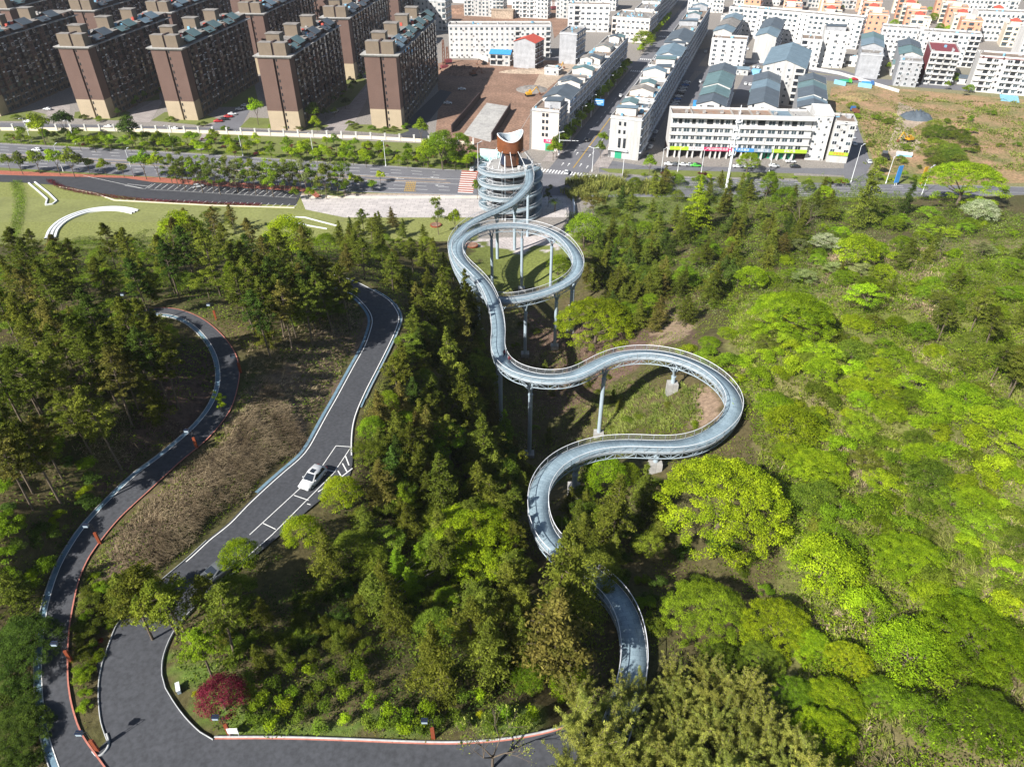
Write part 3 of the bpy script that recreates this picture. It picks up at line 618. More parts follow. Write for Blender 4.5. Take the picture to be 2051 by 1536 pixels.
# ---------------------------------------------------------------- spiral tower
TC = np.array(G(1022, 326, 18.4)); TR = 10.2
tower = empty("spiral_tower", (TC[0], TC[1], 0)); tag(tower, "round spiral ramp tower with stacked white rings and a rust wooden crown on top", "spiral tower")
lift = MB()
turns = 4.15; zt_ = 18.4; a_end = math.atan2(G(1056, 331, 18.4)[1] - TC[1], G(1056, 331, 18.4)[0] - TC[0])
n = 420; A = a_end + 0.0 - np.linspace(turns * 2 * math.pi, 0, n) * 1.0
hel = np.stack([TR * np.cos(A), TR * np.sin(A), np.linspace(.4, zt_, n)], 1)
walk(tower, hel, 1.5, truss=False, bars=.14)
# top ring, closes the helix level
ring = np.stack([TR * np.cos(np.linspace(a_end, a_end + 2 * math.pi * .97, 100)), TR * np.sin(np.linspace(a_end, a_end + 2 * math.pi * .97, 100)), np.full(100, zt_ + .02)], 1)
b = MB()
for k in range(turns.__int__()): pass
b.sweep([tuple(p + (0, 0, -.5)) for p in offs(hel, 1.3)], .14, 6); b.sweep([tuple(p + (0, 0, -.5)) for p in offs(hel, -1.3)], .14, 6)
b.build("ramp_beam", M["steel"], tower)
for k in range(12):
    t = 2 * math.pi * k / 12 + .15; x, y = 7.9 * math.cos(t), 7.9 * math.sin(t)
    c = MB().tube((x, y, -.5), (x, y, zt_ + .4), .17, n=8)
    for q in range(1, 5): c.tube((x, y, q * 4.3), (x * 1.38, y * 1.38, q * 4.3 + .2), .08, n=5)
    c.build("column", M["rail"], tower)
b = MB(); b.tube((0, 0, 0), (0, 0, zt_ - .2), 3.4, n=20); b.build("core", M["dark_brown"], tower)
for q in range(1, 5):
    b = MB(); b.tube((0, 0, q * 4.4 - .25), (0, 0, q * 4.4), 6.6 if q < 4 else 8.4, n=36); b.build("floor_plate", M["paving"] if q < 4 else M["concrete"], tower)
# crown: slatted drum with a saddle cut rim
rc = 4.6; zc0 = zt_ + 4.6
def rim(a): return zc0 + 4.0 + 2.3 * math.cos(a - R(10)) ** 2 * (1.0 if math.cos(a - R(10)) > 0 else .62) + .2 * math.sin(a)
sl1, sl2, inn = MB(), MB(), MB(); NS_ = 84
for k in range(NS_):
    a0 = 2 * math.pi * k / NS_; a1 = a0 + 2 * math.pi / NS_ * .62; z0, z1 = rim(a0), rim(a1)
    P0 = [(rc * math.cos(a), rc * math.sin(a)) for a in (a0, a1)]; P1 = [((rc - .16) * math.cos(a), (rc - .16) * math.sin(a)) for a in (a0, a1)]
    sl1.add([(*P0[0], zc0), (*P0[1], zc0), (*P0[1], z1), (*P0[0], z0), (*P1[0], zc0), (*P1[1], zc0), (*P1[1], z1), (*P1[0], z0)], [(0, 1, 2, 3), (5, 4, 7, 6), (1, 5, 6, 2), (4, 0, 3, 7), (3, 2, 6, 7), (0, 4, 5, 1)])
cr_ = sl1.build("crown_slats", M["wood"], tower)
n2 = 72; aa = [2 * math.pi * k / n2 for k in range(n2)]
inn.add([((rc - .2) * math.cos(a), (rc - .2) * math.sin(a), zc0) for a in aa] + [((rc - .2) * math.cos(a), (rc - .2) * math.sin(a), rim(a) - .03) for a in aa] +
        [((rc - .45) * math.cos(a), (rc - .45) * math.sin(a), rim(a) + .1) for a in aa] + [((rc - .7) * math.cos(a), (rc - .7) * math.sin(a), rim(a) - .1) for a in aa] + [((rc - .8) * math.cos(a), (rc - .8) * math.sin(a), zc0 + .4) for a in aa],
        [(q * n2 + k, q * n2 + (k + 1) % n2, (q + 1) * n2 + (k + 1) % n2, (q + 1) * n2 + k) for q in range(4) for k in range(n2)] + [tuple(4 * n2 + k for k in range(n2))])
inn.build("crown_lining", M["facia"], tower, smooth=True)
MB().sweep([((rc - .2) * math.cos(a), (rc - .2) * math.sin(a), rim(a) + .05) for a in aa], .2, 6, closed=True).build("crown_rim", M["rail"], tower)
MB().tube((0, 0, zc0 + .35), (0, 0, zc0 + .45), rc - .75, n=30).build("crown_floor", M["navy"], tower)
b = MB(); b.add([(rc * math.cos(a), rc * math.sin(a), zc0) for a in aa], [tuple(range(n2 - 1, -1, -1))]); b.build("crown_soffit", M["dark_brown"], tower)
b = MB()
for k in range(60):
    a0 = 2 * math.pi * k / 60; x, y = 3.7 * math.cos(a0), 3.7 * math.sin(a0); b.box(x - .13, x + .13, y - .05, y + .05, zt_, zc0, rz=a0 + math.pi / 2) if math.sin(a0) < .2 and abs(math.cos(a0)) < .55 else None
b.build("drum_slats", M["wood_dark"], tower)
b = MB(); b.tube((0, 0, zt_), (0, 0, zc0), 3.55, n=40); b.build("drum", M["navy"], tower)
b = MB(); a0 = R(-52); b.box(3.3 * math.cos(a0) - .5, 3.3 * math.cos(a0) + .9, 3.3 * math.sin(a0) - .35, 3.3 * math.sin(a0) - .05, zt_, zc0 - .1, rz=R(30)); b.build("door", M["wood"], tower)
for k in range(10):
    a0 = 2 * math.pi * k / 10 + .3; MB().tube((rc * .98 * math.cos(a0), rc * .98 * math.sin(a0), zc0 + .6), (8.4 * math.cos(a0 + .12), 8.4 * math.sin(a0 + .12), zt_ + .2), .09, n=6).build("stay_rod", M["rail"], tower)
b = MB(); b.box(-.12, .12, -.12, .12, 0, 0)
MB().tube((-1.8, -8.2, 0), (-1.8, -8.2, zc0 + .4), .2, n=10).build("mast", M["rail"], tower)
for k, (x, y) in enumerate(((3.1, -7.0), (5.6, -6.6))):
    t = MB().tube((x, y, zt_ - .1), (x, y, zt_ + 1.2), .45, .6, n=10).build("planter", M["white_wall"], tower)

# two people walking on the deck
def person(name, px, py, z, ang, jacket, label):
    X, Y = G(px, py, z); i = ((SKW[:, 0] - X) ** 2 + (SKW[:, 1] - Y) ** 2 + 4 * (SKW[:, 2] - z) ** 2).argmin(); zz = SKW[i, 2]; X, Y = G(px, py, zz)
    e = empty(name, (X, Y, zz + .01), ang); tag(e, label, "person", "people walking on the skywalk")
    vs = [(0, 0, .92), (0, 0, 1.15), (0, 0, 1.38), (0, 0, 1.5), (0, .02, 1.62), (.1, 0, .86), (.12, .12, .48), (.12, .02, .08), (.12, .16, .04), (-.1, 0, .86), (-.12, -.08, .48), (-.12, -.26, .1), (-.12, -.14, .04),
          (.19, 0, 1.38), (.26, -.06, 1.12), (.25, .1, .9), (.25, .15, .82), (-.19, 0, 1.38), (-.26, .05, 1.12), (-.25, .2, .93), (-.25, .26, .86)]
    es = [(0, 1), (1, 2), (2, 3), (3, 4), (0, 5), (5, 6), (6, 7), (7, 8), (0, 9), (9, 10), (10, 11), (11, 12), (2, 13), (13, 14), (14, 15), (15, 16), (2, 17), (17, 18), (18, 19), (19, 20)]
    rr = [.14, .14, .17, .06, .095, .09, .07, .05, .045, .09, .07, .05, .045, .07, .05, .04, .045, .07, .05, .04, .045]
    me = bpy.data.meshes.new("body"); me.from_pydata(vs, es, []); me.materials.append(jacket); o = put("body", me, e)
    sk = o.modifiers.new("skin", 'SKIN'); 
    for v, r in zip(me.skin_vertices[0].data, rr): v.radius = (r, r)
    me.skin_vertices[0].data[0].use_root = True; ss = o.modifiers.new("sub", 'SUBSURF'); ss.levels = 1; ss.render_levels = 1
    h = MB()
    for q in range(5):
        z0 = 1.60 + .05 * q; h.tube((0, 0, z0), (0, 0, z0 + .05), .115 * math.cos(q * .28), .115 * math.cos((q + 1) * .28), n=10)
    h.build("hair", M["hair"], e)
    b = MB()
    for s, y0, y1 in ((.12, .12, .02), (-.12, -.08, -.26)): b.tube((s * .85, 0, .9), (s, y0, .48), .105, .085, n=8).tube((s, y0, .48), (s, y1, .1), .08, .062, n=8)
    b.build("trousers", M["cloth_navy"], e)
person("person", 1010, 714, 24.6, R(200), M["cloth_red"], "person in a dark red jacket walking ahead on the skywalk")
person("person", 1020, 726, 24.9, R(215), M["maroon"], "person in dark maroon walking behind on the skywalk, nearer the bend")
# ---------------------------------------------------------------- town: flat ground pieces
def psheet(name, pts, m, z, label=None): return sheet(name, pts, m, 0.0, z)
def wsheet(name, pts, m, z):
    me = bpy.data.meshes.new(name); me.from_pydata([(x, y, z) for x, y in pts], [], [tuple(range(len(pts)))])
    if me.polygons[0].normal.z < 0: me.flip_normals()
    me.materials.append(m); return tag(put(name, me), kind="structure")
def band(name, A, B, m, z, n=40):
    A = resample([(x, y, z) for x, y in A], n); B = resample([(x, y, z) for x, y in B], n); return ribbon(name, A, B, m)
MU = [(-420, 350), (-235.4, 328.1), (-152.8, 316.3), (-69.8, 301.4), (-34.9, 295.3), (20, 289), (56.6, 286.0), (116.7, 281.4), (164.4, 277), (300, 268)]
ML = [(-400, 322), (-216.3, 295.3), (-127.0, 281.4), (-63.8, 269.0), (-16.7, 265.4), (30, 264), (80, 264), (111.8, 264.4), (142.5, 263.3), (290, 252)]
mu, ml = np.array(MU), np.array(ML)
def lane(t): return [tuple(mu[i] * (1 - t) + ml[i] * t) for i in range(len(mu))]
band("main_road", MU, ML, M["asphalt"], .03)
for t, wd in ((.02, .15), (.98, .15), (.40, .15), (.60, .15)):
    band("lane_line", lane(t), lane(t + wd / 26), M["white_line"], .045)
band("median_strip", lane(.43)[:5], lane(.455)[:5], M["dirt_pale"], .06); band("median_strip", lane(.54)[:5], lane(.565)[:5], M["dirt_pale"], .06)
def dashes(P0, P1, step, ln, wd, z, m, name="lane_dashes"):
    b = MB(); a = np.array(P0); c = np.array(P1); Ld = np.linalg.norm(c - a); T = (c - a) / Ld; Nn = np.array((-T[1], T[0])); s = 0
    while s < Ld:
        q = a + T * s; e = q + T * min(ln, Ld - s); b.add([(*(q - Nn * wd), z), (*(e - Nn * wd), z), (*(e + Nn * wd), z), (*(q + Nn * wd), z)], [(0, 1, 2, 3)]); s += step
    o = b.build(name, m); tag(o, kind="structure"); return o
for t in (.15, .27, .72, .84):
    P = lane(t)
    for i in (1, 2, 3, 6, 7): dashes(P[i], P[i + 1], 9, 4.5, .09, .045, M["white_line"])
# street running away through the town
SD = np.array((math.cos(R(71.8)), math.sin(R(71.8)))); SN = np.array((SD[1], -SD[0])); S0 = np.array((25.3, 294.1)) - SD * 8
def sp(s, o): return tuple(S0 + SD * s + SN * o)
def sband(name, s0, s1, o0, o1, m, z): return wsheet(name, [sp(s0, o0), sp(s1, o0), sp(s1, o1), sp(s0, o1)], m, z)
sband("town_street", 0, 520, -9.5, 7.5, M["asphalt"], .034)
sband("sidewalk", 14, 200, -15, -9.5, M["paving"], .10); sband("sidewalk", 14, 195, 7.5, 14, M["paving"], .10)
sband("centre_line", 10, 182, -.25, .25, M["yellow_line"], .05)
wsheet("cross_street", [sp(200, -70), sp(214, -70), sp(214, 300), sp(200, 300)], M["asphalt"], .038)
for o in (-4.6, 3.6):
    dashes(sp(30, o), sp(180, o), 9, 4, .09, .05, M["white_line"])
for s in (3.2, 188, 222, 300): dashes(sp(s, -8.6 if s > 10 else -15), sp(s, 7 if s > 10 else 13), 1.3, .6, 2.0 if s > 10 else 1.9, .055, M["white_line"], "crosswalk")
def arrow(name, px, py, ang, s=1.0):
    X, Y = G(px, py); b = MB(); b.add([(-.12, -2, 0), (.12, -2, 0), (.12, .6, 0), (-.12, .6, 0)], [(0, 1, 2, 3)]); b.add([(-.45, .6, 0), (.45, .6, 0), (0, 2, 0)], [(0, 1, 2)])
    o = b.build(name, M["white_line"], loc=(X, Y, .056), rz=ang); o.scale = (s, s, 1); tag(o, kind="structure")
for px, py in ((1176, 335), (1163, 331), (1139, 330), (1127, 329), (1156, 308), (1181, 312)): arrow("road_arrow", px, py, R(71.8 - 90))
for px, py in ((800, 358), (770, 349), (780, 378), (870, 356), (880, 372)): arrow("road_arrow", px, py, R(80))
X0, X1 = G(918, 346)[0] - 1, G(955, 346)[0]
wsheet("red_crosswalk", [G(925, 341), G(958, 343), G(947, 387), G(917, 385)], M["red_pave"], .042)
for k in range(10): wsheet("crosswalk_bar", [G(924 - k * .8, 345 + k * 4.4), G(955 - k * .9, 346.5 + k * 4.4), G(955 - k * .9, 348 + k * 4.4), G(924 - k * .8, 346.5 + k * 4.4)], M["white_line"], .05)
for k in range(6): wsheet("hatching", [G(815 + k * 3.4, 364), G(816.4 + k * 3.4, 364), G(810.4 + k * 3.6, 384), G(809 + k * 3.6, 384)], M["yellow_line"], .05)
for k in range(5): wsheet("hatching", [G(812, 366 + k * 4), G(833, 367 + k * 4), G(833, 368 + k * 4), G(812, 367 + k * 4)], M["yellow_line"], .054)
# estate: road, paving, green belt
wsheet("estate_road", [G(0, 246), G(420, 256), G(960, 283), G(955, 291), G(420, 264), G(0, 256)], M["asphalt"], .03)
psheet("estate_road", [(795, 262), (812, 282), (870, 286), (850, 255), (905, 185), (882, 180)], M["asphalt_dark"], .034)
psheet("estate_road", [(415, 258), (480, 260), (500, 222), (478, 218)], M["asphalt"], .036)
for pts in ([(633, 262), (700, 264), (735, 200), (735, 175), (690, 215)], [(255, 244), (300, 246), (325, 205), (318, 198), (265, 225)], [(90, 232), (140, 236), (140, 210), (100, 215)]): psheet("courtyard_paving", pts, M["paving"], .04)
for pts in ([(148, 238), (240, 242), (262, 226), (225, 216), (150, 225)], [(303, 242), (408, 252), (440, 240), (390, 222), (330, 225)], [(480, 256), (640, 262), (660, 252), (600, 240), (500, 236)], [(690, 262), (800, 270), (820, 262), (800, 250), (700, 250)], [(0, 243), (40, 243), (95, 230), (60, 222), (0, 230)], [(600, 240), (700, 210), (740, 160), (680, 150), (620, 190)], [(395, 215), (520, 215), (500, 130), (440, 150)], [(215, 215), (320, 200), (310, 130), (260, 150)]):
    psheet("estate_lawn", pts, M["lawn"], .045)
psheet("green_belt_lawn", [(-200, 248), (0, 259), (420, 268), (960, 293), (945, 344), (860, 337), (700, 327), (340, 304), (0, 286), (-200, 276)], M["lawn"], .02)
psheet("steps_path", [(405, 268), (418, 269), (406, 302), (390, 300)], M["paving"], .05)
psheet("park_lawn", [(-300, 395), (60, 395), (640, 424), (690, 432), (690, 445), (-300, 445)], mat("park lawn", (.21, .225, .075), .95, .25, .07, fine=.15), .012)
psheet("verge", [(-200, 333), (0, 340), (400, 364), (610, 378), (700, 387), (960, 390), (960, 394), (600, 392), (600, 380), (0, 350), (-200, 343)], M["dirt_pale"], .025)
psheet("hedge_verge", [(-200, 327), (0, 336), (400, 360), (690, 384), (690, 396), (600, 384), (0, 346), (-200, 338)], M["lawn"], .05)
psheet("red_footpath", [(-200, 334), (0, 342), (320, 356), (600, 374), (630, 382), (645, 396), (632, 396), (618, 386), (320, 366), (0, 350), (-200, 341)], M["red_pave"], .065)
psheet("parking_lot", [(-200, 345), (0, 351), (250, 357), (310, 366), (606, 384), (592, 412), (430, 407), (330, 404), (200, 388), (120, 372), (40, 366), (-200, 360)], M["asphalt_lot"], .07)
b = MB()
def pl(a, c, wd=.08, z=.085):
    A, C = np.array(G(*a)), np.array(G(*c)); T = (C - A) / np.linalg.norm(C - A); Nn = np.array((-T[1], T[0])) * wd; b.add([(*(A - Nn), z), (*(C - Nn), z), (*(C + Nn), z), (*(A + Nn), z)], [(0, 1, 2, 3)])
for k in range(23):
    x = 303 + k * 12.8; pl((x + 8, 368 + k * .83), (x - 6, 378 + k * .83))
for k in range(26): x = 240 + k * 14; pl((x + 5, 397 + k * .5), (x - 2, 403 + k * .5))
pl((166, 352), (290, 379)); pl((290, 379), (305, 369)); pl((250, 372), (290, 379)); pl((255, 369), (300, 374)); pl((300, 380), (595, 397), .05)
tag(b.build("parking_line", M["white_line"]), kind="structure")
psheet("plaza", [(600, 391), (965, 391), (1152, 394), (1150, 436), (1010, 436), (690, 436), (612, 420)], M["plaza"], .03)
band("plaza_steps", [G(612, 393), G(800, 394), G(960, 393)], [G(612, 397), G(800, 398), G(960, 397)], M["cream_wall"], .06)
psheet("side_lane", [(1090, 352), (1150, 352), (1160, 388), (1085, 388)], M["asphalt"], .05)
psheet("reed_bed_ground", [(1150, 362), (1330, 366), (1330, 388), (1140, 392)], M["lawn"], .04)
# right of the street
psheet("service_road", [(1200, 318), (1290, 333), (1700, 338), (1760, 352), (1740, 372), (1700, 372), (1690, 352), (1600, 347), (1200, 345)], M["asphalt"], .042)
psheet("service_road", [(1690, 338), (1700, 236), (1712, 236), (1745, 330), (1720, 372), (1690, 352)], M["asphalt"], .05)
psheet("garden_island", [(1590, 352), (1690, 355), (1702, 368), (1600, 366)], M["lawn"], .06); psheet("garden_island", [(1750, 352), (1850, 348), (1850, 368), (1760, 370)], M["lawn"], .06)
psheet("garden_island", [(1200, 338), (1300, 340), (1590, 348), (1590, 358), (1300, 352), (1220, 346)], M["lawn"], .055)
psheet("waste_ground", [(1665, 175), (1720, 170), (1800, 178), (2100, 205), (2500, 260), (2500, 350), (1900, 372), (1775, 352), (1748, 318), (1718, 240), (1660, 215)], M["soil"], .03)
psheet("waste_track", [(1800, 205), (1850, 225), (1862, 238), (1840, 250), (1815, 265), (1850, 290), (1840, 300), (1790, 320), (1775, 300), (1790, 262), (1795, 235)], M["dirt_pale"], .045)
psheet("back_alley", [(1300, 300), (1345, 210), (1425, 95), (1400, 100), (1340, 200), (1270, 318)], M["asphalt"], .043)
psheet("town_yard", [(1345, 210), (1415, 205), (1470, 125), (1425, 125)], M["asphalt"], .043); psheet("town_yard", [(1460, 210), (1510, 205), (1545, 140), (1500, 135)], M["asphalt"], .045)
psheet("back_lane", [(1490, 128), (1680, 152), (1780, 176), (1778, 168), (1690, 142), (1500, 118)], M["asphalt"], .047)
# building sites
psheet("building_site", [(868, 300), (880, 200), (872, 130), (900, 120), (1120, 122), (1165, 122), (1120, 160), (1090, 195), (1062, 220), (1060, 300), (1020, 318), (950, 310)], M["dirt"], .032)
psheet("site_track", [(1060, 190), (1080, 150), (1150, 120), (1170, 122), (1130, 150), (1095, 180)], M["dirt_pale"], .05)
psheet("building_site", [(830, 38), (870, 14), (1000, 4), (1160, 10), (1150, 40), (1110, 78), (1105, 45), (900, 45)], M["dirt"], .032)

# ---------------------------------------------------------------- buildings
UW = {}
def unit_window(kind):
    if kind not in UW:
        b = MB(); b.box(-.5, .5, -.07, 0, 0, 1, 1); b.add([(-.44, -.075, .06), (.44, -.075, .06), (.44, -.075, .94), (-.44, -.075, .94)], [(0, 1, 2, 3)], 0)
        b.box(-.02, .02, -.09, -.07, .05, .95, 1)
        UW[kind] = b.mesh("window", [M["glass"] if kind != "blue" else M["glass_blue"], M["rail"] if kind != "dark" else M["black"]])
    return UW[kind]
class Bld:
    def __init__(s, name, x, y, hd, W, D, h, label, cat="building", group=None):
        s.e = empty(name, (x, y, 0), R(hd)); tag(s.e, label, cat, group); s.W, s.D, s.h = W, D, h; s.nw = 0; s.extra = MB(); s.rnd = random.Random(int(abs(x * 7 + y * 13)))
        s.wallmb = MB()
    def win(s, face, u, z, w, hh, single=True, kind="white"):
        """window on face f(ront) r(ight) l(eft) at distance u along it"""
        if face == 'f': p, rz = (u, -.0, z), 0
        elif face == 'r': p, rz = (s.W, u, z), R(90)
        else: p, rz = (0, u, z), R(-90)
        if single and s.nw < 95: o = put("window", unit_window(kind), s.e, p, rz, (w, 1, hh)); s.nw += 1
        else:
            b = s.extra; d = -.06
            if face == 'f': v = [(u - w / 2, d, z), (u + w / 2, d, z), (u + w / 2, d, z + hh), (u - w / 2, d, z + hh)]
            elif face == 'r': v = [(s.W - d, u - w / 2, z), (s.W - d, u + w / 2, z), (s.W - d, u + w / 2, z + hh), (s.W - d, u - w / 2, z + hh)]
            else: v = [(d, u + w / 2, z), (d, u - w / 2, z), (d, u - w / 2, z + hh), (d, u + w / 2, z + hh)]
            b.add(v, [(0, 1, 2, 3)])
    def done(s, mats):
        s.wallmb.build("wall", mats, s.e)
        if s.extra.f: tag(s.extra.build("distant_windows", M["glass_blue"], s.e), kind="stuff")
        return s.e
def house(name, x, y, hd, W, D, h, label, floors=5, wall="white_wall", side=None, roof="roof_grey", rt="flat", bays=4, sidebays=None, single=True, par=.9, clutter=2, ww=1.5, wh=1.5, bands=None, ground=None, balc=0, gh=2.2, group=None, blank=False, cat="building", shacks=0, left=False, ledge=True, xlab=None, sidesingle=False):
    B = Bld(name, x, y, hd, W, D, h, label, cat, group); r = B.rnd; fh = h / floors
    if wall == "white_wall" and r.random() < .35: wall = "white_wall2"
    wm = B.wallmb; mats = [M[wall], M[side or wall], M[roof], M["rail"] if bands is None else M[bands]]
    # body: front/back faces use wall, long sides may differ
    wm.add([(0, 0, 0), (W, 0, 0), (W, 0, h), (0, 0, h)], [(0, 1, 2, 3)], 0); wm.add([(W, 0, 0), (W, D, 0), (W, D, h), (W, 0, h)], [(0, 1, 2, 3)], 1)
    wm.add([(W, D, 0), (0, D, 0), (0, D, h), (W, D, h)], [(0, 1, 2, 3)], 0); wm.add([(0, D, 0), (0, 0, 0), (0, 0, h), (0, D, h)], [(0, 1, 2, 3)], 1)
    if rt == "flat":
        rb = MB(); rb.box(0, W, 0, D, h, h + .05, 0); rb.build("roof", M[roof], B.e)
        for (a0, a1, b0_, b1) in ((0, W, 0, .25), (0, W, D - .25, D), (0, .25, .25, D - .25), (W - .25, W, .25, D - .25)): wm.box(a0, a1, b0_, b1, h, h + par, 0)
        if ledge: wm.box(-.25, W + .25, -.3, 0, h - .25, h, 3)
    elif rt == "gable_y": rb = MB(); rb.gable(0, W, 0, D, h, W * .16, 'y', 0, 1); rb.build("roof", [M[roof], M[wall]], B.e)
    elif rt == "gable_x": rb = MB(); rb.gable(0, W, 0, D, h, D * .18, 'x', 0, 1); rb.build("roof", [M[roof], M[wall]], B.e)
    if rt == "flat":
        for k in range(shacks):
            sw, sd = W * r.uniform(.45, .9), min(D * .5, r.uniform(4, 8)); x0 = r.uniform(.3, max(.4, W - sw - .3)); y0 = r.uniform(.1, .9) * (D - sd - .5) + .3; hh = r.uniform(2.2, 3.0)
            sb = MB(); sb.box(x0, x0 + sw, y0, y0 + sd, h + .05, h + hh, 1)
            rm = r.choice(["roof_blue", "roof_slate", "roof_teal", "roof_grey", "roof_slate"])
            if r.random() < .6: sb.gable(x0, x0 + sw, y0, y0 + sd, h + hh, sw * .14, 'y', 0, 1, ov=.3)
            else: sb.add([(x0 - .4, y0 - .4, h + hh + .05), (x0 + sw + .4, y0 - .4, h + hh + .5), (x0 + sw + .4, y0 + sd + .4, h + hh + .5), (x0 - .4, y0 + sd + .4, h + hh + .05)], [(0, 1, 2, 3)], 0)
            sb.build("roof_shelter", [M[rm], M[r.choice(["white_wall", "grey_wall", "pinkish_wall"])]], B.e)
        if clutter:
            cb = MB()
            for k in range(int(clutter * 5)):
                cx, cy, q = r.uniform(.8, W - .8), r.uniform(.8, D - .8), r.uniform(.3, .9); cb.box(cx - q, cx + q, cy - q * .7, cy + q * .7, h + .05, h + r.uniform(.3, 1.6), k % 3, rz=r.uniform(0, 3))
            tag(cb.build("rooftop_clutter", [M["clutter"], M["grey_wall"], M["pale_blue"]], B.e), kind="stuff")
    if bands:
        for f in range(1, floors): wm.box(-.05, W + .05, -.06, 0, f * fh - .05, f * fh + .05, 3)
    if not blank:
        for f in range(1 if ground else 0, floors):
            z = f * fh + fh * .3; bw = W / bays
            if f == (1 if ground else 0): ct = [r.choice("nnnwsbn") for _ in range(bays)]; ac = MB()
            for k in range(bays):
                c_ = ct[k]; u = (k + .5) * bw
                if c_ == "s": B.win('f', u, z + fh * .45, min(.9, bw * .5), wh * .8, single, "dark")
                elif c_ == "b":
                    B.win('f', u, z - .3, bw * .74, wh + .5, single, "dark")
                    if f: wm.box(u - bw * .42, u + bw * .42, -.9, -.78, f * fh - .1, f * fh + .95, 0); wm.box(u - bw * .42, u + bw * .42, -.9, 0, f * fh - .14, f * fh, 0)
                else:
                    B.win('f', u, z, min(ww * (1.25 if c_ == "w" else r.choice((.8, 1, 1))), bw * .8), wh, single, "blue" if r.random() < .3 else "white")
                    if r.random() < .3: ac.box(u + ww * .5, u + ww * .5 + .7, -.4, 0, z - .5, z + .1)
            if f == floors - 1 and ac.f: tag(ac.build("air_conditioners", M["clutter"], B.e), kind="stuff")
            if balc and f > 0:
                for k in range(0, bays, balc): wm.box(k * bw + .2, (k + 1) * bw - .2, -1.1, -.95, f * fh, f * fh + 1.0, 0); wm.box(k * bw + .2, (k + 1) * bw - .2, -1.1, 0, f * fh - .12, f * fh, 0)
    sbn = sidebays if sidebays is not None else int(D / 3.2)
    for f in range(floors):
        z = f * fh + fh * .3
        for k in range(sbn):
            u = (k + .5) * D / sbn
            B.win('r', u, z, D / sbn * .6, fh * .5, sidesingle)
            if left: B.win('l', u, z, D / sbn * .6, fh * .5, False)
        if sbn: wm.box(W, W + (.5 if f else .9), .1, D - .1, f * fh + fh - .18, f * fh + fh, 3)
    for k in range(sbn // 2):
        u = (k * 2 + 1) * D / sbn; wm.box(W, W + .35, u - .18, u + .18, 0, h, 1)
    if ground == "shutter":
        o = MB().box(W * .45, W * .72, -.12, 0, 0, gh * 1.2, 0).build("shutter", M["green_door"], B.e)
    B.done(mats); return B
def sign(B, x0, x1, z0, z1, m, ink, txt, dy=-.25, name="shop_sign", size=None, sup=None):
    b = MB(); b.box(x0, x1, dy, dy + .2, z0, z1); o = b.build(name, M[m], B.e)
    if txt:
        cu = bpy.data.curves.new("letters", 'FONT'); cu.body = txt; cu.size = size or (z1 - z0) * .8; cu.align_x = 'CENTER'; cu.align_y = 'CENTER'; cu.materials.append(M[ink])
        tmp = bpy.data.objects.new('letters_curve', cu); link(tmp); bpy.context.view_layer.update(); me = bpy.data.meshes.new_from_object(tmp.evaluated_get(bpy.context.evaluated_depsgraph_get())); bpy.data.objects.remove(tmp); me.materials.clear(); me.materials.append(M[ink])
        t = bpy.data.objects.new("letters", me); link(t); t.parent = o; t.location = ((x0 + x1) / 2, dy - .03, (z0 + z1) / 2); t.rotation_euler = (R(90), 0, 0)
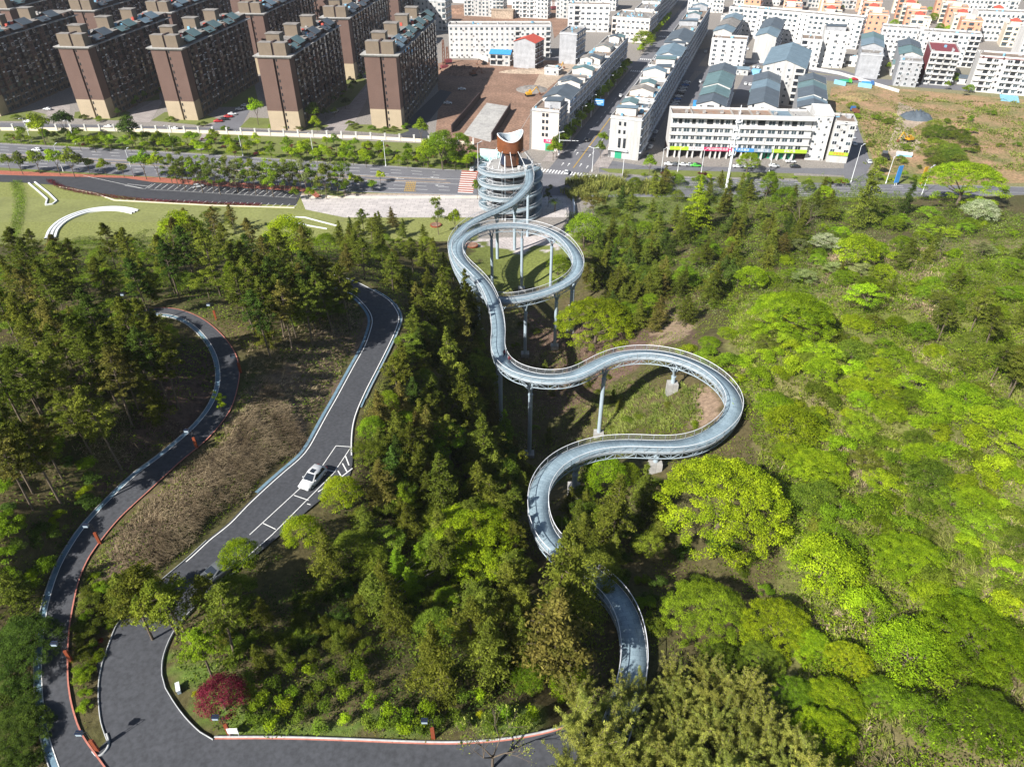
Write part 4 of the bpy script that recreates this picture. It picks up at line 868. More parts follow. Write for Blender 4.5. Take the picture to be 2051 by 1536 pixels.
# brown apartment slabs -------------------------------------------------
def slab_tower(x, y, hd, W, D, label, seed=0, h=33.0):
    B = Bld("apartment_tower", x, y, hd, W, D, h, label, "apartment block", "brown apartment towers of the estate"); r = random.Random(seed); wm = B.wallmb
    gy = 0.0; c = W * .52; g = .5; zb = 9.0
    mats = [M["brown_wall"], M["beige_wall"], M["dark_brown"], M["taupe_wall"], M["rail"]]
    for x0, x1 in ((0, c - g), (c + g, W)):
        wm.box(x0, x1, 0, 6, 0, zb, 1); wm.box(x0, x1, 0, 6, zb, h, 0)
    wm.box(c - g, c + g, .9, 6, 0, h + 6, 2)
    # long body behind the gable with bays
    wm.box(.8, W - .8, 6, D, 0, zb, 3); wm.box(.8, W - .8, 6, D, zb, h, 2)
    y0 = 6.0; k = 0
    while y0 < D - 3:
        wd = r.choice((2.6, 3.0, 3.4)); out = .9 if k % 2 == 0 else 0
        if out:
            for xx0, xx1 in ((W - .8, W + .3), (-.3, .8)): wm.box(xx0, xx1, y0, y0 + wd, 0, zb - 1, 3); wm.box(xx0, xx1, y0, y0 + wd, zb - 1, h + r.choice((-.5, 2.4, 2.4)), 0 if k % 4 else 2)
        for f in range(11):
            z = f * 3.0 + .8; xx = W + .3 if out else W - .8
            sv = B.W; B.W = xx; B.win('r', y0 + wd / 2, z, wd * .62, 1.7, f > 3 and k < 18 and out > 0, "white" if r.random() < .3 else "dark"); B.W = sv
            if not out: wm.box(W - .8, W + .1, y0 + .1, y0 + wd - .1, f * 3.0 + 2.6, f * 3.0 + 2.75, 4 if r.random() < .3 else 3); wm.box(W + .02, W + .1, y0 + .1, y0 + wd - .1, f * 3.0 - .1, f * 3.0 + .8, 3) if r.random() < .6 else None
        if out and r.random() < .8:
            for f in range(2, 11): wm.box(W + .3, W + .75, y0 + wd * .1, y0 + wd * .4, f * 3.0 + .1, f * 3.0 + .7, 4) if r.random() < .45 else None
        y0 += wd; k += 1
    for f in range(11): B.win('f', c - g * 0 + g + .55, f * 3.0 + .9, .6, 1.3, True, "dark")
    # cornice and set back top storeys
    o = MB(); o.box(-1.6, W + 1.6, -1.0, 7, h, h + .35); o.box(-1.1, W + 1.1, -.6, 6.6, h - .5, h); o.box(W - 1, W + 1.4, 7, D, h, h + .3); o.box(-1.4, 1, 7, D, h, h + .3); o.build("cornice", M["concrete"], B.e)
    t = MB()
    for x0, x1 in ((1.0, c - g), (c + g, W - 1.0)): t.box(x0, x1, .4, 5, h + .35, h + 5.6, 0, top=1)
    t.box(1.0, W - 1, 5, 8.5, h + .35, h + 3.4, 0, top=1); t.build("set_back_storey", [M["taupe_wall"], M["roof_grey"]], B.e)
    rb = MB(); rb.box(1.0, W - 1.0, 8.5, D - .5, h, h + 2.6, 1, top=0); rb.build("roof", [M["roof_grey"], M["dark_brown"]], B.e)
    yy = 8.5; k = 0
    while yy < D - 12:
        s_ = MB(); s_.box(1.8, W * .55, yy + 1, yy + 5.8, h + 2.6, h + 7.6, 0, top=1); s_.box(1.5, W * .55 + .3, yy + .7, yy + 6.1, h + 7.6, h + 7.85, 1); s_.build("stair_housing", [M["taupe_wall"], M["roof_grey"]], B.e)
        g_ = MB(); g_.gable(W * .5, W - .2, yy + 7.5, yy + 15, h + 2.6, 2.2, 'y', 0, 1, ov=.4); g_.gable(W * .66, W + .6, yy - 1, yy + 6, h + 1.8, 1.6, 'y', 0, 1, ov=.4); g_.build("awning_roof", [M[r.choice(["roof_slate", "roof_blue", "roof_teal"])], M["dark_brown"]], B.e)
        q = MB()
        for _ in range(14): cx, cy = r.uniform(2, W - 2), r.uniform(yy, yy + 14); q.box(cx - .6, cx + .6, cy - .5, cy + .5, h + 2.6, h + 2.6 + r.uniform(.4, 1.8), _ % 3)
        tag(q.build("rooftop_clutter", [M["clutter"], M["roof_red"], M["pale_blue"]], B.e), kind="stuff")
        yy += 23; k += 1
    B.done(mats)
TW = [(-274.5, 372.5, 84, "leftmost brown tower block, its beige foot cut by the left edge of the picture"), (-217.3, 368.5, 80, "brown tower block second from the left in the front row by the estate road"), (-171.8, 365.5, 80, "brown tower block third from the left, beside the lean-to parking shelter"),
      (-116.2, 348.5, 76, "brown tower block beside the row of parked cars on the courtyard road"), (-68.0, 351.5, 95, "brown tower block at the right end of the front row, next to the earth works"),
      (-159.5, 459.5, 90, "second row brown tower half shaded, between the third and fourth front towers"), (-107.5, 446, 90, "second row brown tower with its lower gable in shadow, behind the right end tower"), (-262.5, 470, 80, "second row brown tower behind the leftmost block, only its top in view"), (-214.5, 463.5, 80, "second row brown tower peeping over the third front tower"),
      (-316, 476, 80, "second row brown tower at the top left corner"), (-368, 482, 80, "brown tower cut by the left edge near the top corner"), (-146, 562, 80, "third row brown tower, its side showing behind the second row right of centre"), (-94, 556, 60, "third row brown tower at the top edge beside the white block"), (-200, 566, 80, "third row brown tower at the top edge behind the third front tower"), (-252, 572, 80, "third row brown tower at the top edge behind the second front tower"), (-305, 578, 80, "third row brown tower nearest the top left corner")]
for i, (x, y, D_, lb) in enumerate(TW): slab_tower(x, y, -6, 15.0, D_, lb, i)
# ---- left street row
hd = -18.2
def along(x, y, s, a=71.8): return (x + s * math.cos(R(a)), y + s * math.sin(R(a)))
B = house("corner_building", 8.8, 320.5, hd, 12.2, 15, 17, "cream corner building with pink lettered sign over a green shutter", 6, "pinkish_wall", "grey_wall", "roof_brown", bays=0 or 1, blank=True, bands="grey_wall", clutter=1, shacks=1, sidesingle=True, single=True)
for f in range(2, 6):
    for u in (5.2, 6.9): put("window", unit_window("dark"), B.e, (u, -.01, f * 2.83 + .5), 0, (1.2, 1, 1.5))
MB().box(6.4, 10.4, -.12, 0, 0, 3.2).build("shutter", M["green_door"], B.e)
sign(B, 5.6, 12.6, 3.5, 5.1, "pink_sign", "white_ink", "\u6c7d\u8f66\u5e7f\u573a")
x, y = 14.3, 343.5; seg_ = [(19, 16.5, "roof_slate", "gable_y", 0, "second white building of the left street row, with a slate gable roof"), (22, 16, "roof_grey", "flat", 3, "weathered flat roofed building with sheet shelters behind the slate gabled one left of the street"),
     (24, 16, "roof_brown", "flat", 2, "long flat roofed building cluttered with junk beside the street trees"), (22, 16.5, "roof_grey", "flat", 3, "building with teal roof shelter in the left street row"),
     (26, 17, "roof_brown", "flat", 3, "building beside the blank grey wall in the left street row"), (30, 17, "roof_grey", "flat", 2, "far end building of the left street row before the crossing")]
for i, (ln, h, rf, rt, sh, lb) in enumerate(seg_):
    house("street_building", x, y, hd, 13, ln - .3, h, lb, 5, "white_wall", "grey_wall", rf, rt, bays=3, clutter=3, shacks=sh, blank=(i == 0), sidesingle=(i < 3)); x, y = along(x, y, ln)
house("blank_wall_house", 30, 488, -20, 11, 22, 17.5, "tall house with a blank raw grey gable beside the left street row", 5, "grey_wall", "grey_wall", "roof_grey", blank=True, sidebays=5)
B = house("red_roofed_house", 1, 477, -24, 14.5, 14, 15, "raw grey house with a red gabled roof standing alone at the earth works", 5, "grey_wall", "brown_wall", "roof_red", "gable_y", blank=True, sidebays=3)
house("long_block", -41, 503, 0, 66, 12, 19, "long white six storey block behind the earth works", 6, "white_wall", "white_wall", "roof_grey", bays=20, ww=1.4, wh=1.3, clutter=2, sidebays=3)
g = MB(); g.gable(0, 20, 0, 12, 0, 1.8, 'x', 0, 1); 
B = house("site_office", -14, 482, -12, 13, 9, 7, "small site office with a bright blue sheet roof", 2, "white_wall", None, "blue_sheet", "gable_x", bays=3, clutter=0, sidebays=2)
house("balcony_block", 42, 592, -6, 31, 12, 18, "white block with long balconies beyond the blank grey house", 5, "white_wall", None, "roof_brown", bays=7, clutter=2, ww=2.6, sidebays=3)
house("stepped_block", 71, 558, -20, 27, 30, 15, "stepped cream block at the street crossing behind the round tree", 4, "pinkish_wall", "grey_wall", "roof_grey", bays=8, clutter=6, ww=2.2)
x, y = 92, 592
for i in range(5): house("street_building", x, y, hd, 14, 28, 15 + i % 2, "distant building in the left street row beyond the crossing", 5, "white_wall", "grey_wall", "roof_grey", bays=3, clutter=3, single=False, group="distant buildings left of the far street"); x, y = along(x, y, 29)
# ---- right street row
x, y = 42.0, 309.8; seg_ = [(16, 17, "roof_brown", "flat", 1, "white corner house with a green shutter at the street mouth"), (15, 15.5, "roof_slate", "flat", 1, "slate roofed building next behind the white corner house"), (14, 17, "roof_brown", "flat", 1, "building with a brown terrace third in the right street row"),
     (24, 16.5, "roof_grey", "flat", 1, "long building with green plants on its terrace in the right street row"), (26, 17, "roof_brown", "flat", 2, "building with khaki shelter roofs in the right street row"), (24, 17.5, "roof_brown", "flat", 2, "building just before the blue gabled one, right of the street"),
     (26, 18, "roof_blue", "gable_y", 0, "building with a wide blue gabled roof right of the street"), (12, 17, "roof_grey", "flat", 1, "narrow flat building between the blue and the slate gables"), (32, 18.5, "roof_slate", "gable_y", 0, "building with a tall slate gabled roof at the street crossing"), (40, 18, "roof_grey", "flat", 2, "long flat roofed building past the slate gable right of the street"), (60, 18, "roof_brown", "flat", 3, "farthest building of the right street row")]
for i, (ln, h, rf, rt, sh, lb) in enumerate(seg_):
    B = house("street_building", x, y, hd - (3 if i == 0 else 0), 13.4, ln - .3, h, lb, 5, "white_wall", "grey_wall", rf, rt, bays=3, clutter=3 if rt == "flat" else 0, shacks=sh, blank=(i == 0), sidesingle=(i < 4))
    if i == 0:
        for u in (4.2, 6.4):
            put("window", unit_window("dark"), B.e, (u, -.01, 14), 0, (1.0, 1, 1.6)); put("window", unit_window("dark"), B.e, (u, -.01, 10.6), 0, (1.0, 1, 1.6)); put("window", unit_window("dark"), B.e, (u + .4, -.01, 4.6), 0, (1.2, 1, 4.2))
        MB().box(3.0, 6.0, -.12, 0, 0, 3.4).build("shutter", M["green_door"], B.e); MB().box(0, 8.5, -1.3, 0, 3.6, 4.1).build("canopy", M["white_sign"], B.e)
    x, y = along(x, y, ln)
# ---- long shop front building F and its wing
B = Bld("shop_terrace", 68.1, 309.9, -5, 58.8, 13, 17, "long white four storey terrace with a row of coloured shop signs"); wm = B.wallmb; W, D, h = 58.8, 13, 17
wm.box(0, W, 2.0, D, 0, 3.6, 1); wm.box(0, W, 0, D, 3.6, 13.2, 0); wm.box(0, W, 1.6, D, 13.2, h, 0)
for z in (3.4, 6.6, 9.8, 13.0, 16.9): wm.box(-.4, W + .4, -.7, 0 if z < 13.1 else 1.6, z, z + (.35 if z not in (13.0, 16.9) else .8), 0)
xx = 0; k = 0
for wd in (3, 1.9, 3.6, 2.2, 3.8, 3.8, 2.2, 1.9, 3, 2.4, 3.6, 1.9, 2.4, 4.4, 4.4, 2.4, 3.2, 3.0, 3.2):
    if xx + wd > W: break
    for f in range(3):
        z = 4.6 + f * 3.2; put("window", unit_window("blue" if k % 3 else "white"), B.e, (xx + wd / 2, -.02, z), 0, (wd * .76, 1, 1.7))
    put("window", unit_window("dark" if k % 2 else "blue"), B.e, (xx + wd / 2, 1.58, 14.0), 0, (wd * .7, 1, 2.0))
    if k % 2 == 0: wm.box(xx - .2, xx + .2, -.25, 0, 3.6, 13.2, 0)
    wm.box(xx - .25, xx + .25, -.5, 2.0, 0, 3.5, 0); xx += wd; k += 1
for k in range(14): x0 = 1 + k * 4.2; MB().box(x0, x0 + 3.4, 1.85, 2.0, 0, 3.1).build("shutter", M["green_door"] if k >= 9 else M["black"], B.e) if x0 + 3.4 < W else None
rb = MB()
for i, (a0, a1, m_) in enumerate(((0, 9, 0), (9.1, 26, 1), (26.1, 34, 0), (34.1, 42.5, 1), (42.6, 51, 2), (51.1, W, 3))): rb.box(a0, a1, 1.8, D - .2, h, h + .1 + .03 * i, m_); rb.box(a1 - .2, a1, 1.6, D, h + .1, h + 1.0, 3)
rb.build("roof", [M["roof_brown"], mat("rust stained roof", (.30, .17, .11), .95, .4, .4, c2=(.24, .22, .19), fine=.3), M["roof_blue"], M["concrete"]], B.e)
for (a0, a1, b0_, b1) in ((0, W, 1.6, 1.8), (0, W, D - .2, D), (0, .2, 1.8, D - .2)): wm.box(a0, a1, b0_, b1, h, h + 1.1, 0)
for k in range(7): cx = 6 + k * 7.5; MB().box(cx, cx + 1.2, 6, 7, h + .2, h + 1.4).build("water_tank", M["clutter"], B.e)
B.done([M["white_wall"], M["dark_brown"]])
sgn_ = [(0.6, 8.6, "lime_sign", "yellow_ink", "\u751f\u6d3b\u8d85\u5e02"), (8.7, 15, "white_sign", "red_ink", "\u5929\u8679\u77f3\u6750"), (15.1, 27.4, "pink_sign", "white_ink", "\u5b8f\u8fdc\u5efa\u6750\u6279\u53d1\u90e8"), (27.5, 36.4, "blue_sign", "white_ink", "\u6c7d\u8f66\u7f8e\u5bb9"), (36.5, 44, "grey_sign", "white_ink", "\u798f\u6e90\u95e8\u4e1a"), (44.1, 58.6, "lime_sign", "white_ink", "\u5bb6\u5177\u5e7f\u573a")]
for a0, a1, m_, ik, tx in sgn_: sign(B, a0, a1, 3.5, 5.0, m_, ik, tx, -1.0)
B2 = house("white_stair_block", 127.2, 306.5, -12, 7.5, 14, 19, "tall narrow white stair block beside the shop terrace", 6, "white_wall", None, "white_wall", bays=2, clutter=0, ww=1.0, wh=1.1, sidebays=0, gh=2)
B3 = house("shop_wing", 135.5, 303.5, -14, 8.2, 12, 16.5, "narrow white shop wing with a green sign at the lane corner", 5, "white_wall", "white_wall", "roof_brown", bays=3, clutter=1, ww=2.0, sidebays=0, ground="x")
sign(B3, .2, 8.0, 3.2, 4.6, "lime_sign", "red_ink", "\u519c\u5bb6\u83dc\u9986", -.4)
# ---- gabled rows behind the shops
rows = [(86, 343.5, 13, [(14, "roof_slate", 13.5), (14, "roof_teal", 14), (26, "roof_teal", 15), (16, "roof_slate", 15.5)], "first gabled row behind the shop terrace"),
        (108.5, 338, 12.6, [(28, "roof_slate", 14.5), (16, "roof_blue", 14.5), (14, "roof_slate", 15)], "middle gabled row behind the shop terrace"),
        (131, 336.5, 12.6, [(9, "roof_slate", 14), (7, "roof_blue", 13.6), (16, "roof_slate", 14.5), (12, "roof_teal", 14.4), (12, "roof_slate", 15)], "right hand gabled row next to the waste ground")]
ordn = ["first", "second", "third", "fourth", "fifth"]
for x, y, W_, sg, lb in rows:
    for i, (ln, rf, h) in enumerate(sg):
        house("gabled_house", x, y, hd, W_, ln - .25, h, f"{ordn[i]} house from the front in the {lb}", 5, "white_wall", "grey_wall", rf, "gable_y", bays=3, single=(i == 0), clutter=0); x, y = along(x, y, ln)
Bx = house("blue_roofed_hall", 131, 396, -22, 21, 46, 19, "tall building with a pale blue sheet roof and a white stair strip", 6, "white_wall", "grey_wall", "roof_blue", "gable_y", bays=4, clutter=0)
MB().box(21.0, 22.2, 18, 23, 0, 18.8).build("stair_tower", M["white_wall"], Bx.e)
house("white_block", 124, 481, -19, 21, 12, 15.5, "white six storey block with square windows behind the first gabled row", 6, "white_wall", None, "roof_brown", bays=4, clutter=1, ww=1.7, wh=1.5)
for x, y, W_, sg, lb in ((155.7, 497, 13, [(24, "roof_blue", 14.5), (16, "roof_slate", 15), (18, "roof_slate", 15)], "row behind the blank white gable"), (133, 515, 12, [(16, "roof_blue", 14), (24, "roof_grey", 14.5), (18, "roof_blue", 15)], "narrow row behind the square windowed block"),
                     (205.1, 451, 12.3, [(14, "roof_grey", 13), (20, "roof_blue", 15), (18, "roof_teal", 15)], "grey row past the red car"), (219.8, 432, 11.8, [(12, "roof_grey", 13), (20, "roof_teal", 14.5), (18, "roof_slate", 15)], "white row at the edge of the waste ground")):
    for i, (ln, rf, h) in enumerate(sg):
        gw = "grey_wall" if x < 220 and x > 200 else "white_wall"
        house("gabled_house", x, y, -22, W_, ln - .25, h, f"{ordn[i]} house from the front in the {lb}", 5, gw, "grey_wall", rf, "gable_y" if i or x < 200 else "flat", bays=3, single=(i == 0), clutter=1, blank=(x < 160 or (200 < x < 218))); x, y = along(x, y, ln, 68)
house("white_block", 192, 478, -18, 14.5, 22, 20, "tall white block with grey striped penthouse above the back lane", 6, "white_wall", None, "roof_grey", bays=3, clutter=1, shacks=1)
house("white_block", 178, 476, -18, 12, 16, 16, "lower white block left of the penthouse block", 5, "white_wall", None, "roof_brown", bays=3, clutter=1)
house("long_block", 158, 577, -32, 92, 12, 18.5, "long white balcony block running across behind the gabled rows", 6, "white_wall", None, "roof_grey", bays=26, ww=2.0, wh=1.4, clutter=3)
house("long_block", 238, 502, -22, 24, 12, 18, "white block behind the blue gabled grey row", 6, "white_wall", None, "roof_grey", bays=8, ww=1.8, clutter=1, single=True)
house("long_block", 256, 488, -22, 34, 12, 18, "long white block behind the last gabled row", 6, "white_wall", None, "roof_grey", bays=11, ww=1.8, clutter=2, single=True)
house("maroon_trimmed_block", 238, 436, -22, 15, 30, 17, "block with maroon trim and dark stacked balconies", 6, "white_wall", "maroon", "maroon", bays=4, clutter=1, balc=1, ww=2.8)
house("maroon_trimmed_block", 257, 420, -22, 50, 14, 18, "long white block with maroon roof edges at the right edge of the town", 6, "white_wall", None, "roof_brown", bays=15, clutter=3, balc=2, ww=2.4, bands="maroon")
# ---- salmon and cream estate beyond
k = 0
for r_ in range(5):
    for c_ in range(7):
        x = 178 + c_ * 27 + r_ * 9; y = 612 - c_ * 13 + r_ * 27 + (0 if c_ % 2 else 4)
        if c_ == 0 and r_ < 1: continue
        cream = (c_ + r_) % 2 == 0
        place = ["nearest", "second", "third", "fourth", "farthest"][r_]
        house("villa_block", x, y, -22, 13, 14, 13 if cream else 15, ("cream villa block with a red pyramid roof, " if cream else "salmon villa block, ") + place + " rank of the pastel estate", 4, "cream_wall" if cream else "salmon_wall", None, "roof_grey", bays=3, clutter=1, single=False, sidebays=3, group=("cream" if cream else "salmon") + f" villas in the {place} rank")
        e = bpy.data.objects[-1] if False else None
        if cream:
            root = [o for o in col.objects if o.name.startswith("villa_block")][-1] if False else None
        VL = (x, y)
        b = MB(); cx, cy = 5, 5; z = 13 if cream else 15; rr = 3.4
        b.box(cx - 3, cx + 3, cy - 3, cy + 3, z, z + 3, 1)
        if cream: b.add([(cx - rr, cy - rr, z + 3), (cx + rr, cy - rr, z + 3), (cx + rr, cy + rr, z + 3), (cx - rr, cy + rr, z + 3), (cx, cy, z + 4.8)], [(0, 1, 4), (1, 2, 4), (2, 3, 4), (3, 0, 4)], 0)
        par = max((o for o in bpy.data.objects if o.name.startswith("villa_block")), key=lambda o: o.name if '.' in o.name else o.name + '.000')
        b.build("roof_pavilion", [M["roof_red"], M["cream_wall"]], par); k += 1
far_b = [(-75, 600, 26, 14, 20, "tall white block at the top edge beside the brown towers"), (-40, 660, 34, 12, 14, "distant white block left of centre at the top edge"), (0, 652, 30, 12, 15, "distant white block above the earth works"), (36, 648, 30, 12, 15, "distant white block behind the balcony block"),
         (150, 680, 30, 14, 17, "distant block beyond the end of the street"), (60, 690, 30, 14, 16, "distant pale block far up the left side of the street"), (200, 720, 40, 14, 16, "distant white block at the top right of the pastel estate"), (260, 700, 40, 14, 17, "distant white block near the top right corner"), (330, 560, 40, 14, 18, "white block at the right edge behind the long maroon block"), (350, 620, 40, 14, 18, "far white block at the top right corner"), (330, 500, 40, 14, 17, "white block at the right edge beside the playground"), (375, 540, 30, 14, 16, "pale block farthest to the right")]
for x, y, W_, D_, h, lb in far_b: house("distant_block", x, y, -14, W_, D_, h, lb, 5, "white_wall", None, "roof_grey", bays=int(W_ / 3), clutter=2, single=False)

sh_ = [(1470, 150, 8, 5, "roof_blue", "low blue roofed shed in the yard of the first gabled row"), (1500, 198, 6, 5, "roof_teal", "low teal roofed shed between the first and middle gabled rows"), (1598, 205, 6, 6, "roof_slate", "low slate shed at the front of the right gabled row"), (1690, 133, 9, 5, "roof_grey", "low grey shed at the back lane by the penthouse block"), (1782, 152, 6, 8, "roof_teal", "low house between the grey row and the last gabled row"), (1868, 150, 10, 7, "roof_red", "low red roofed house right of the last gabled row"), (1905, 168, 12, 6, "roof_slate", "low slate roofed house before the maroon trimmed block"), (1352, 140, 6, 5, "roof_slate", "low shed behind the right street row"), (1440, 62, 10, 8, "white_wall2", "pale flat house behind the square windowed block"), (1620, 88, 12, 8, "roof_grey", "pale house before the long balcony block"), (1580, 66, 10, 8, "roof_blue", "blue roofed house before the long balcony block"), (1745, 62, 10, 8, "roof_grey", "flat house between the pastel villas and the grey row"), (1120, 112, 8, 6, "roof_brown", "low house at the foot of the blank grey house"), (1090, 150, 9, 6, "roof_grey", "half demolished low house beside the left street row"), (1240, 68, 12, 8, "roof_grey", "flat roofed house left of the street crossing"), (1010, 8, 14, 8, "roof_slate", "low slate house beyond the second earth works"), (860, 8, 12, 10, "roof_blue", "low blue roofed building left of the second earth works")]
for px, py, W_, D_, rf, lb in sh_:
    X, Y = G(px, py); house("small_house", X, Y, -20, W_, D_, 3.5 + (py % 3) * 1.6 + (3 if py < 100 else 0), lb, 1 + (py < 100), "white_wall", None, rf, "gable_x" if "roof_" in rf and rf not in ("roof_grey", "roof_brown") else "flat", bays=2, clutter=.6 if rf in ("roof_grey", "roof_brown", "white_wall2") else 0, sidebays=1)
# ---------------------------------------------------------------- vegetation prototypes
def quads(P, U, Vv):
    n = len(P); V = np.concatenate([P - U, P - Vv * .55, P + U, P + Vv * .55]); i = np.arange(n)
    return V, np.stack([i, i + n, i + 2 * n, i + 3 * n], 1)
def leafcloud(lobes, n, size, g, inner=.45, flat=.35, asp=.75, droop=0.0):
    """n leaves scattered over the shells of ellipsoid lobes [(cx,cy,cz,rx,ry,rz)]"""
    L_ = np.array(lobes, float); wgt = (L_[:, 3] * L_[:, 4] + L_[:, 4] * L_[:, 5]) ** .9; idx = g.choice(len(L_), n, p=wgt / wgt.sum())
    d = g.normal(size=(n, 3)); d /= np.linalg.norm(d, axis=1)[:, None]; d[:, 2] = np.where(d[:, 2] < -.3, -d[:, 2] * .6, d[:, 2])
    rad = (inner + (1 - inner) * g.random(n) ** .5) * (1 + g.normal(size=n) * .06)
    P = L_[idx, :3] + d * L_[idx, 3:] * rad[:, None]
    nrm = d * .8 + g.normal(size=(n, 3)) * flat * 1.6 + np.array((0, 0, .45)); nrm /= np.linalg.norm(nrm, axis=1)[:, None]
    a = g.normal(size=(n, 3)); a[:, 2] -= droop; U = a - nrm * (a * nrm).sum(1)[:, None]; U /= np.linalg.norm(U, axis=1)[:, None]; W2 = np.cross(nrm, U)
    s = size * (.6 + .8 * g.random(n))[:, None] / 2
    return P, U * s, W2 * s * asp
PLACE = {}
def wood_mb(segs, m=0):
    b = MB()
    for p0, p1, r0, r1 in segs: b.tube(p0, p1, r0, r1, n=6, cap=False)
    return b
def limbs(g, h, r, zt, n, tr):
    s = [((0, 0, -.6), (g.normal() * .1, g.normal() * .1, zt), tr, tr * .75)]
    top = s[0][1]
    for k in range(n):
        a = 2 * math.pi * k / n + g.random(); q = g.uniform(.4, .75); e = (top[0] + math.cos(a) * r * q, top[1] + math.sin(a) * r * q, zt + (h - zt) * g.uniform(.4, .75)); m = tuple((top[i] * .6 + e[i] * .4) + g.normal() * .1 for i in range(3))
        s.append((top, m, tr * .5, tr * .35)); s.append((m, e, tr * .35, tr * .12))
    return s
def make(kind, seed):
    g = np.random.default_rng(seed); lob = []; segs = []
    if kind == "broad":      # wide domed crown of many rounded clumps
        h, r = 9.0, 4.6; zt = 3.0; segs = limbs(g, h, r, zt, 7, .26)
        for k in range(60):
            a = k * 2.39996 + g.normal() * .25; q = math.sqrt((k + .5) / 60) * .97; zz = zt + 1.0 + (h - zt - 1.2) * (1 - q ** 2.2) * g.uniform(.72, 1.05); s = g.uniform(.85, 1.5)
            lob.append((math.cos(a) * r * q, math.sin(a) * r * q, zz, s, s, s * .62))
        for k in range(14): a = g.uniform(0, 6.28); lob.append((math.cos(a) * r * g.uniform(.7, 1.02), math.sin(a) * r * g.uniform(.7, 1.02), zt + g.uniform(.2, 1.6), .8, .8, .5))
        return h, 2 * r, leafcloud(lob, 9500, .31, g), segs, None
    if kind == "dome":       # very large dense dome of small clumps
        h, r = 11.0, 8.5; zt = 3.2; segs = limbs(g, h * .8, r, zt, 9, .4); N_ = 190
        for k in range(N_):
            a = k * 2.39996 + g.normal() * .15; q = math.sqrt((k + .5) / N_) * 1.0; s = g.uniform(.75, 1.25); zz = zt + 1.2 + (h - zt - 1.6) * max(0, 1 - q ** 2.6) ** .8 * g.uniform(.86, 1.04) - (.5 if q > .9 else 0)
            lob.append((math.cos(a) * r * q * g.uniform(.93, 1.05), math.sin(a) * r * q * g.uniform(.93, 1.05), zz, s, s, s * .6))
        return h, 2 * r, leafcloud(lob, 34000, .28, g, .3), segs, None
    if kind == "tiered":     # airy spreading tree with flat sprays
        h, r = 8.0, 4.0; zt = 3.2; segs = limbs(g, h, r, zt, 9, .16)
        for k in range(34):
            a = g.uniform(0, 6.28); q = math.sqrt(g.random()); s = g.uniform(.7, 1.4)
            lob.append((math.cos(a) * r * q, math.sin(a) * r * q, zt + .3 + (h - zt) * (1 - q * .7) * g.uniform(.55, 1.0), s, s, s * .3))
        return h, 2 * r, leafcloud(lob, 6000, .28, g, .3), segs, None
    if kind == "conifer":    # cone of drooping uneven boughs
        h, r = 11.0, 2.5 * g.uniform(.85, 1.2); segs = [((0, 0, -.6), (0, 0, h * .95), .17, .03)]
        z = h * .14
        while z < h * .97:
            t = z / h; rr = r * (1 - t) ** .72 * (1.0 + .12 * g.normal()); nb = 5 if t < .8 else 3
            for k in range(nb):
                a = g.uniform(0, 6.28); L_ = rr * g.uniform(.4, 1.25) * (1 + .22 * math.cos(a - seed)); c, s_ = math.cos(a), math.sin(a)
                for q in (.35, .68, .95): lob.append((c * L_ * q, s_ * L_ * q, z - L_ * q * .16 + g.normal() * .1, .34 * L_ * .6 + .22, .34 * L_ * .6 + .22, .26))
                if k % 2 == 0: segs.append(((0, 0, z), (c * L_ * .85, s_ * L_ * .85, z - L_ * .1), .035, .015))
            z += h * .037
        lob.append((0, 0, h * .97, .2, .2, .5))
        return h, 2 * r, leafcloud(lob, 7500, .30, g, .2, .5), segs, None
    if kind == "pine":       # tall bare trunk, ragged olive crown high up
        h, r = 13.5, 2.7; bend = g.normal(size=2) * .5; segs = [((0, 0, -.8), (bend[0] * .4, bend[1] * .4, h * .5), .17, .12), ((bend[0] * .4, bend[1] * .4, h * .5), (bend[0], bend[1], h * .97), .12, .03)]
        z = h * .46
        while z < h:
            t = (z / h - .46) / .54; rr = r * (math.sin(math.pi * min(1, .25 + t * .8)) ** .8)
            for k in range(4):
                a = g.uniform(0, 6.28); L_ = rr * g.uniform(.4, 1.15); c, s_ = math.cos(a), math.sin(a); bx, by = bend * (z / h)
                for q in (.5, .95): lob.append((bx + c * L_ * q, by + s_ * L_ * q, z + L_ * q * .12 + g.normal() * .15, .5, .5, .32))
                segs.append(((bx, by, z - .2), (bx + c * L_ * .9, by + s_ * L_ * .9, z + L_ * .1), .04, .012))
            z += h * .036
        for k in range(7): a = g.uniform(0, 6.28); z = h * g.uniform(.15, .45); segs.append(((0, 0, z), (math.cos(a) * .9, math.sin(a) * .9, z + .2), .025, .01))
        return h, 2 * r, leafcloud(lob, 5600, .29, g, .15, .5), segs, None
    if kind == "round":      # street tree
        h, r = 5.2, 1.9; segs = limbs(g, h, r, 1.7, 4, .09)
        for k in range(16): a = g.uniform(0, 6.28); q = math.sqrt(g.random()) * .75; s = g.uniform(.55, .95); lob.append((math.cos(a) * r * q, math.sin(a) * r * q, 2.1 + 2.6 * (1 - q ** 2) * g.uniform(.5, 1), s, s, s * .8))
        return h, 2 * r, leafcloud(lob, 1500, .34, g), segs, None
    if kind == "slim":       # thin airy roadside tree
        h, r = 7.0, 1.7; segs = limbs(g, h, r, 2.2, 6, .08)
        for k in range(20): a = g.uniform(0, 6.28); q = g.random(); lob.append((math.cos(a) * r * q, math.sin(a) * r * q, g.uniform(2.2, 6.8), .5, .5, .6))
        return h, 2 * r, leafcloud(lob, 2200, .24, g, .1, .6), segs, None
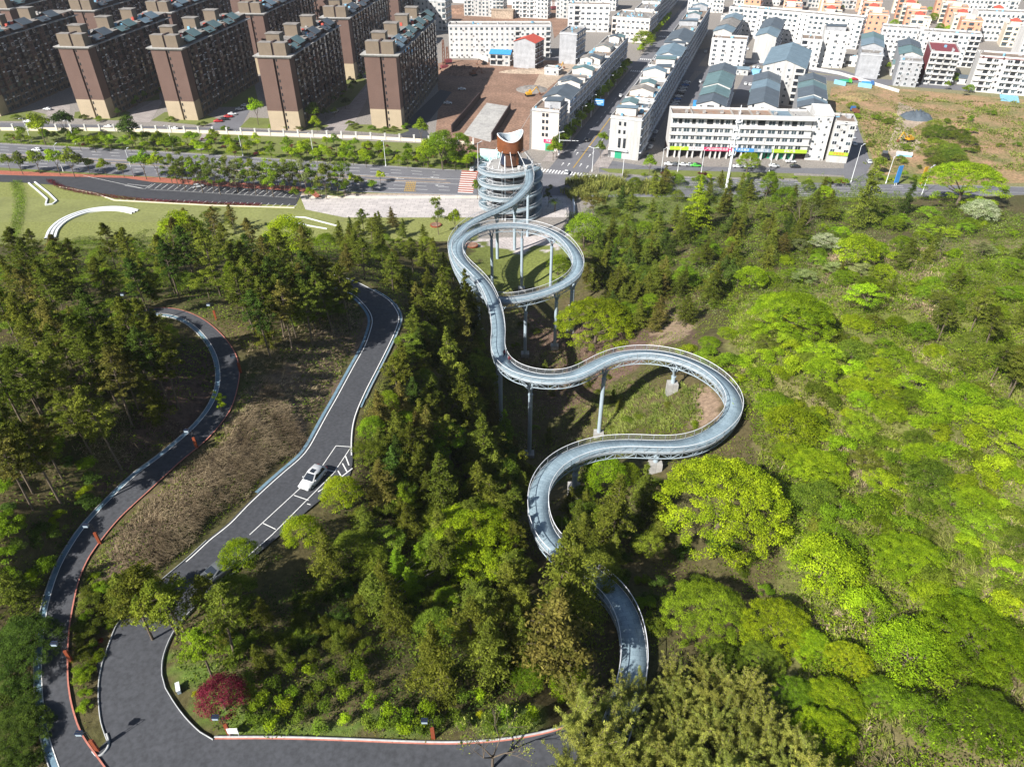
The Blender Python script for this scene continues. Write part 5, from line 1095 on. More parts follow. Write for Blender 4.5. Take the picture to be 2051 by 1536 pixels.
    if kind == "bush":
        h, r = 2.6, 1.9
        for k in range(15): a = g.uniform(0, 6.28); q = math.sqrt(g.random()) * .8; s = g.uniform(.5, .9); lob.append((math.cos(a) * r * q, math.sin(a) * r * q, .5 + 1.5 * (1 - q ** 2) * g.uniform(.5, 1), s, s, s * .7))
        segs = [((0, 0, -.2), (math.cos(a) * .8, math.sin(a) * .8, 1.5), .05, .02) for a in (0, 2, 4)]
        return h, 2 * r, leafcloud(lob, 3200, .2, g, .4), segs, None
    if kind == "shrub":
        h, r = 1.5, .75
        for k in range(6): a = g.uniform(0, 6.28); q = g.random() * .6; s = g.uniform(.3, .45); lob.append((math.cos(a) * r * q, math.sin(a) * r * q, .5 + .6 * g.random(), s, s, s))
        segs = [((0, 0, -.1), (math.cos(a) * .3, math.sin(a) * .3, .9), .025, .012) for a in (0, 2, 4)]
        return h, 2 * r, leafcloud(lob, 520, .15, g, .3), segs, None
    if kind == "plume":      # arching bamboo clump
        h, r = 9.0, 2.6
        for k in range(13):
            a = g.uniform(0, 6.28); out = g.uniform(.3, 1) * r; hh = h * g.uniform(.75, 1.02); pts = [(math.cos(a) * out * t ** 2.2, math.sin(a) * out * t ** 2.2, hh * (t - .12 * t ** 4)) for t in np.linspace(0, 1, 7)]
            for p, q in zip(pts[:-1], pts[1:]): segs.append((p, q, .035, .02))
            for t in np.linspace(.38, 1.0, 8): lob.append((math.cos(a) * out * t ** 2.2, math.sin(a) * out * t ** 2.2, hh * (t - .12 * t ** 4), .5 * (1.25 - t * .75), .5 * (1.25 - t * .75), .42))
        return h, 2 * r, leafcloud(lob, 7000, .25, g, .1, .8, .3, droop=1.0), segs, None
    if kind == "bare":       # grey twiggy tree with few leaves
        h, r = 9.0, 3.0; segs = [((0, 0, -.6), (0, 0, 3.0), .15, .12)]
        def br(p, d, L_, rr, dep):
            e = p + d * L_; segs.append((tuple(p), tuple(e), rr, rr * .55))
            if dep == 0: lob.append((*e, .45, .45, .35)); return
            for _ in range(3): nd = d + g.normal(size=3) * .42; nd[2] = abs(nd[2]) * .8 + .25; br(e, nd / np.linalg.norm(nd), L_ * .72, rr * .5, dep - 1)
        for k in range(4): a = k * 1.57 + g.random(); br(np.array((0, 0, 2.6)), np.array((math.cos(a) * .5, math.sin(a) * .5, .8)), 2.3, .09, 3)
        return h, 2 * r, leafcloud(lob, 420, .2, g, .1, .8), segs, None
    if kind == "palm":
        h, r = 4.2, 2.0; segs = [((0, 0, -.2), (0, 0, 2.2), .2, .16)]; P, U, W2 = [], [], []
        for k in range(16):
            a = 2 * math.pi * k / 16 + g.normal() * .1
            for t in np.linspace(.05, 1, 14):
                c = np.array((math.cos(a) * r * t, math.sin(a) * r * t, 2.2 + 2.0 * t - 1.7 * t * t + (k % 3) * .15)); sd = np.array((-math.sin(a), math.cos(a), -.3))
                for s_ in (-1, 1): P.append(c + sd * s_ * .22); U.append(sd * s_ * .3 + np.array((math.cos(a), math.sin(a), 0)) * .12); W2.append(np.array((math.cos(a), math.sin(a), 0)) * .08)
        return h, 2 * r, (np.array(P), np.array(U), np.array(W2)), segs, None
PROTO = {}
def proto(kind, i):
    if (kind, i) not in PROTO:
        h, wd, (P, U, W2), segs, _ = make(kind, hash_(kind) + i); V, F = quads(P, U, W2)
        cm = np_mesh("crown", V, F, L["mid"]); tm = wood_mb(segs).mesh("trunk", M["bark"], True)
        PROTO[(kind, i)] = (h, wd, cm, tm)
    return PROTO[(kind, i)]
def hash_(s): return sum(ord(c) * (k + 3) for k, c in enumerate(s))
NV = dict(dome=3, broad=5, tiered=4, conifer=8, pine=7, round=3, slim=3, bush=4, shrub=3, plume=4, bare=2, palm=1)
NAMES = dict(dome="broadleaf_tree", broad="broadleaf_tree", tiered="spreading_tree", conifer="conifer", pine="pine_tree", round="street_tree", slim="slender_tree", bush="bush", shrub="garden_shrub", plume="bamboo_clump", bare="bare_tree", palm="palm_tree")
CATS = dict(dome="tree", broad="tree", tiered="tree", conifer="conifer", pine="pine tree", round="tree", slim="tree", bush="bush", shrub="shrub", plume="bamboo", bare="tree", palm="palm")
tr_ = random.Random(5)
def tree(kind, lm, X, Y, Z, s, label, group=None, hs=1.0, name=None, bark="bark"):
    h, wd, cm, tm = proto(kind, tr_.randrange(NV[kind]))
    nm = name or NAMES[kind]; e = empty(nm, (X, Y, Z), tr_.uniform(0, 6.28), (s, s, s * hs)); tag(e, label, CATS[kind], group)
    e.rotation_euler = (tr_.gauss(0, .03), tr_.gauss(0, .03), tr_.uniform(0, 6.28))
    c = put("foliage" if kind in ("bush", "shrub") else "crown", cm, e); t = put("stem" if kind in ("bush", "shrub", "plume") else "trunk", tm, e)
    c.material_slots[0].link = 'OBJECT'; c.material_slots[0].material = L[lm]
    if bark != "bark": t.material_slots[0].link = 'OBJECT'; t.material_slots[0].material = M[bark]
    return e
def treec(kind, lm, cx, cy, wpx, label, group=None, hs=1.0, name=None, cf=.62, bark="bark"):
    """tree whose crown centre shows at (cx,cy) and is wpx wide in the photograph"""
    h, wd = proto(kind, 0)[:2]; s = 1.0
    for _ in range(3):
        p = at(cx, cy, h * s * hs * cf); k = Pj(*p)[2]; s = wpx / k / wd
    p = at(cx, cy, h * s * hs * cf); z = float(H(p[0], p[1]))
    return tree(kind, lm, p[0], p[1], z, s, label, group, hs, name, bark)
SKP = SKW[:, :2]
def near_road(x, y, m=.5):
    for C, A, B in ((RC_, RL, RR), (PC_, PL, PR)):
        d = np.sqrt((C[:, 0] - x) ** 2 + (C[:, 1] - y) ** 2); i = d.argmin()
        if d[i] < np.linalg.norm((A[i] - B[i])[:2]) / 2 + m: return True
    return bool(inpoly(np.array([x]), np.array([y]), JW)[0])
OCC = []
def PLUR(g, k):
    return g.replace("%s", {"bush": "bushes", "pine": "pines", "conifer": "conifers", "broad": "broadleaf trees", "tiered": "spreading trees", "bare": "bare trees", "slim": "slender trees", "shrub": "shrubs", "round": "round trees", "plume": "bamboo clumps", "dome": "dome trees"}[k])
def scatter(poly, n, mix, label, group, gap=.5, cf=.55, road=1.0, clear_deck=True):
    """mix: (kind, leaves, min width m, max width m, weight, height stretch)"""
    xs = [p[0] for p in poly]; ys = [p[1] for p in poly]; made = 0; tries = 0; wt = [m[4] for m in mix]
    while made < n and tries < n * 14:
        tries += 1; px, py = tr_.uniform(min(xs), max(xs)), tr_.uniform(min(ys), max(ys))
        if not inpoly(np.array([px]), np.array([py]), poly)[0]: continue
        k, lm, w0, w1, _, hs = tr_.choices(mix, wt)[0]; h, wd = proto(k, 0)[:2]; wm = tr_.uniform(w0, w1); s = wm / wd
        p = at(px, py, h * s * hs * cf)
        if any((p[0] - q[0]) ** 2 + (p[1] - q[1]) ** 2 < (gap * (wm + q[2]) / 2) ** 2 for q in OCC): continue
        if road and near_road(p[0], p[1], road): continue
        z = float(H(p[0], p[1]))
        if clear_deck and k not in ("bush", "shrub"):
            dd = (SKP[:, 0] - p[0]) ** 2 + (SKP[:, 1] - p[1]) ** 2; i = dd.argmin()
            if dd[i] < (1.6 + wm * .42) ** 2 and SKW[i, 2] - 2 < z + h * s * hs: continue
        OCC.append((p[0], p[1], wm)); lb = label.replace("%", {"dome": "dome tree", "pine": "pine", "conifer": "conifer", "broad": "broadleaf tree", "tiered": "spreading tree", "bush": "bush", "bare": "bare branched tree", "slim": "slender tree", "shrub": "shrub", "round": "round tree", "plume": "bamboo clump"}[k])
        ad = {"bright": "bright green ", "lime": "lime green ", "mid": "mid green ", "green": "fresh green ", "dark": "dark green ", "olive": "olive ", "rusty": "rusty olive ", "bamboo": "olive yellow ", "grey_green": "grey green ", "wine": "wine red ", "red": "crimson ", "gold": "yellow ", "blossom": "white flowering "}[lm]
        tree(k, lm, p[0], p[1], z, s, ad + lb, ad + PLUR(group, k), hs)["sz"] = ("small ", "mid sized ", "large ")[min(2, int(3 * (wm - w0) / (w1 - w0 + .01)))]; made += 1
T = treec
# --- trees one can point at
for a in [("dome", "bright", 1450, 1000, 262, "huge bright green dome tree beside the lower bend of the skywalk", None, .95), ("dome", "bright", 1195, 640, 160, "big bright green tree standing between the loop and the long bend of the skywalk", None, .9),
          ("dome", "bright", 940, 1075, 205, "big bright green tree left of the lowest skywalk bend, above leaning bamboo poles", None, .8), ("broad", "bright", 1212, 945, 92, "small bright green tree covering the deck of the lower bend", None, 1.0),
          ("dome", "lime", 1935, 362, 160, "large lime green dome tree behind the yellow sign near the right edge", None, .8), ("dome", "bright", 1590, 625, 165, "wide bright green tree high on the right hillside", None, .7),
          ("broad", "lime", 575, 470, 95, "lime green tree in front of the white outlined lawn", None, 1.1), ("broad", "bright", 365, 462, 90, "vivid green tree at the edge of the park lawn among pines", None, 1.1),
          ("broad", "lime", 685, 985, 82, "lime green tree beside the hatched road corner below the white car", None, 1.0), ("broad", "lime", 605, 1062, 78, "lime green tree hanging over the parking bays", None, 1.0), ("broad", "bright", 478, 1108, 78, "bright tree over the lower parking bays", None, 1.0),
          ("broad", "lime", 1718, 497, 82, "rounded lime tree alone on the upper right slope", None, .9), ("tiered", "bright", 1740, 592, 80, "bright spreading tree on the right slope below the rounded lime tree", None, .8),
          ("broad", "green", 1172, 455, 74, "green tree at the corner of the lawn beside the loop", None, 1.0), ("tiered", "rusty", 1190, 405, 44, "rust tinged tree on the small lawn beside the tower", None, 1.2),
          ("broad", "green", 1373, 552, 56, "rounded green tree among the conifers right of the loop", None, .8), ("broad", "bright", 1506, 552, 60, "rounded bright tree among conifers on the middle right slope", None, .8),
          ("broad", "blossom", 1965, 418, 66, "white flowering tree below the large lime dome tree", None, .7), ("tiered", "blossom", 1655, 483, 62, "pale flowering tree in the upper right wood", None, .7),
          ("broad", "lime", 1652, 388, 40, "small round lime tree next to the road behind the right wood", None, 1.0), ("conifer", "lime", 1400, 398, 62, "pointed yellow green conifer in front of the dark conifer row", None, 1.0),
          ("conifer", "olive", 1742, 372, 70, "large dark conifer at the lane corner by the blue sign board", None, 1.05), ("conifer", "dark", 1825, 385, 36, "narrow dark conifer beside the yellow sign", None, 1.1), ("broad", "green", 1573, 395, 46, "fresh green tree rising among the dark conifer row", None, 1.3), ("broad", "green", 1540, 365, 34, "narrow green tree in the dark conifer row near the shops", None, 1.8),
          ("broad", "lime", 1500, 322, 46, "lime tree standing in front of the shop terrace by the white pole", None, .9), ("round", "green", 1302, 326, 30, "round green tree on the corner by the shop terrace", None, 1.0), ("round", "mid", 1762, 325, 30, "round tree on the garden island by the waste ground", None, 1.0),
          ("dome", "green", 1420, 1225, 175, "broad shaded dome tree right of the skywalk end", None, .75), ("dome", "bright", 1560, 1255, 150, "dome tree with its right half sunlit, in the dark hollow", None, .75), ("dome", "bright", 1625, 1290, 88, "small dome tree behind the half sunlit dome", None, .8), ("dome", "lime", 1702, 1322, 95, "sunlit rounded tree at the right of the dark hollow", None, .8),
          ("dome", "mid", 1450, 1325, 92, "dark rounded tree beside the bamboo top", None, .8), ("dome", "mid", 1530, 1318, 90, "dark rounded tree in the middle of the hollow", None, .8), ("dome", "lime", 1675, 1405, 120, "large sunlit yellow green dome at the bottom of the hollow", None, .75), ("dome", "green", 1600, 1400, 110, "green dome left of the largest sunlit dome", None, .75),
          ("dome", "green", 1770, 1392, 92, "dark green dome at the shadow edge of the hollow", None, .8), ("dome", "lime", 1655, 1470, 130, "lowest sunlit dome beside the bamboo", None, .75), ("dome", "bright", 1955, 1275, 210, "wide bright tree near the right edge below the hillside", None, .65), ("tiered", "green", 1862, 1440, 120, "fine leaved green tree low on the right slope", None, .7),
          ("dome", "green", 1985, 1440, 150, "broad green tree in the bottom right corner", None, .6), ("dome", "bright", 1830, 1120, 150, "wide bright canopy on the lower right slope", None, .55), ("dome", "bright", 1640, 935, 120, "bright low tree right of the huge dome tree", None, .6),
          ("conifer", "olive", 1120, 1150, 150, "tall olive conifer whose tip hides the skywalk above its lowest piece", None, 1.15), ("conifer", "olive", 1165, 1175, 110, "olive conifer beside the hidden part of the skywalk", None, 1.1), ("conifer", "rusty", 1110, 1260, 190, "large rusty olive conifer hiding the skywalk between its two lowest bends", None, .8), ("conifer", "olive", 1140, 1100, 105, "olive conifer just above the hidden part of the skywalk", None, 1.0), ("conifer", "olive", 1235, 1010, 118, "olive conifer inside the lowest right bend", None, .9), ("conifer", "olive", 1295, 970, 74, "slim olive conifer beside the huge dome tree", None, 1.1),
          ("conifer", "olive", 872, 1300, 118, "olive conifer over the garden shrubs with its trunk showing", None, 1.0), ("conifer", "olive", 985, 1290, 118, "olive conifer right of the trunk showing conifer", None, .95), ("tiered", "gold", 888, 1262, 48, "yellow flushed small tree between two olive conifers", None, 1.3), ("broad", "green", 1058, 1350, 70, "green tree at the foot of the large rusty conifer", None, .9), ("broad", "lime", 1140, 1362, 84, "yellow green tree behind the bamboo near the skywalk end", None, .9),
          ("pine", "olive", 318, 1185, 115, "leaning pine over the dark road mouth", None, .8), ("pine", "green", 400, 1300, 82, "hanging green pine at the road bend next to the red maple", None, .8), ("pine", "olive", 395, 1195, 82, "olive pine between the parked teal car and the road bend", None, .8), ("conifer", "olive", 245, 1172, 100, "bushy olive conifer on the strip between path and road", None, .6),
          ("dome", "dark", 35, 1300, 165, "dark broad leaved tree on the left edge below the path bend", None, .6), ("dome", "dark", 25, 1470, 140, "dark broad leaved tree in the bottom left corner", None, .6),
          ("broad", "red", 440, 1393, 98, "crimson maple at the road junction", None, .9), ("shrub", "gold", 389, 1388, 20, "round yellow shrub beside the crimson maple", None, .9), ("shrub", "gold", 963, 1428, 20, "round yellow shrub alone on the lower lawn", None, 1.0),
          ("bare", "grey_green", 325, 500, 80, "grey leafless tree among the pines at the park edge", None, 1.0), ("bare", "grey_green", 1610, 430, 66, "grey branched tree in the upper right wood", None, 1.0), ("bare", "bamboo", 985, 1492, 130, "twiggy pale tree beside the bottom road", None, .8), ("broad", "bright", 1290, 78, 44, "round green tree at the street crossing", None, .9),
          ("round", "bright", 510, 215, 34, "bright tree left of the third brown tower foot", None, 1.2), ("round", "green", 626, 222, 34, "green tree at the right side of the third brown tower", None, 1.0), ("round", "bright", 632, 244, 26, "bright shrub like tree by the courtyard mouth", None, .9),
          ("round", "green", 842, 256, 32, "green tree by the wall end of the estate", None, 1.1), ("broad", "green", 884, 292, 62, "tall green tree group beside the painted hoarding", None, 1.3), ("broad", "green", 925, 290, 46, "green tree touching the painted hoarding", None, 1.3), ("round", "bright", 855, 300, 40, "bright tree in the green belt near the spiral tower", None, 1.1),
          ("palm", "green", 1112, 405, 26, "palm with drooping fronds beside the spiral tower", None, 1.2), ("slim", "dark", 1098, 388, 22, "dark slender tree by the tower plaza", None, 1.0), ("round", "mid", 955, 374, 24, "green tree between the red crossing and the spiral tower", None, 1.3), ("slim", "green", 876, 425, 38, "slender green tree on the pale plaza", None, 1.0), ("round", "bright", 912, 436, 30, "bright leafy tree on the pale plaza near the loop", None, 1.3),
          ("round", "bright", 75, 248, 46, "large bright tree by the estate gate", None, 1.1), ("round", "dark", 127, 240, 44, "dark tree right of the estate gate tree", None, 1.1), ("round", "dark", 254, 256, 46, "dark round tree behind the green belt wall", None, 1.1), ("round", "green", 1206, 276, 24, "narrow green tree beside the white corner house", None, 1.3), ("round", "mid", 1204, 296, 22, "brownish green tree at the street mouth kerb", None, 1.2),
          ("bush", "green", 1120, 560, 0.1 + 40, "green bush inside the skywalk loop", None, 1.0), ("broad", "green", 1118, 528, 48, "green tree inside the loop by the right column", None, .9), ("slim", "lime", 437, 800, 26, "young lime sapling at the path edge", None, 1.0)]: T(*a)
for a in [("conifer", "olive", 935, 800, 100), ("tiered", "green", 890, 870, 90), ("conifer", "olive", 965, 880, 90), ("broad", "mid", 1005, 950, 80), ("conifer", "green", 1012, 850, 56), ("conifer", "olive", 900, 720, 95), ("tiered", "mid", 950, 740, 80), ("conifer", "olive", 880, 960, 95), ("broad", "green", 960, 980, 70), ("conifer", "rusty", 930, 660, 80), ("conifer", "olive", 880, 600, 90), ("conifer", "olive", 935, 590, 70)]: T(*a, "sunlit tree on the slope between the wood and the tall ravine column", "sunlit trees above the ravine", 1.1)
# --- woods
for a in (("broad", "olive", 1188, 1142, 108, "rounded olive tree covering the skywalk gap right of the tall conifer tip", None, 1.0), ("pine", "olive", 268, 1205, 104, "pine over the kerb at the left of the road mouth", None, .8), ("pine", "mid", 352, 1212, 112, "pine crossing over the middle of the road mouth", None, .8), ("pine", "olive", 440, 1240, 96, "pine at the garden edge by the road bend", None, .85), ("broad", "mid", 465, 1185, 92, "dark crowned tree between lower bays and garden thicket", None, .9)): T(*a)
PINE = [("pine", "olive", 4.0, 5.6, 5, 1.0), ("pine", "rusty", 3.8, 5.2, 2, 1.0), ("conifer", "olive", 3.6, 4.8, 2, 1.0), ("broad", "mid", 4, 6.5, 1.4, 1.0), ("tiered", "mid", 4, 6.5, 2, 1.1), ("broad", "green", 4, 6, .6, 1), ("pine", "dark", 4, 5.5, 1.5, 1.0), ("pine", "green", 3.5, 4.5, .6, .9)]
scatter([(0, 500), (180, 495), (330, 470), (440, 410), (560, 500), (660, 480), (690, 545), (640, 600), (560, 640), (480, 590), (300, 575), (100, 610), (0, 650)], 105, PINE, "% in the wood between the park lawn and the path loop", "%s behind the path loop", .42)
scatter([(470, 560), (640, 530), (705, 590), (650, 650), (530, 655), (480, 610)], 30, PINE, "% on the bank crest between path loop and hill road", "%s on the bank crest", .4, road=.8)
scatter([(0, 640), (160, 620), (300, 640), (360, 690), (330, 780), (200, 860), (0, 960)], 58, PINE, "% on the hilltop inside the path loop", "%s on the hilltop", .5)
MIDW = [("conifer", "olive", 4.2, 6.4, 5, .78), ("conifer", "rusty", 4.0, 5.8, 2, .8), ("conifer", "dark", 4.0, 5.6, 1.2, .8), ("tiered", "mid", 4, 5.5, 2, 1.0), ("broad", "green", 3, 4.5, 1, 1.1), ("broad", "mid", 4, 5.5, 1, 1.0), ("pine", "olive", 4, 5.4, 2, .75)]
scatter([(690, 440), (800, 430), (890, 500), (950, 620), (975, 720), (985, 800), (960, 990), (770, 990), (725, 900), (770, 760), (815, 660), (810, 590), (720, 540), (660, 520)], 125, MIDW, "% between the hill road and the skywalk", "%s between road and skywalk", .42, road=1.5)
scatter([(740, 1000), (880, 990), (1040, 960), (1050, 1060), (1060, 1200), (1080, 1300), (960, 1300), (780, 1220), (700, 1120), (620, 1130), (680, 1080)], 58, [("conifer", "olive", 3.4, 5.4, 5, .85), ("conifer", "green", 3, 4.5, 1, .85), ("tiered", "mid", 3.5, 5.5, 2, .95), ("broad", "mid", 3.5, 5, 1, 1), ("broad", "green", 3, 4, .8, 1), ("pine", "olive", 3.5, 5, 2, .8), ("bush", "olive", 2.5, 3.5, 1, 1)], "% in the lower wood above the garden shrubs", "%s above the garden", .5)
scatter([(1170, 560), (1190, 480), (1300, 470), (1330, 600), (1260, 660), (1200, 640)], 30, [("conifer", "olive", 5, 7, 3, .8), ("conifer", "dark", 4.5, 6, 1, .8), ("tiered", "mid", 4, 6, 1, .9), ("broad", "green", 4, 6, 1, .9)], "% close to the right side of the skywalk loop", "%s right of the loop", .4)
scatter([(1180, 560), (1150, 470), (1290, 350), (1500, 350), (1690, 365), (1720, 430), (1580, 470), (1520, 560), (1400, 610), (1290, 650), (1230, 600)], 125, [("conifer", "olive", 5, 7.4, 5, .72), ("conifer", "dark", 5, 6.8, 1.4, .72), ("conifer", "rusty", 5, 6.6, 1.4, .7), ("tiered", "mid", 4, 6, 1.6, .9), ("broad", "mid", 4, 6, 1.2, .9), ("broad", "green", 4, 5.5, .8, .9)], "% in the upper right wood beside the shops and the loop", "%s of the upper right wood", .42)
scatter([(1580, 470), (1720, 430), (1830, 410), (2051, 430), (2051, 640), (1900, 620), (1700, 560), (1540, 560)], 84, [("tiered", "grey_green", 4, 7, 2, .7), ("tiered", "green", 4, 7, 2, .8), ("broad", "green", 4, 6.5, 2, .75), ("broad", "bright", 4, 6.5, 1, .75), ("conifer", "olive", 3.5, 5, 2, .8), ("bush", "bright", 3, 5, 2, 1), ("bush", "mid", 3, 5, 1, 1), ("bare", "grey_green", 4, 6, .8, .8)], "% on the far right slope above the clearing", "%s of the far right slope", .42)
scatter([(1840, 600), (2051, 570), (2051, 760), (1950, 700)], 16, [("pine", "olive", 4, 5, 2, .8), ("broad", "mid", 4, 6, 2, .8), ("tiered", "olive", 4, 6, 1, .8)], "% by the right edge half way up the slope", "%s by the right edge", .45)
scatter([(1350, 690), (1480, 620), (1700, 640), (1900, 700), (2051, 760), (2051, 1340), (1830, 1330), (1640, 1130), (1620, 1000), (1560, 880), (1520, 780)], 118, [("bush", "bright", 3, 6, 4, .95), ("bush", "lime", 3, 5, 1.6, .9), ("bush", "green", 3, 6, 3, .95), ("bush", "mid", 3, 5, 2, .95), ("broad", "bright", 4, 7, 1.3, .5), ("bush", "olive", 3, 5, 1.4, .75), ("tiered", "green", 4, 6, 1, .55), ("bush", "blossom", 1.6, 2.6, .15, .7)], "% on the open right hillside", "%s on the right hillside", .40)
scatter([(960, 640), (985, 760), (1000, 860), (1060, 930), (1050, 1010), (960, 1000), (930, 900), (930, 760)], 34, MIDW, "% on the slope falling to the tall ravine column", "%s above the ravine", .4)
scatter([(1110, 940), (1330, 940), (1330, 1110), (1200, 1120), (1110, 1040)], 16, [("conifer", "olive", 3, 4.6, 3, .85), ("tiered", "mid", 3, 5, 1, .9), ("broad", "green", 3, 4.4, 1, .9)], "% inside the lowest skywalk bend", "%s inside the lowest bend", .4)
scatter([(1500, 640), (1800, 620), (2051, 760), (2051, 1330), (1830, 1330), (1640, 1130), (1560, 880)], 84, [("broad", "bright", 4, 10, 3, .75), ("broad", "green", 4, 9, 2, .75), ("tiered", "lime", 5, 8, 2, .62), ("tiered", "bright", 4, 9, 2, .6), ("broad", "mid", 4, 7, 1, .8), ("tiered", "olive", 4, 7, 1, .7), ("bare", "olive", 4, 6, .7, .6)], "% rising from the scrub of the right hillside", "%s rising from the hillside scrub", .62)
scatter([(1040, 640), (1230, 760), (1340, 780), (1400, 860), (1200, 860), (1060, 900), (1010, 850)], 20, [("bush", "mid", 2, 3.6, 2, .9), ("bush", "green", 1.5, 3, 2, .9), ("bush", "olive", 2, 3.4, 2, .9), ("conifer", "olive", 2, 3, 1, .9)], "% in the ravine under the skywalk", "%s in the ravine", .5)
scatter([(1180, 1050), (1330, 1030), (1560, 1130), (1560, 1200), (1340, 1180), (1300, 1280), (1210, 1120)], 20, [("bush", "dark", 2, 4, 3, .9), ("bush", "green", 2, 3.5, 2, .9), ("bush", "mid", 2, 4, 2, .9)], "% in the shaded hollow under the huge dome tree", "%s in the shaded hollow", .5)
scatter([(1125, 1400), (1160, 1330), (1300, 1345), (1440, 1320), (1540, 1370), (1580, 1450), (1680, 1536), (1640, 1640), (1120, 1640)], 120, [("plume", "bamboo", 3.0, 4.6, 1, .75)], "% with feathery arching tips at the bottom of the picture", "bamboo clumps of the grove", .26, cf=.75)
scatter([(0, 960), (180, 900), (200, 960), (140, 1060), (90, 1190), (0, 1190)], 26, [("bush", "green", 2, 3.6, 2, .9), ("bush", "lime", 2, 3, 1, .9), ("bush", "dark", 2, 4, 3, .9), ("conifer", "olive", 2.5, 4, 1, .9)], "% on the bank left of the footpath", "%s on the left bank", .5)
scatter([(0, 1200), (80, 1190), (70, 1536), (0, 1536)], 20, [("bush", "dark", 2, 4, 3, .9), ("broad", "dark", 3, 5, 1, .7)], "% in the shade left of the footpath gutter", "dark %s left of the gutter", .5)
scatter([(185, 1140), (300, 1180), (225, 1270), (200, 1340), (200, 1440), (165, 1410), (155, 1250)], 26, [("bush", "olive", 1.4, 2.6, 3, .7), ("bush", "green", 1.2, 2.2, 2, .7), ("bush", "wine", 1, 1.6, .4, .7)], "% on the strip between footpath and road", "%s on the strip", .5, road=.3)
scatter([(440, 1250), (700, 1150), (780, 1240), (760, 1310), (560, 1320), (430, 1330)], 34, [("bush", "dark", 1.8, 3, 3, .8), ("bush", "mid", 1.6, 3, 3, .8), ("bush", "olive", 1.5, 3, 2, .8), ("conifer", "olive", 2, 3, .7, .8)], "% in the dark thicket behind the garden rows", "%s of the thicket", .5)
# garden shrub rows by the bottom road
gs = [(585, 1335), (548, 1365), (615, 1340), (640, 1375), (668, 1345), (705, 1318), (722, 1345), (736, 1375), (690, 1390), (665, 1365), (575, 1410), (600, 1435), (560, 1400), (640, 1445), (690, 1440), (735, 1440), (765, 1450), (718, 1330), (806, 1460), (842, 1462), (820, 1430), (880, 1440), (860, 1415), (905, 1425), (925, 1445), (930, 1395), (745, 1405), (500, 1380), (510, 1415), (530, 1440), (545, 1450), (495, 1350), (520, 1395), (620, 1400), (775, 1425), (790, 1445), (585, 1380), (655, 1410), (960, 1385), (985, 1440), (1010, 1420), (1045, 1440), (1070, 1425), (500, 1440), (845, 1440)]
for i, (x, y) in enumerate(gs): T("shrub", ("green", "mid", "bright", "mid")[i % 4], x, y, 38 + (i * 7) % 12, "rounded garden shrub in the planted rows above the bottom road", "garden shrubs of the planted rows", 1.0)
# --- town greenery
for i, (x, y, w_) in enumerate([(12, 322, 26), (35, 322, 34), (68, 318, 36), (108, 318, 40), (137, 320, 44), (172, 326, 26), (206, 330, 26), (243, 336, 24), (282, 322, 46), (310, 324, 44)]): T("round", ("bright", "mid", "green")[i % 3], x, y, w_, "round roadside tree between the main road and the red footpath", "round trees along the red footpath", 1.0)
for k in range(30): x = 335 + k * 12; T("slim", ("mid", "green", "olive", "grey_green")[k % 4], x, 322 + x * .037 + (k * 37 % 9), 33 + k % 3 * 5, "slender tree in the dense roadside row above the parking bays", "slender trees above the parking bays", .85)
for k, (x, y) in enumerate([(705, 358), (720, 362), (760, 352), (745, 368), (690, 368), (590, 385), (620, 385)]): T("round", ("lime", "green")[k % 2], x, y, 22, "small roadside tree before the pale plaza", "small trees before the plaza", .9)
scatter([(0, 262), (420, 272), (960, 296), (950, 330), (860, 326), (700, 318), (340, 296), (0, 276)], 110, [("round", "bright", 4, 6.4, 3, .9), ("round", "green", 4, 6.4, 2, .9), ("round", "lime", 3.4, 5, 1, .8)], "% in the green belt between estate wall and main road", "%s in the green belt", .5)
scatter([(0, 268), (420, 276), (960, 300), (950, 338), (860, 332), (700, 322), (340, 300), (0, 282)], 120, [("shrub", "wine", 2.2, 3.6, 2, .6), ("shrub", "lime", 2.4, 3.6, 1.6, .5), ("shrub", "green", 2, 3.4, 2, .6)], "low % in the green belt planting", "low %s in the green belt", .45)
for k in range(34): s_ = 16 + k * 5.2; X, Y = sp(s_, -10.6); tree("round", ("green", "bright", "mid")[k % 3], X, Y, 0, 1.35 + .4 * tr_.random(), ("leafy street tree in the lower part of the kerb row", "leafy street tree in the upper part of the kerb row")[k > 16], "street trees along the town street")
for k in range(16): s_ = 232 + k * 9; X, Y = sp(s_, -10.6); tree("round", "bright", X, Y, 0, 1.3, "street tree in the far row beyond the crossing", "street trees beyond the crossing")
scatter([(220, 235), (330, 180), (320, 150), (240, 190)], 9, [("round", "dark", 3, 4, 1, 1), ("round", "green", 3, 4, 1, 1)], "% in the courtyard right of the second brown tower", "courtyard %s right of the second tower", .5)
scatter([(400, 230), (500, 150), (490, 120), (400, 190)], 10, [("round", "dark", 3, 4, 1, 1), ("round", "mid", 3, 4, 1, 1)], "% in the courtyard behind the parked cars", "courtyard %s behind the parked cars", .5)
scatter([(640, 190), (735, 130), (735, 180), (680, 220), (650, 240)], 16, [("round", "dark", 3, 4.5, 2, 1), ("round", "green", 3, 4, 1, 1)], "% in the courtyard between the two right hand brown towers", "courtyard %s between the right hand towers", .45)
for k, (x, y) in enumerate([(168, 232), (198, 236), (340, 236), (405, 246), (545, 250), (568, 252), (598, 254), (635, 250), (700, 245), (712, 250), (746, 254), (770, 257), (788, 256), (812, 250), (30, 232), (60, 236), (450, 255)]): T("bush", ("olive", "green", "mid")[k % 3], x, y, 20, "clipped bush at the foot of a brown tower", "clipped bushes at the tower feet", .9)
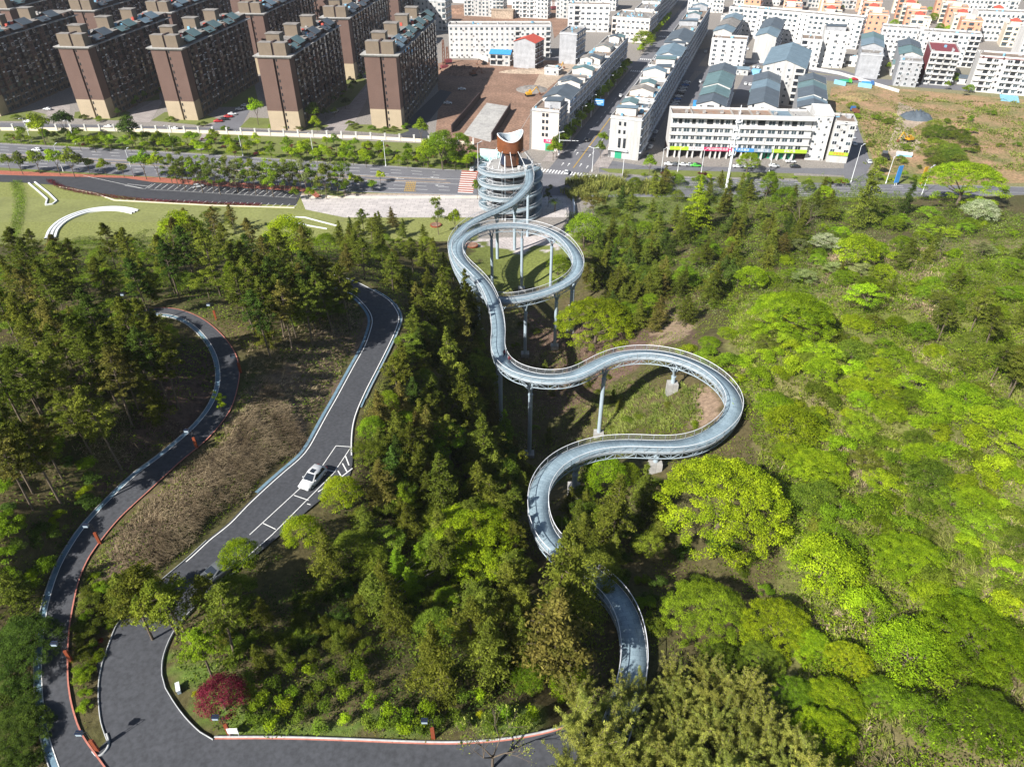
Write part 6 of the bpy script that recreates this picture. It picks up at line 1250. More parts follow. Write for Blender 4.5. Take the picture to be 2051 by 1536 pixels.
scatter([(1680, 190), (2051, 230), (2051, 310), (1860, 350), (1780, 340), (1700, 250)], 26, [("bush", "green", 3, 6, 2, .8), ("bush", "mid", 3, 6, 3, .8), ("bush", "olive", 3, 5, 2, .8), ("broad", "mid", 5, 8, .6, .5)], "% on the waste ground beside the shops", "%s on the waste ground", .42)
scatter([(1860, 240), (1960, 250), (1950, 330), (1850, 340)], 20, [("bush", "mid", 5, 8, 1, .7), ("broad", "mid", 6, 9, 2, .5)], "big % in the thicket right of the yellow digger", "thicket %s by the digger", .3)
scatter([(1210, 340), (1290, 344), (1590, 352), (1600, 362), (1300, 360)], 16, [("bush", "green", 2, 3.4, 1, .8), ("bush", "wine", 2, 3, 1, .7), ("round", "lime", 2.4, 3.4, 1, .8)], "% in the strip before the shop terrace", "%s before the shops", .5)
scatter([(1590, 356), (1690, 358), (1698, 366), (1600, 364)], 8, [("bush", "lime", 2, 3, 1, .6), ("bush", "wine", 2, 3, 1, .5), ("round", "green", 2.4, 3.2, .6, .8)], "% on the garden island by the lane", "%s on the garden island", .4)
scatter([(1755, 340), (1850, 345), (1850, 362), (1765, 366)], 9, [("bush", "lime", 2, 3, 1, .6), ("round", "green", 2.6, 3.4, 1, .9)], "% on the island under the yellow sign", "%s under the yellow sign", .4)
scatter([(1630, 5), (1900, 5), (2051, 60), (1820, 60), (1700, 30)], 26, [("broad", "green", 6, 9, 1, .8), ("broad", "bright", 5, 8, 1, .8)], "% among the pastel villas", "%s among the pastel villas", .4, cf=.6)
scatter([(1700, 110), (1880, 170), (1960, 190), (1900, 130)], 16, [("broad", "green", 4, 6, 1, .9), ("round", "green", 3, 5, 1, 1)], "% in the yards behind the waste ground", "%s in the back yards", .4)
def hedge(name, pts, hgt, wd, lm, label, n):
    g = np.random.default_rng(len(pts) * 31 + n); P = catmull([(*at(x, y)[:2], 0) for x, y in pts], .5); i = g.integers(0, len(P), n)
    p = P[i, :2] + g.uniform(-wd / 2, wd / 2, (n, 2)); z = H(p[:, 0], p[:, 1]) + g.random(n) * hgt
    Pn = np.c_[p, z]; nr = g.normal(size=(n, 3)) + (0, 0, .8); nr /= np.linalg.norm(nr, axis=1)[:, None]; a = g.normal(size=(n, 3)); U = np.cross(nr, a); U /= np.linalg.norm(U, axis=1)[:, None]; W2 = np.cross(nr, U)
    V, F = quads(Pn, U * .16, W2 * .14); o = put(name, np_mesh(name, V, F, L[lm])); tag(o, label, "hedge")
hedge("red_hedge", [(98, 362), (130, 378), (200, 392), (300, 403), (420, 409), (520, 412)], .8, 2.2, "wine", "low wine red hedge curving along the parking lot", 9000)
hedge("clipped_hedge", [(0, 285), (200, 295), (420, 305), (640, 318), (860, 331), (940, 335)], .6, 2.4, "lime", "low yellow green hedge along the far kerb of the main road", 12000)
hedge("embankment_hedge", [(32, 365), (40, 400), (36, 440), (20, 480)], .7, 4, "green", "band of low green plants along the far left lane", 6000)

for (x, y, w_) in ((1150, 1430, 120), (1190, 1400, 110), (1175, 1490, 130), (1215, 1450, 120), (1240, 1390, 90), (1262, 1372, 80), (1290, 1380, 90), (1140, 1520, 120), (1255, 1430, 110), (1230, 1500, 120)): T("plume", "bamboo", x, y, w_, "bamboo clump at the left end of the grove beside the road and the skywalk end", "bamboo clumps at the grove end", .8, cf=.7)
LM = [("the white car", 625, 962), ("the crimson maple", 440, 1393), ("the hatched road corner", 695, 930), ("the top of the hill road", 690, 560), ("the path loop top", 350, 620), ("the path loop side", 480, 740), ("the curved white bench", 180, 430), ("the white outlined lawn", 620, 445), ("the skywalk loop", 910, 490), ("the two walkers", 1012, 720), ("the long skywalk bend", 1465, 800), ("the bare clay patch", 1350, 650), ("the white telecom pole", 1460, 360), ("the yellow sign", 1843, 370), ("the small lawn by the tower", 1220, 430),
      ("the pale flowering tree", 1655, 483), ("the rounded lime tree", 1718, 497), ("the high wide bright tree", 1590, 625), ("the huge dome tree", 1450, 1000), ("the wide canopy tree", 1830, 1120), ("the lower left path bend", 100, 1300), ("the dry grass bank", 420, 980), ("the lowest skywalk bend", 1070, 1000), ("the large rusty conifer", 1118, 1225), ("the lime dome tree", 1935, 362), ("the right edge tree", 1955, 1275), ("the leaning poles", 820, 1130), ("the skywalk end", 1270, 1330), ("the road junction", 300, 1400), ("the spiral tower", 1020, 380), ("the tall ravine column", 1058, 850), ("the left picture edge", 0, 760), ("the right picture edge", 2051, 760), ("the estate gate tree", 75, 248), ("the lone car in the bays", 398, 376), ("the red crossing", 940, 365), ("the yellow digger", 1819, 284), ("the grove middle", 1400, 1450), ("the grove right side", 1600, 1500), ("the grove left side", 1180, 1480)]
def relate():
    groups = {}
    for o in col.objects:
        if o.parent is None and o.get("category") and (o.get("sz") or o.get("group") in ("garden shrubs of the planted rows", "slender trees above the parking bays", "round trees along the red footpath", "street trees beyond the crossing", "clipped bushes at the tower feet", "bamboo clumps at the grove end", "small trees before the plaza")): groups.setdefault(o["label"], []).append(o)
    for lb, os_ in groups.items():
        if len(os_) < 2: continue
        sub = {}
        for o in os_:
            x, y, _ = Pj(*o.location); d = [((x - a) ** 2 + (y - b) ** 2, n, a, b) for n, a, b in LM]; _, n, a, b = min(d); dx, dy = x - a, y - b; ang = math.degrees(math.atan2(-dy, dx)) % 360
            rel = ("right of", "up right of", "above", "up left of", "left of", "down left of", "below", "down right of")[int((ang + 22.5) // 45) % 8]; pre = "just " if math.hypot(dx, dy) < 60 else ""
            head = " ".join(lb.split(" in the ")[0].split(" between ")[0].split(" on the ")[0].split(" along ")[0].split(" by the ")[0].split(" at the ")[0].split(" inside ")[0].split(" beside ")[0].split(" with ")[0].split(" behind ")[0].split(" before ")[0].split()[:5])
            sub.setdefault(f"{o.get('sz', '')}{head} {pre}{rel} {n}", []).append((x, o))
        for l2, m in sub.items():
            for x, o in m: o["label"] = " ".join(l2.split()[:13])
relate()
for o in col.objects:
    if "sz" in o: del o["sz"]
# ---------------------------------------------------------------- ground cover (uncountable)
def region_points(poly, dens, ymin=15, ymax=275, xr=(-150, 170), seed=0, road=.35):
    g = np.random.default_rng(seed); n = int((xr[1] - xr[0]) * (ymax - ymin) * dens); x = g.uniform(*xr, n); y = g.uniform(ymin, ymax, n); z = H(x, y)
    px, py, _ = Pj(x, y, z); k = inpoly(px + (vnoise(x, y, 4, 61) - .5) * 50, py + (vnoise(x, y, 4, 62) - .5) * 34, poly); x, y, z = x[k], y[k], z[k]
    keep = np.ones(len(x), bool)
    for C, A, B in ((RC_, RL, RR), (PC_, PL, PR)):
        hw = np.linalg.norm((A - B)[:, :2], axis=1) / 2
        for q in range(0, len(x), 50000):
            s = slice(q, q + 50000); d = np.sqrt((x[s, None] - C[None, ::2, 0]) ** 2 + (y[s, None] - C[None, ::2, 1]) ** 2); i = d.argmin(1); keep[s] &= d[np.arange(len(i)), i] > hw[::2][i] + road
    keep &= ~inpoly(x, y, JW)
    return x[keep], y[keep], z[keep], g
def cover(name, poly, dens, lm, size, hgt, label, seed, patch=None, **kw):
    """leafy ground cover; patch=(scale, threshold) breaks it into clumps"""
    x, y, z, g = region_points(poly, dens, seed=seed, **kw)
    if patch: k = vnoise(x, y, patch[0], seed + 50) * .7 + vnoise(x, y, patch[0] * .35, seed + 51) * .3 > patch[1]; x, y, z = x[k], y[k], z[k]
    n = len(x); hh = hgt * (vnoise(x, y, 2.1, seed + 3) ** 1.5) * 1.8
    P = np.stack([x, y, z + hh * (.25 + .75 * g.random(n))], 1); nr = g.normal(size=(n, 3)) * .6 + (0, 0, .9); nr /= np.linalg.norm(nr, axis=1)[:, None]; a = g.normal(size=(n, 3)); U = np.cross(nr, a); U /= np.linalg.norm(U, axis=1)[:, None]; W2 = np.cross(nr, U)
    s = (size * (.6 + .8 * g.random(n)) / 2)[:, None]; V, F = quads(P, U * s, W2 * s * .8)
    o = put(name, np_mesh(name, V, F, L[lm])); tag(o, label, "undergrowth", kind="stuff"); return n
def blades(name, poly, dens, lm, length, label, seed, per=9, slope=None, patch=None, lean=.6, wd=.03, spread=.1, **kw):
    x, y, z, g = region_points(poly, dens, seed=seed, **kw)
    if patch: k = vnoise(x, y, patch[0], seed + 50) * .7 + vnoise(x, y, patch[0] * .35, seed + 51) * .3 > patch[1]; x, y, z = x[k], y[k], z[k]
    n = len(x); x = np.repeat(x, per) + g.normal(size=n * per) * spread; y = np.repeat(y, per) + g.normal(size=n * per) * spread; z = H(x, y); N = n * per
    a = np.repeat(g.uniform(0, 6.28, n), per) * 0 + g.uniform(0, 6.28, N); L_ = length * (.5 + .8 * g.random(N)); d = np.stack([np.cos(a), np.sin(a)], 1) * lean
    # blades hang down the slope
    e = .8; gxs = (H(x + e, y) - H(x - e, y)) / (2 * e); gys = (H(x, y + e) - H(x, y - e)) / (2 * e); d -= np.stack([gxs, gys], 1) * (slope or .5)
    b0 = np.stack([x, y, z - .05], 1); m = b0 + np.c_[d * L_[:, None] * .45, L_ * .62]; t = b0 + np.c_[d * L_[:, None] * 1.05, L_ * .62]
    s = np.stack([-np.sin(a), np.cos(a), 0 * a], 1) * wd
    V = np.concatenate([b0 - s, b0 + s, m + s, m - s, t + s * .2, t - s * .2]); i = np.arange(N)
    F = np.concatenate([np.stack([i, i + N, i + 2 * N, i + 3 * N], 1), np.stack([i + 3 * N, i + 2 * N, i + 4 * N, i + 5 * N], 1)])
    o = put(name, np_mesh(name, V, F, L[lm])); tag(o, label, "grass", kind="stuff"); return N
ALL_L = [(-300, 470), (700, 470), (930, 520), (1020, 700), (1040, 1000), (1000, 1480), (400, 1480), (-300, 1700)]
cnt = [
 cover("undergrowth", ALL_L, 9, "mid", .30, .55, "low dark green undergrowth on the left hill", 1, (7, .46)),
 cover("undergrowth", ALL_L, 7, "dark", .32, .6, "dark leaf cover on the left hill floor", 2, (5, .5)),
 cover("undergrowth", ALL_L, 3, "rusty", .22, .2, "brown leaf litter on the left hill floor", 3, (4, .5)),
 cover("undergrowth", [(1020, 620), (1180, 520), (1480, 560), (1500, 700), (1500, 900), (1600, 1150), (1640, 1536), (1100, 1700), (980, 1500), (1000, 900)], 9, "mid", .28, .6, "green undergrowth in the valley under the skywalk", 4, (6, .47)),
 cover("undergrowth", [(1180, 800), (1400, 760), (1420, 860), (1300, 880), (1190, 870)], 14, "green", .26, .8, "fresh green cover inside the long bend", 5, (4, .42)),
 cover("undergrowth", [(1130, 430), (1300, 380), (2300, 400), (2300, 620), (1480, 620), (1180, 560)], 8, "mid", .4, .8, "undergrowth of the upper right wood", 6, (7, .42), ymax=285),
 cover("undergrowth", [(1450, 570), (2400, 500), (2600, 1700), (1650, 1700), (1580, 1100), (1480, 820)], 9, "green", .32, 1.1, "bright green scrub over the right hillside", 7, (8, .45)),
 cover("undergrowth", [(1450, 570), (2400, 500), (2600, 1700), (1650, 1700), (1580, 1100), (1480, 820)], 7, "bright", .32, 1.2, "yellow green scrub over the right hillside", 8, (6, .5)),
]
_b = [(1450, 570), (2400, 500), (2600, 1700), (1650, 1700), (1580, 1100), (1480, 820)]
cnt += [cover("scrub", _b, 17, "green", .25, 2.8, "dense waist high scrub over the right hillside", 31, (5, .50)), cover("scrub", _b, 15, "bright", .25, 3.0, "mounds of bright scrub over the right hillside", 32, (4, .53)), cover("scrub", _b, 6, "mid", .27, 1.6, "darker scrub between the bright mounds", 33, (6, .5))]
_c = [(1150, 440), (1300, 360), (1740, 360), (1800, 420), (2400, 430), (2400, 620), (1480, 640), (1250, 620)]
cnt += [cover("scrub", _c, 8, "green", .34, 2.2, "waist high scrub filling the upper right wood", 34, (6, .42), ymax=285), cover("scrub", _c, 4, "grey_green", .34, 2.2, "grey green scrub in the upper right wood", 35, (5, .5), ymax=285)]
_d = [(1670, 190), (2100, 215), (2300, 300), (1900, 360), (1760, 340), (1715, 240)]
cnt += [cover("weeds", _d, 3.2, "mid", .5, 1.4, "patchy weeds over the waste ground", 36, (11, .50), ymin=280, ymax=470, xr=(120, 330)), blades("weeds", _d, .8, "tuft", 1.0, "pale weeds over the waste ground", 37, 8, patch=(16, .52), wd=.07, ymin=280, ymax=470, xr=(120, 330))]
cnt += [cover("undergrowth", [(1420, 1060), (1640, 1030), (1680, 1230), (1480, 1190)], 14, "green", .24, 1.4, "scrub below the huge dome tree", 43, (4, .42)), cover("undergrowth", [(1030, 640), (1180, 700), (1200, 860), (1060, 920), (1000, 860)], 9, "mid", .24, .9, "patchy scrub on the ravine floor", 44, (4, .5)), blades("dry_grass", [(1030, 640), (1180, 640), (1200, 900), (1040, 920)], 1.5, "straw", .7, "dry grass on the ravine floor", 45, 8, patch=(5, .5), wd=.02, spread=.3)]
_e = [(430, 1250), (600, 1150), (900, 1180), (1080, 1300), (1040, 1430), (520, 1430), (420, 1340)]
cnt += [cover("undergrowth", _e, 16, "mid", .2, .8, "green undergrowth between the planted garden rows", 41, (2.5, .42)), cover("undergrowth", _e, 14, "dark", .2, .6, "dark undergrowth between the planted garden rows", 42, (3, .4))]
HILL = [(1470, 600), (2300, 560), (2600, 1600), (1700, 1600), (1560, 1080), (1480, 840)]
cnt += [
 blades("grass", HILL, 1.0, "tuft", 1.1, "long green grass tussocks on the right hillside", 11, 12, patch=(9, .42), wd=.035),
 blades("dry_grass", HILL, .8, "straw", 1.0, "dry straw coloured grass in patches on the right hillside", 12, 12, patch=(7, .57), wd=.035),
 blades("dry_grass", [(1600, 480), (1900, 500), (1880, 640), (1650, 600)], 1.2, "straw", 1.0, "dry grass clearing on the upper right slope", 13, 10, wd=.04),
 blades("dry_grass", [(575, 800), (605, 900), (500, 985), (400, 1065), (310, 1145), (230, 1165), (200, 1130), (300, 1000), (420, 900), (490, 820), (520, 760)], 9.0, "straw", .85, "tawny dry grass drooping down the bank above the hill road", 14, 12, slope=1.5, lean=.3, wd=.014, spread=.3),
 blades("dry_grass", [(490, 700), (640, 620), (730, 620), (700, 720), (600, 840), (500, 860)], 2.2, "straw", .5, "sparse dry grass on the shaded upper bank", 15, 9, slope=1.2, wd=.022),
 blades("dry_grass", [(200, 830), (340, 820), (390, 850), (300, 900), (180, 950), (150, 900)], 3.0, "straw", .7, "dry grass on the slope inside the footpath bend", 16, 9, slope=1.0, wd=.018, spread=.3),
 blades("grass", [(1190, 780), (1390, 760), (1420, 860), (1200, 875)], 2.2, "tuft", .9, "grass tussocks inside the long skywalk bend", 17, 12, wd=.03),
 blades("grass", [(740, 690), (800, 660), (800, 740), (760, 820), (730, 830)], 9, "tuft", .35, "short bright grass verge on the right of the hill road", 18, 8, wd=.02, road=.5),
 blades("grass", [(470, 780), (500, 790), (480, 850), (420, 910), (300, 1010), (215, 1100), (175, 1180), (170, 1400), (140, 1400), (140, 1200), (200, 1080), (360, 930), (450, 840)], 6, "tuft", .35, "grass verge beside the salmon path line", 19, 8, wd=.02, road=.15),
 blades("grass", [(330, 1290), (335, 1350), (440, 1478), (1100, 1468), (1100, 1430), (900, 1440), (520, 1440), (420, 1330)], 8, "tuft", .16, "mown lawn edge along the bottom road", 20, 6, wd=.02, road=.1),
 blades("reeds", [(1140, 362), (1330, 368), (1330, 392), (1130, 392)], 1.6, "tuft", 3.6, "tall reeds between the main road and the small lawn", 21, 9, wd=.06, ymax=290, lean=.25),
]
print("ground cover pieces", sum(cnt))
# ---------------------------------------------------------------- cars
def loft(secs):
    """secs: list of closed rings (same length) -> verts, faces"""
    n = len(secs[0]); V = [p for s in secs for p in s]; F = [(i * n + k, i * n + (k + 1) % n, (i + 1) * n + (k + 1) % n, (i + 1) * n + k) for i in range(len(secs) - 1) for k in range(n)]
    F += [tuple(range(n - 1, -1, -1)), tuple((len(secs) - 1) * n + k for k in range(n))]; return V, F
def car_meshes(suv=True):
    # x across, y forward; ring: bottom-left .. round to bottom-right
    prof = [(-2.25, .42, .72, .70), (-2.15, .30, .95, .84), (-1.6, .25, 1.02, .90), (-.4, .24, .98, .91), (.9, .24, .96, .91), (1.55, .26, .90, .89), (2.05, .30, .80, .82), (2.25, .40, .62, .66)]
    secs = [[(-w, y, z0), (-w * 1.0, y, (z0 + z1) / 2), (-w * .95, y, z1), (0, y, z1 + .035), (w * .95, y, z1), (w, y, (z0 + z1) / 2), (w, y, z0)] for y, z0, z1, w in prof]
    V, F = loft(secs); body = MB().add(V, F, 0)
    top = 1.62 if suv else 1.42; r0 = -1.95 if suv else -1.35
    cab = [(r0 - .15, .97, .80), (r0 + .35, top - .06, .62), (-.3, top, .68), (.12, top - .05, .67), (1.12, .97, .82)]
    secs = [[(-.84, y, .93), (-w, y, z), (w, y, z), (.84, y, .93)] for y, z, w in cab]; V, F = loft(secs); body.add(V, F, 0)
    for s in (-1, 1): body.box(s * .98 - .09, s * .98 + .09, .62, .78, .95, 1.08, 0)
    g = MB(); a, b_, c, d, e = cab
    def q(p0, p1, sh=.03): pass
    g.add([(-.70, d[0] + .06, d[1] - .0), (.70 * .86, d[0] + .06, d[1]), (.74, e[0] - .02, e[1] + .05), (-.74, e[0] - .02, e[1] + .05)], [(0, 3, 2, 1)]) if False else None
    g.add([(-.58, d[0] + .10, d[1] - .02), (.58, d[0] + .10, d[1] - .02), (.72, e[0] - .04, e[1] + .10), (-.72, e[0] - .04, e[1] + .10)], [(0, 3, 2, 1)])
    r = MB().add([(-.56, b_[0] - .08, b_[1] - .06), (.56, b_[0] - .08, b_[1] - .06), (.70, a[0] + .04 - .03, a[1] + .16), (-.70, a[0] + .01, a[1] + .16)], [(0, 1, 2, 3)])
    sd = []
    for s in (-1, 1):
        m = MB(); pts = [(s * .86, a[0] + .35, 1.02), (s * .86, e[0] - .22, 1.02), (s * .70, d[0] - .02, top - .12), (s * .68, b_[0] + .12, top - .13)]; m.add(pts, [(0, 1, 2, 3) if s > 0 else (3, 2, 1, 0)]); sd.append(m.mesh("side_window", M["glass"]))
    w = MB().tube((-.11, 0, 0), (.11, 0, 0), .33, n=14); rim = MB().tube((-.12, 0, 0), (.12, 0, 0), .2, n=10)
    hl = MB().box(-.2, .2, -.12, .06, -.09, .09); roof = MB().box(-.36, .36, -.55, .15, 0, .02)
    return dict(body=body.mesh("body", CARP["white"], True), windscreen=g.mesh("windscreen", M["glass"]), rear_window=r.mesh("rear_window", M["glass"]), sides=sd, wheel=w.mesh("wheel", M["rubber"]), rim=rim.mesh("rim", CARP["silver"]), lamp=hl.mesh("headlight", M["rail"]), tail=hl.mesh("tail_light", M["red_ink"]), roof=roof.mesh("sunroof", M["glass"]), top=top)
CM = {True: car_meshes(True), False: car_meshes(False)}
def car(px, py, ang, colr, label, suv=False, z=None, group=None, full=False, L_=1.0):
    if z is None: X, Y = G(px, py); z = .06
    else:
        X, Y = G(px, py, z); d = ((RC_[:, 0] - X) ** 2 + (RC_[:, 1] - Y) ** 2).argmin(); z = RC_[d, 2] + .01; X, Y = G(px, py, z)
    return car_w(X, Y, z, ang, colr, label, suv, group, full)
def car_w(X, Y, z, ang, colr, label, suv=False, group=None, full=False):
    C = CM[suv]; e = empty("parked_car" if not group or "driv" not in group else "car", (X, Y, z), R(ang) - math.pi / 2); tag(e, label, "car", group)
    b = put("body", C["body"], e); b.material_slots[0].link = 'OBJECT'; b.material_slots[0].material = CARP[colr]
    put("windscreen", C["windscreen"], e); put("rear_window", C["rear_window"], e)
    for m in C["sides"]: put("side_window", m, e)
    for x in (-.8, .8):
        for y in (-1.4, 1.4):
            w = put("wheel", C["wheel"], e, (x, y, .33))
            if full: put("rim", C["rim"], w, (0, 0, 0))
    if full:
        for x in (-.62, .62): put("headlight", C["lamp"], e, (x, 2.14, .68)); put("tail_light", C["tail"], e, (x, -2.18, .82))
        put("sunroof", C["roof"], e, (0, -.1, C["top"] - .012)); MB().box(-.4, .4, 2.2, 2.27, .36, .5).build("number_plate", M["black"], e)
    return e
car(628, 963, -112, "white", "white car parked in the roadside bay on the hill road", True, 37.4, full=True)
car(438, 1150, -128, "grey", "dark grey car half hidden under trees at the road bend", False, 38.9)
SA = 71.8
car(75, 303, 175, "white", "white car driving on the far carriageway at the left edge", True, group="cars driving on the main road")
car(398, 376, 25, "white", "white car alone in the parking lot bays", True)
car(946, 341, 85, "white", "white car waiting above the red crossing", True)
car(1135, 348, 80, "white", "white car on the white zebra crossing", True)
car(1177, 283, SA, "black", "black car driving up the town street near the mouth", False)
car(1243, 194, SA, "white", "white car on the town street beside the street trees", False)
for x, y, c, lb in ((438, 245, "red", "red car nearest the corner of the courtyard bays"), (450, 241, "black", "black car second in the courtyard bays"), (458, 236, "red", "dark red car in the middle of the courtyard bays"), (466, 231, "white", "white car beside the dark red one in the courtyard bays"), (481, 221, "white", "white car second from the tree end of the courtyard bays"), (492, 214, "white", "white car last in the courtyard bays by the bright tree")): car(x, y, 10, c, lb)
for x, y, a, c, lb in ((672, 226, 70, "white", "white car parked on the paved courtyard mouth"), (350, 260, 176, "white", "white car on the estate road behind the dark round tree"), (218, 256, 176, "white", "white car on the estate road left of the dark round tree"), (96, 221, 170, "white", "white car in front of the first brown tower side"), (57, 246, 176, "white", "white car beside the estate gate tree"), (925, 181, 0, "white", "pale car at the far end of the road beside the end tower"), (897, 209, 0, "white", "white car half way along the road beside the end tower"),
                       (1402, 166, SA, "white", "white car in the yard behind the right street row"), (1414, 168, 0, "black", "black car next to the white one in the back yard"), (1428, 157, 0, "white", "white car by the corner of the white block yard"), (1413, 106, SA, "white", "white car at the cross street behind the right row"), (1497, 100, 80, "white", "white car in the lane beside the blank white gable"),
                       (1709, 262, 92, "white", "white car parked first in the lane beside the waste ground"), (1709, 246, 92, "black", "black car second in the lane beside the waste ground"), (1707, 277, 92, "silver", "silver car in the lane by the shop wing"), (1709, 290, 92, "white", "white car nearest the road in the side lane"), (1711, 161, -12, "red", "red car driving on the lane behind the waste ground"),
                       (1583, 326, -6, "white", "white car in front of the green shutters"), (1592, 336, -6, "black", "black car in front of the white stair block"), (1550, 335, -6, "white", "white car parked before the lime sign"), (1393, 334, -8, "green", "bright green car parked before the shops"), (1478, 336, -6, "white", "white car by the lime tree before the shops"), (1500, 337, -6, "silver", "silver car right of the lime tree before the shops"), (1876, 92 + 30, 70, "white", "white car in the yard behind the last gabled row"), (1740, 326, 80, "silver", "silver car on the track edge of the waste ground"),
                       (1510, 136, 70, "white", "left white car of the pair by the blue container"), (1518, 137, 70, "white", "right white car of the pair by the blue container"), (1697, 122, 80, "white", "white car in the lane left of the grey row"), (1845, 160, 80, "black", "black car in the lane right of the last white gable")): car(x, y, a, c, lb)
for k in range(9): x = 1350 + k * 3.2; car(x, 212 - k * 5.6, 10, ("white", "silver", "blue", "white", "black")[k % 5], "car in the shaded row parked behind the right street row", group="cars in the shaded rear alley")
for k in range(4): car(1493 + k * 9, 170 + k * 1.5, 75, ("white", "white", "silver", "white")[k], "car in the short row between the gabled rows", group="cars parked between the gabled rows")
for k in range(4): car(1298 + k * 5, 312 - k * 15, 70, ("grey", "white", "black", "silver")[k], "car in the narrow alley right of the white corner house", group="cars in the narrow alley")
for k in range(5): car(1340 + k * 14, 331.5 + k * .5, -6, ("white", "grey", "white", "silver", "black")[k], "car parked in the line before the pink shop sign", group="cars before the pink shop sign")
def truck(px, py, ang, cab, bed, label):
    X, Y = G(px, py); e = empty("truck", (X, Y, .06), R(ang) - math.pi / 2); tag(e, label, "truck")
    V, F = loft([[(-1.05, y, z0), (-1.05, y, z1), (1.05, y, z1), (1.05, y, z0)] for y, z0, z1 in ((1.6, .5, 2.5), (2.9, .5, 2.5), (3.3, .5, 1.5), (3.35, .5, .9))]); MB().add(V, F).build("cab", CARP[cab] if cab in CARP else M[cab], e)
    MB().add([(-.95, 2.97, 2.35), (.95, 2.97, 2.35), (.95, 3.33, 1.5), (-.95, 3.33, 1.5)], [(0, 3, 2, 1)]).build("windscreen", M["glass"], e)
    b = MB(); b.box(-1.15, 1.15, -3.3, 1.4, .75, .95); 
    for a_ in ((-1.15, -1.05, -3.3, 1.4), (1.05, 1.15, -3.3, 1.4), (-1.05, 1.05, -3.3, -3.2), (-1.05, 1.05, 1.3, 1.4)): b.box(a_[0], a_[1], a_[2], a_[3], .95, 1.8)
    b.build("load_bed", M[bed], e)
    for x in (-.95, .95):
        for y in (-2.3, 2.2): put("wheel", CM[True]["wheel"], e, (x, y, .45), 0, (1.4, 1.4, 1.4))
truck(1711, 226, 92, "blue", "rust", "blue cabbed truck with a rusty load bed in the side lane"); truck(1693, 167, -10, "green", "green_door", "green truck beside the blue hoarding"); truck(1737, 171, -10, "blue", "blue_sheet", "blue truck at the end of the blue hoarding"); truck(1772, 318, 76, "grey", "black", "dark canvas truck at the edge of the waste ground")
# ---------------------------------------------------------------- street furniture
def street_lamp(X, Y, z, h, ang, label, group, arms=1):
    e = empty("street_lamp", (X, Y, z), ang); tag(e, label, "street lamp", group)
    MB().tube((0, 0, -.3), (0, 0, h), .14, .08, n=8).tube((0, 0, 0), (0, 0, .8), .22, n=8).build("pole", M["rail"], e)
    for s in ((1, -1) if arms == 2 else (1,)): MB().tube((0, 0, h - .3), (s * 1.8, 0, h + .25), .07, n=6).build("arm", M["rail"], e); MB().box(s * 1.7 - .5, s * 1.7 + .5, -.18, .18, h + .18, h + .32).build("lamp_head", M["rail"], e)
for x, y in ((64, 286), (152, 290), (348, 301), (487, 313), (629, 317), (773, 333)): X, Y = G(x, y); street_lamp(X, Y, 0, 11, R(-100), "white street lamp on the green belt side of the main road", "street lamps on the far side of the main road")
for x, y in ((127, 344), (268, 354)): X, Y = G(x, y); street_lamp(X, Y, 0, 11, R(80), "white street lamp standing among the round roadside trees", "street lamps among the roadside trees")
for k in range(7): X, Y = sp(24 + k * 21, -10.2); street_lamp(X, Y, .1, 10, R(-18), "double armed white lamp in the left kerb row of the town street", "double armed lamps on the left kerb", 2)
for k in range(5): X, Y = sp(8 + k * 48, 8.6); street_lamp(X, Y, .1, 10, R(-18), "double armed white lamp on the right kerb of the town street", "double armed lamps on the right kerb", 2)
for x, y, h, lb in ((958, 344, 12, "white lamp beside the car above the red crossing"), (1324, 346, 10, "white lamp left of the shop terrace"), (1357, 344, 10, "white lamp before the lime shop sign"), (1404, 348, 10, "white lamp before the pink shop sign"), (1540, 346, 12, "tall white lamp before the green shutters"), (1704, 366, 15, "tall leaning white lamp at the lane corner"), (1774, 368, 11, "white lamp left of the blue sign board"), (1846, 390, 11, "white lamp right of the yellow sign"), (1247, 350, 9, "white lamp on the corner strip before the white corner house")): X, Y = G(x, y); street_lamp(X, Y, 0, h, R(30), lb, None)
def path_lamp(px, py, z, label, s=.82, flip=math.pi):
    if z is None: X, Y, Z = at(px, py)
    else: X, Y = G(px, py, z); Z = float(H(X, Y)) + .1
    e = empty("path_lamp", (X, Y, Z), flip, s); tag(e, label, "path lamp", "rust red path lamps" )
    MB().box(-.22, .22, -.12, .12, -.3, 2.2).build("post_panel", M["lamp_red"], e)
    f = MB()
    for x in (-.18, .18): f.tube((x, 0, 2.2), (x, 0, 3.9), .035, n=5)
    f.tube((-.18, 0, 3.9), (1.05, 0, 3.9), .035, n=5).tube((-.18, 0, 3.3), (1.05, 0, 3.5), .03, n=5); f.build("frame", M["black"], e)
    MB().box(.4, 1.05, -.2, .2, 3.4, 3.8).build("lantern", M["steel"], e); MB().box(.35, 1.1, -.24, .24, 3.81, 3.87).build("cap", M["navy"], e)
for a in ((200, 1087, 41, "rust red path lamp half way down the salmon line"), (394, 896, 41.3, "rust red path lamp where the path bends behind the dry grass"), (143, 1323, 40.6, "rust red path lamp beside the lower left bend"), (194, 1500, 40.2, "rust red path lamp on the tip between path and road"), (433, 640, 41, "rust red path lamp above the top of the path loop"), (482, 745, 41.3, "rust red path lamp at the outermost point of the path loop"), (868, 1478, 40, "rust red path lamp behind the bottom road kerb"), (460, 1470, 40, "rust red path lamp below the crimson maple"), (262, 618, 40.2, "rust red path lamp on the far side of the path loop")): path_lamp(*a)
for px, py, lb in ((461, 1466, "white information board beside the crimson maple"),): X, Y = G(px, py, 40); e = empty("notice_board", (X + .5, Y - .3, 39.9)); tag(e, lb, "sign"); MB().box(-.5, .5, -.05, .05, .5, 1.3).build("panel", M["white_sign"], e); MB().box(-.45, -.38, -.03, .03, -.2, .5).box(.38, .45, -.03, .03, -.2, .5).build("leg", M["kerb"], e)
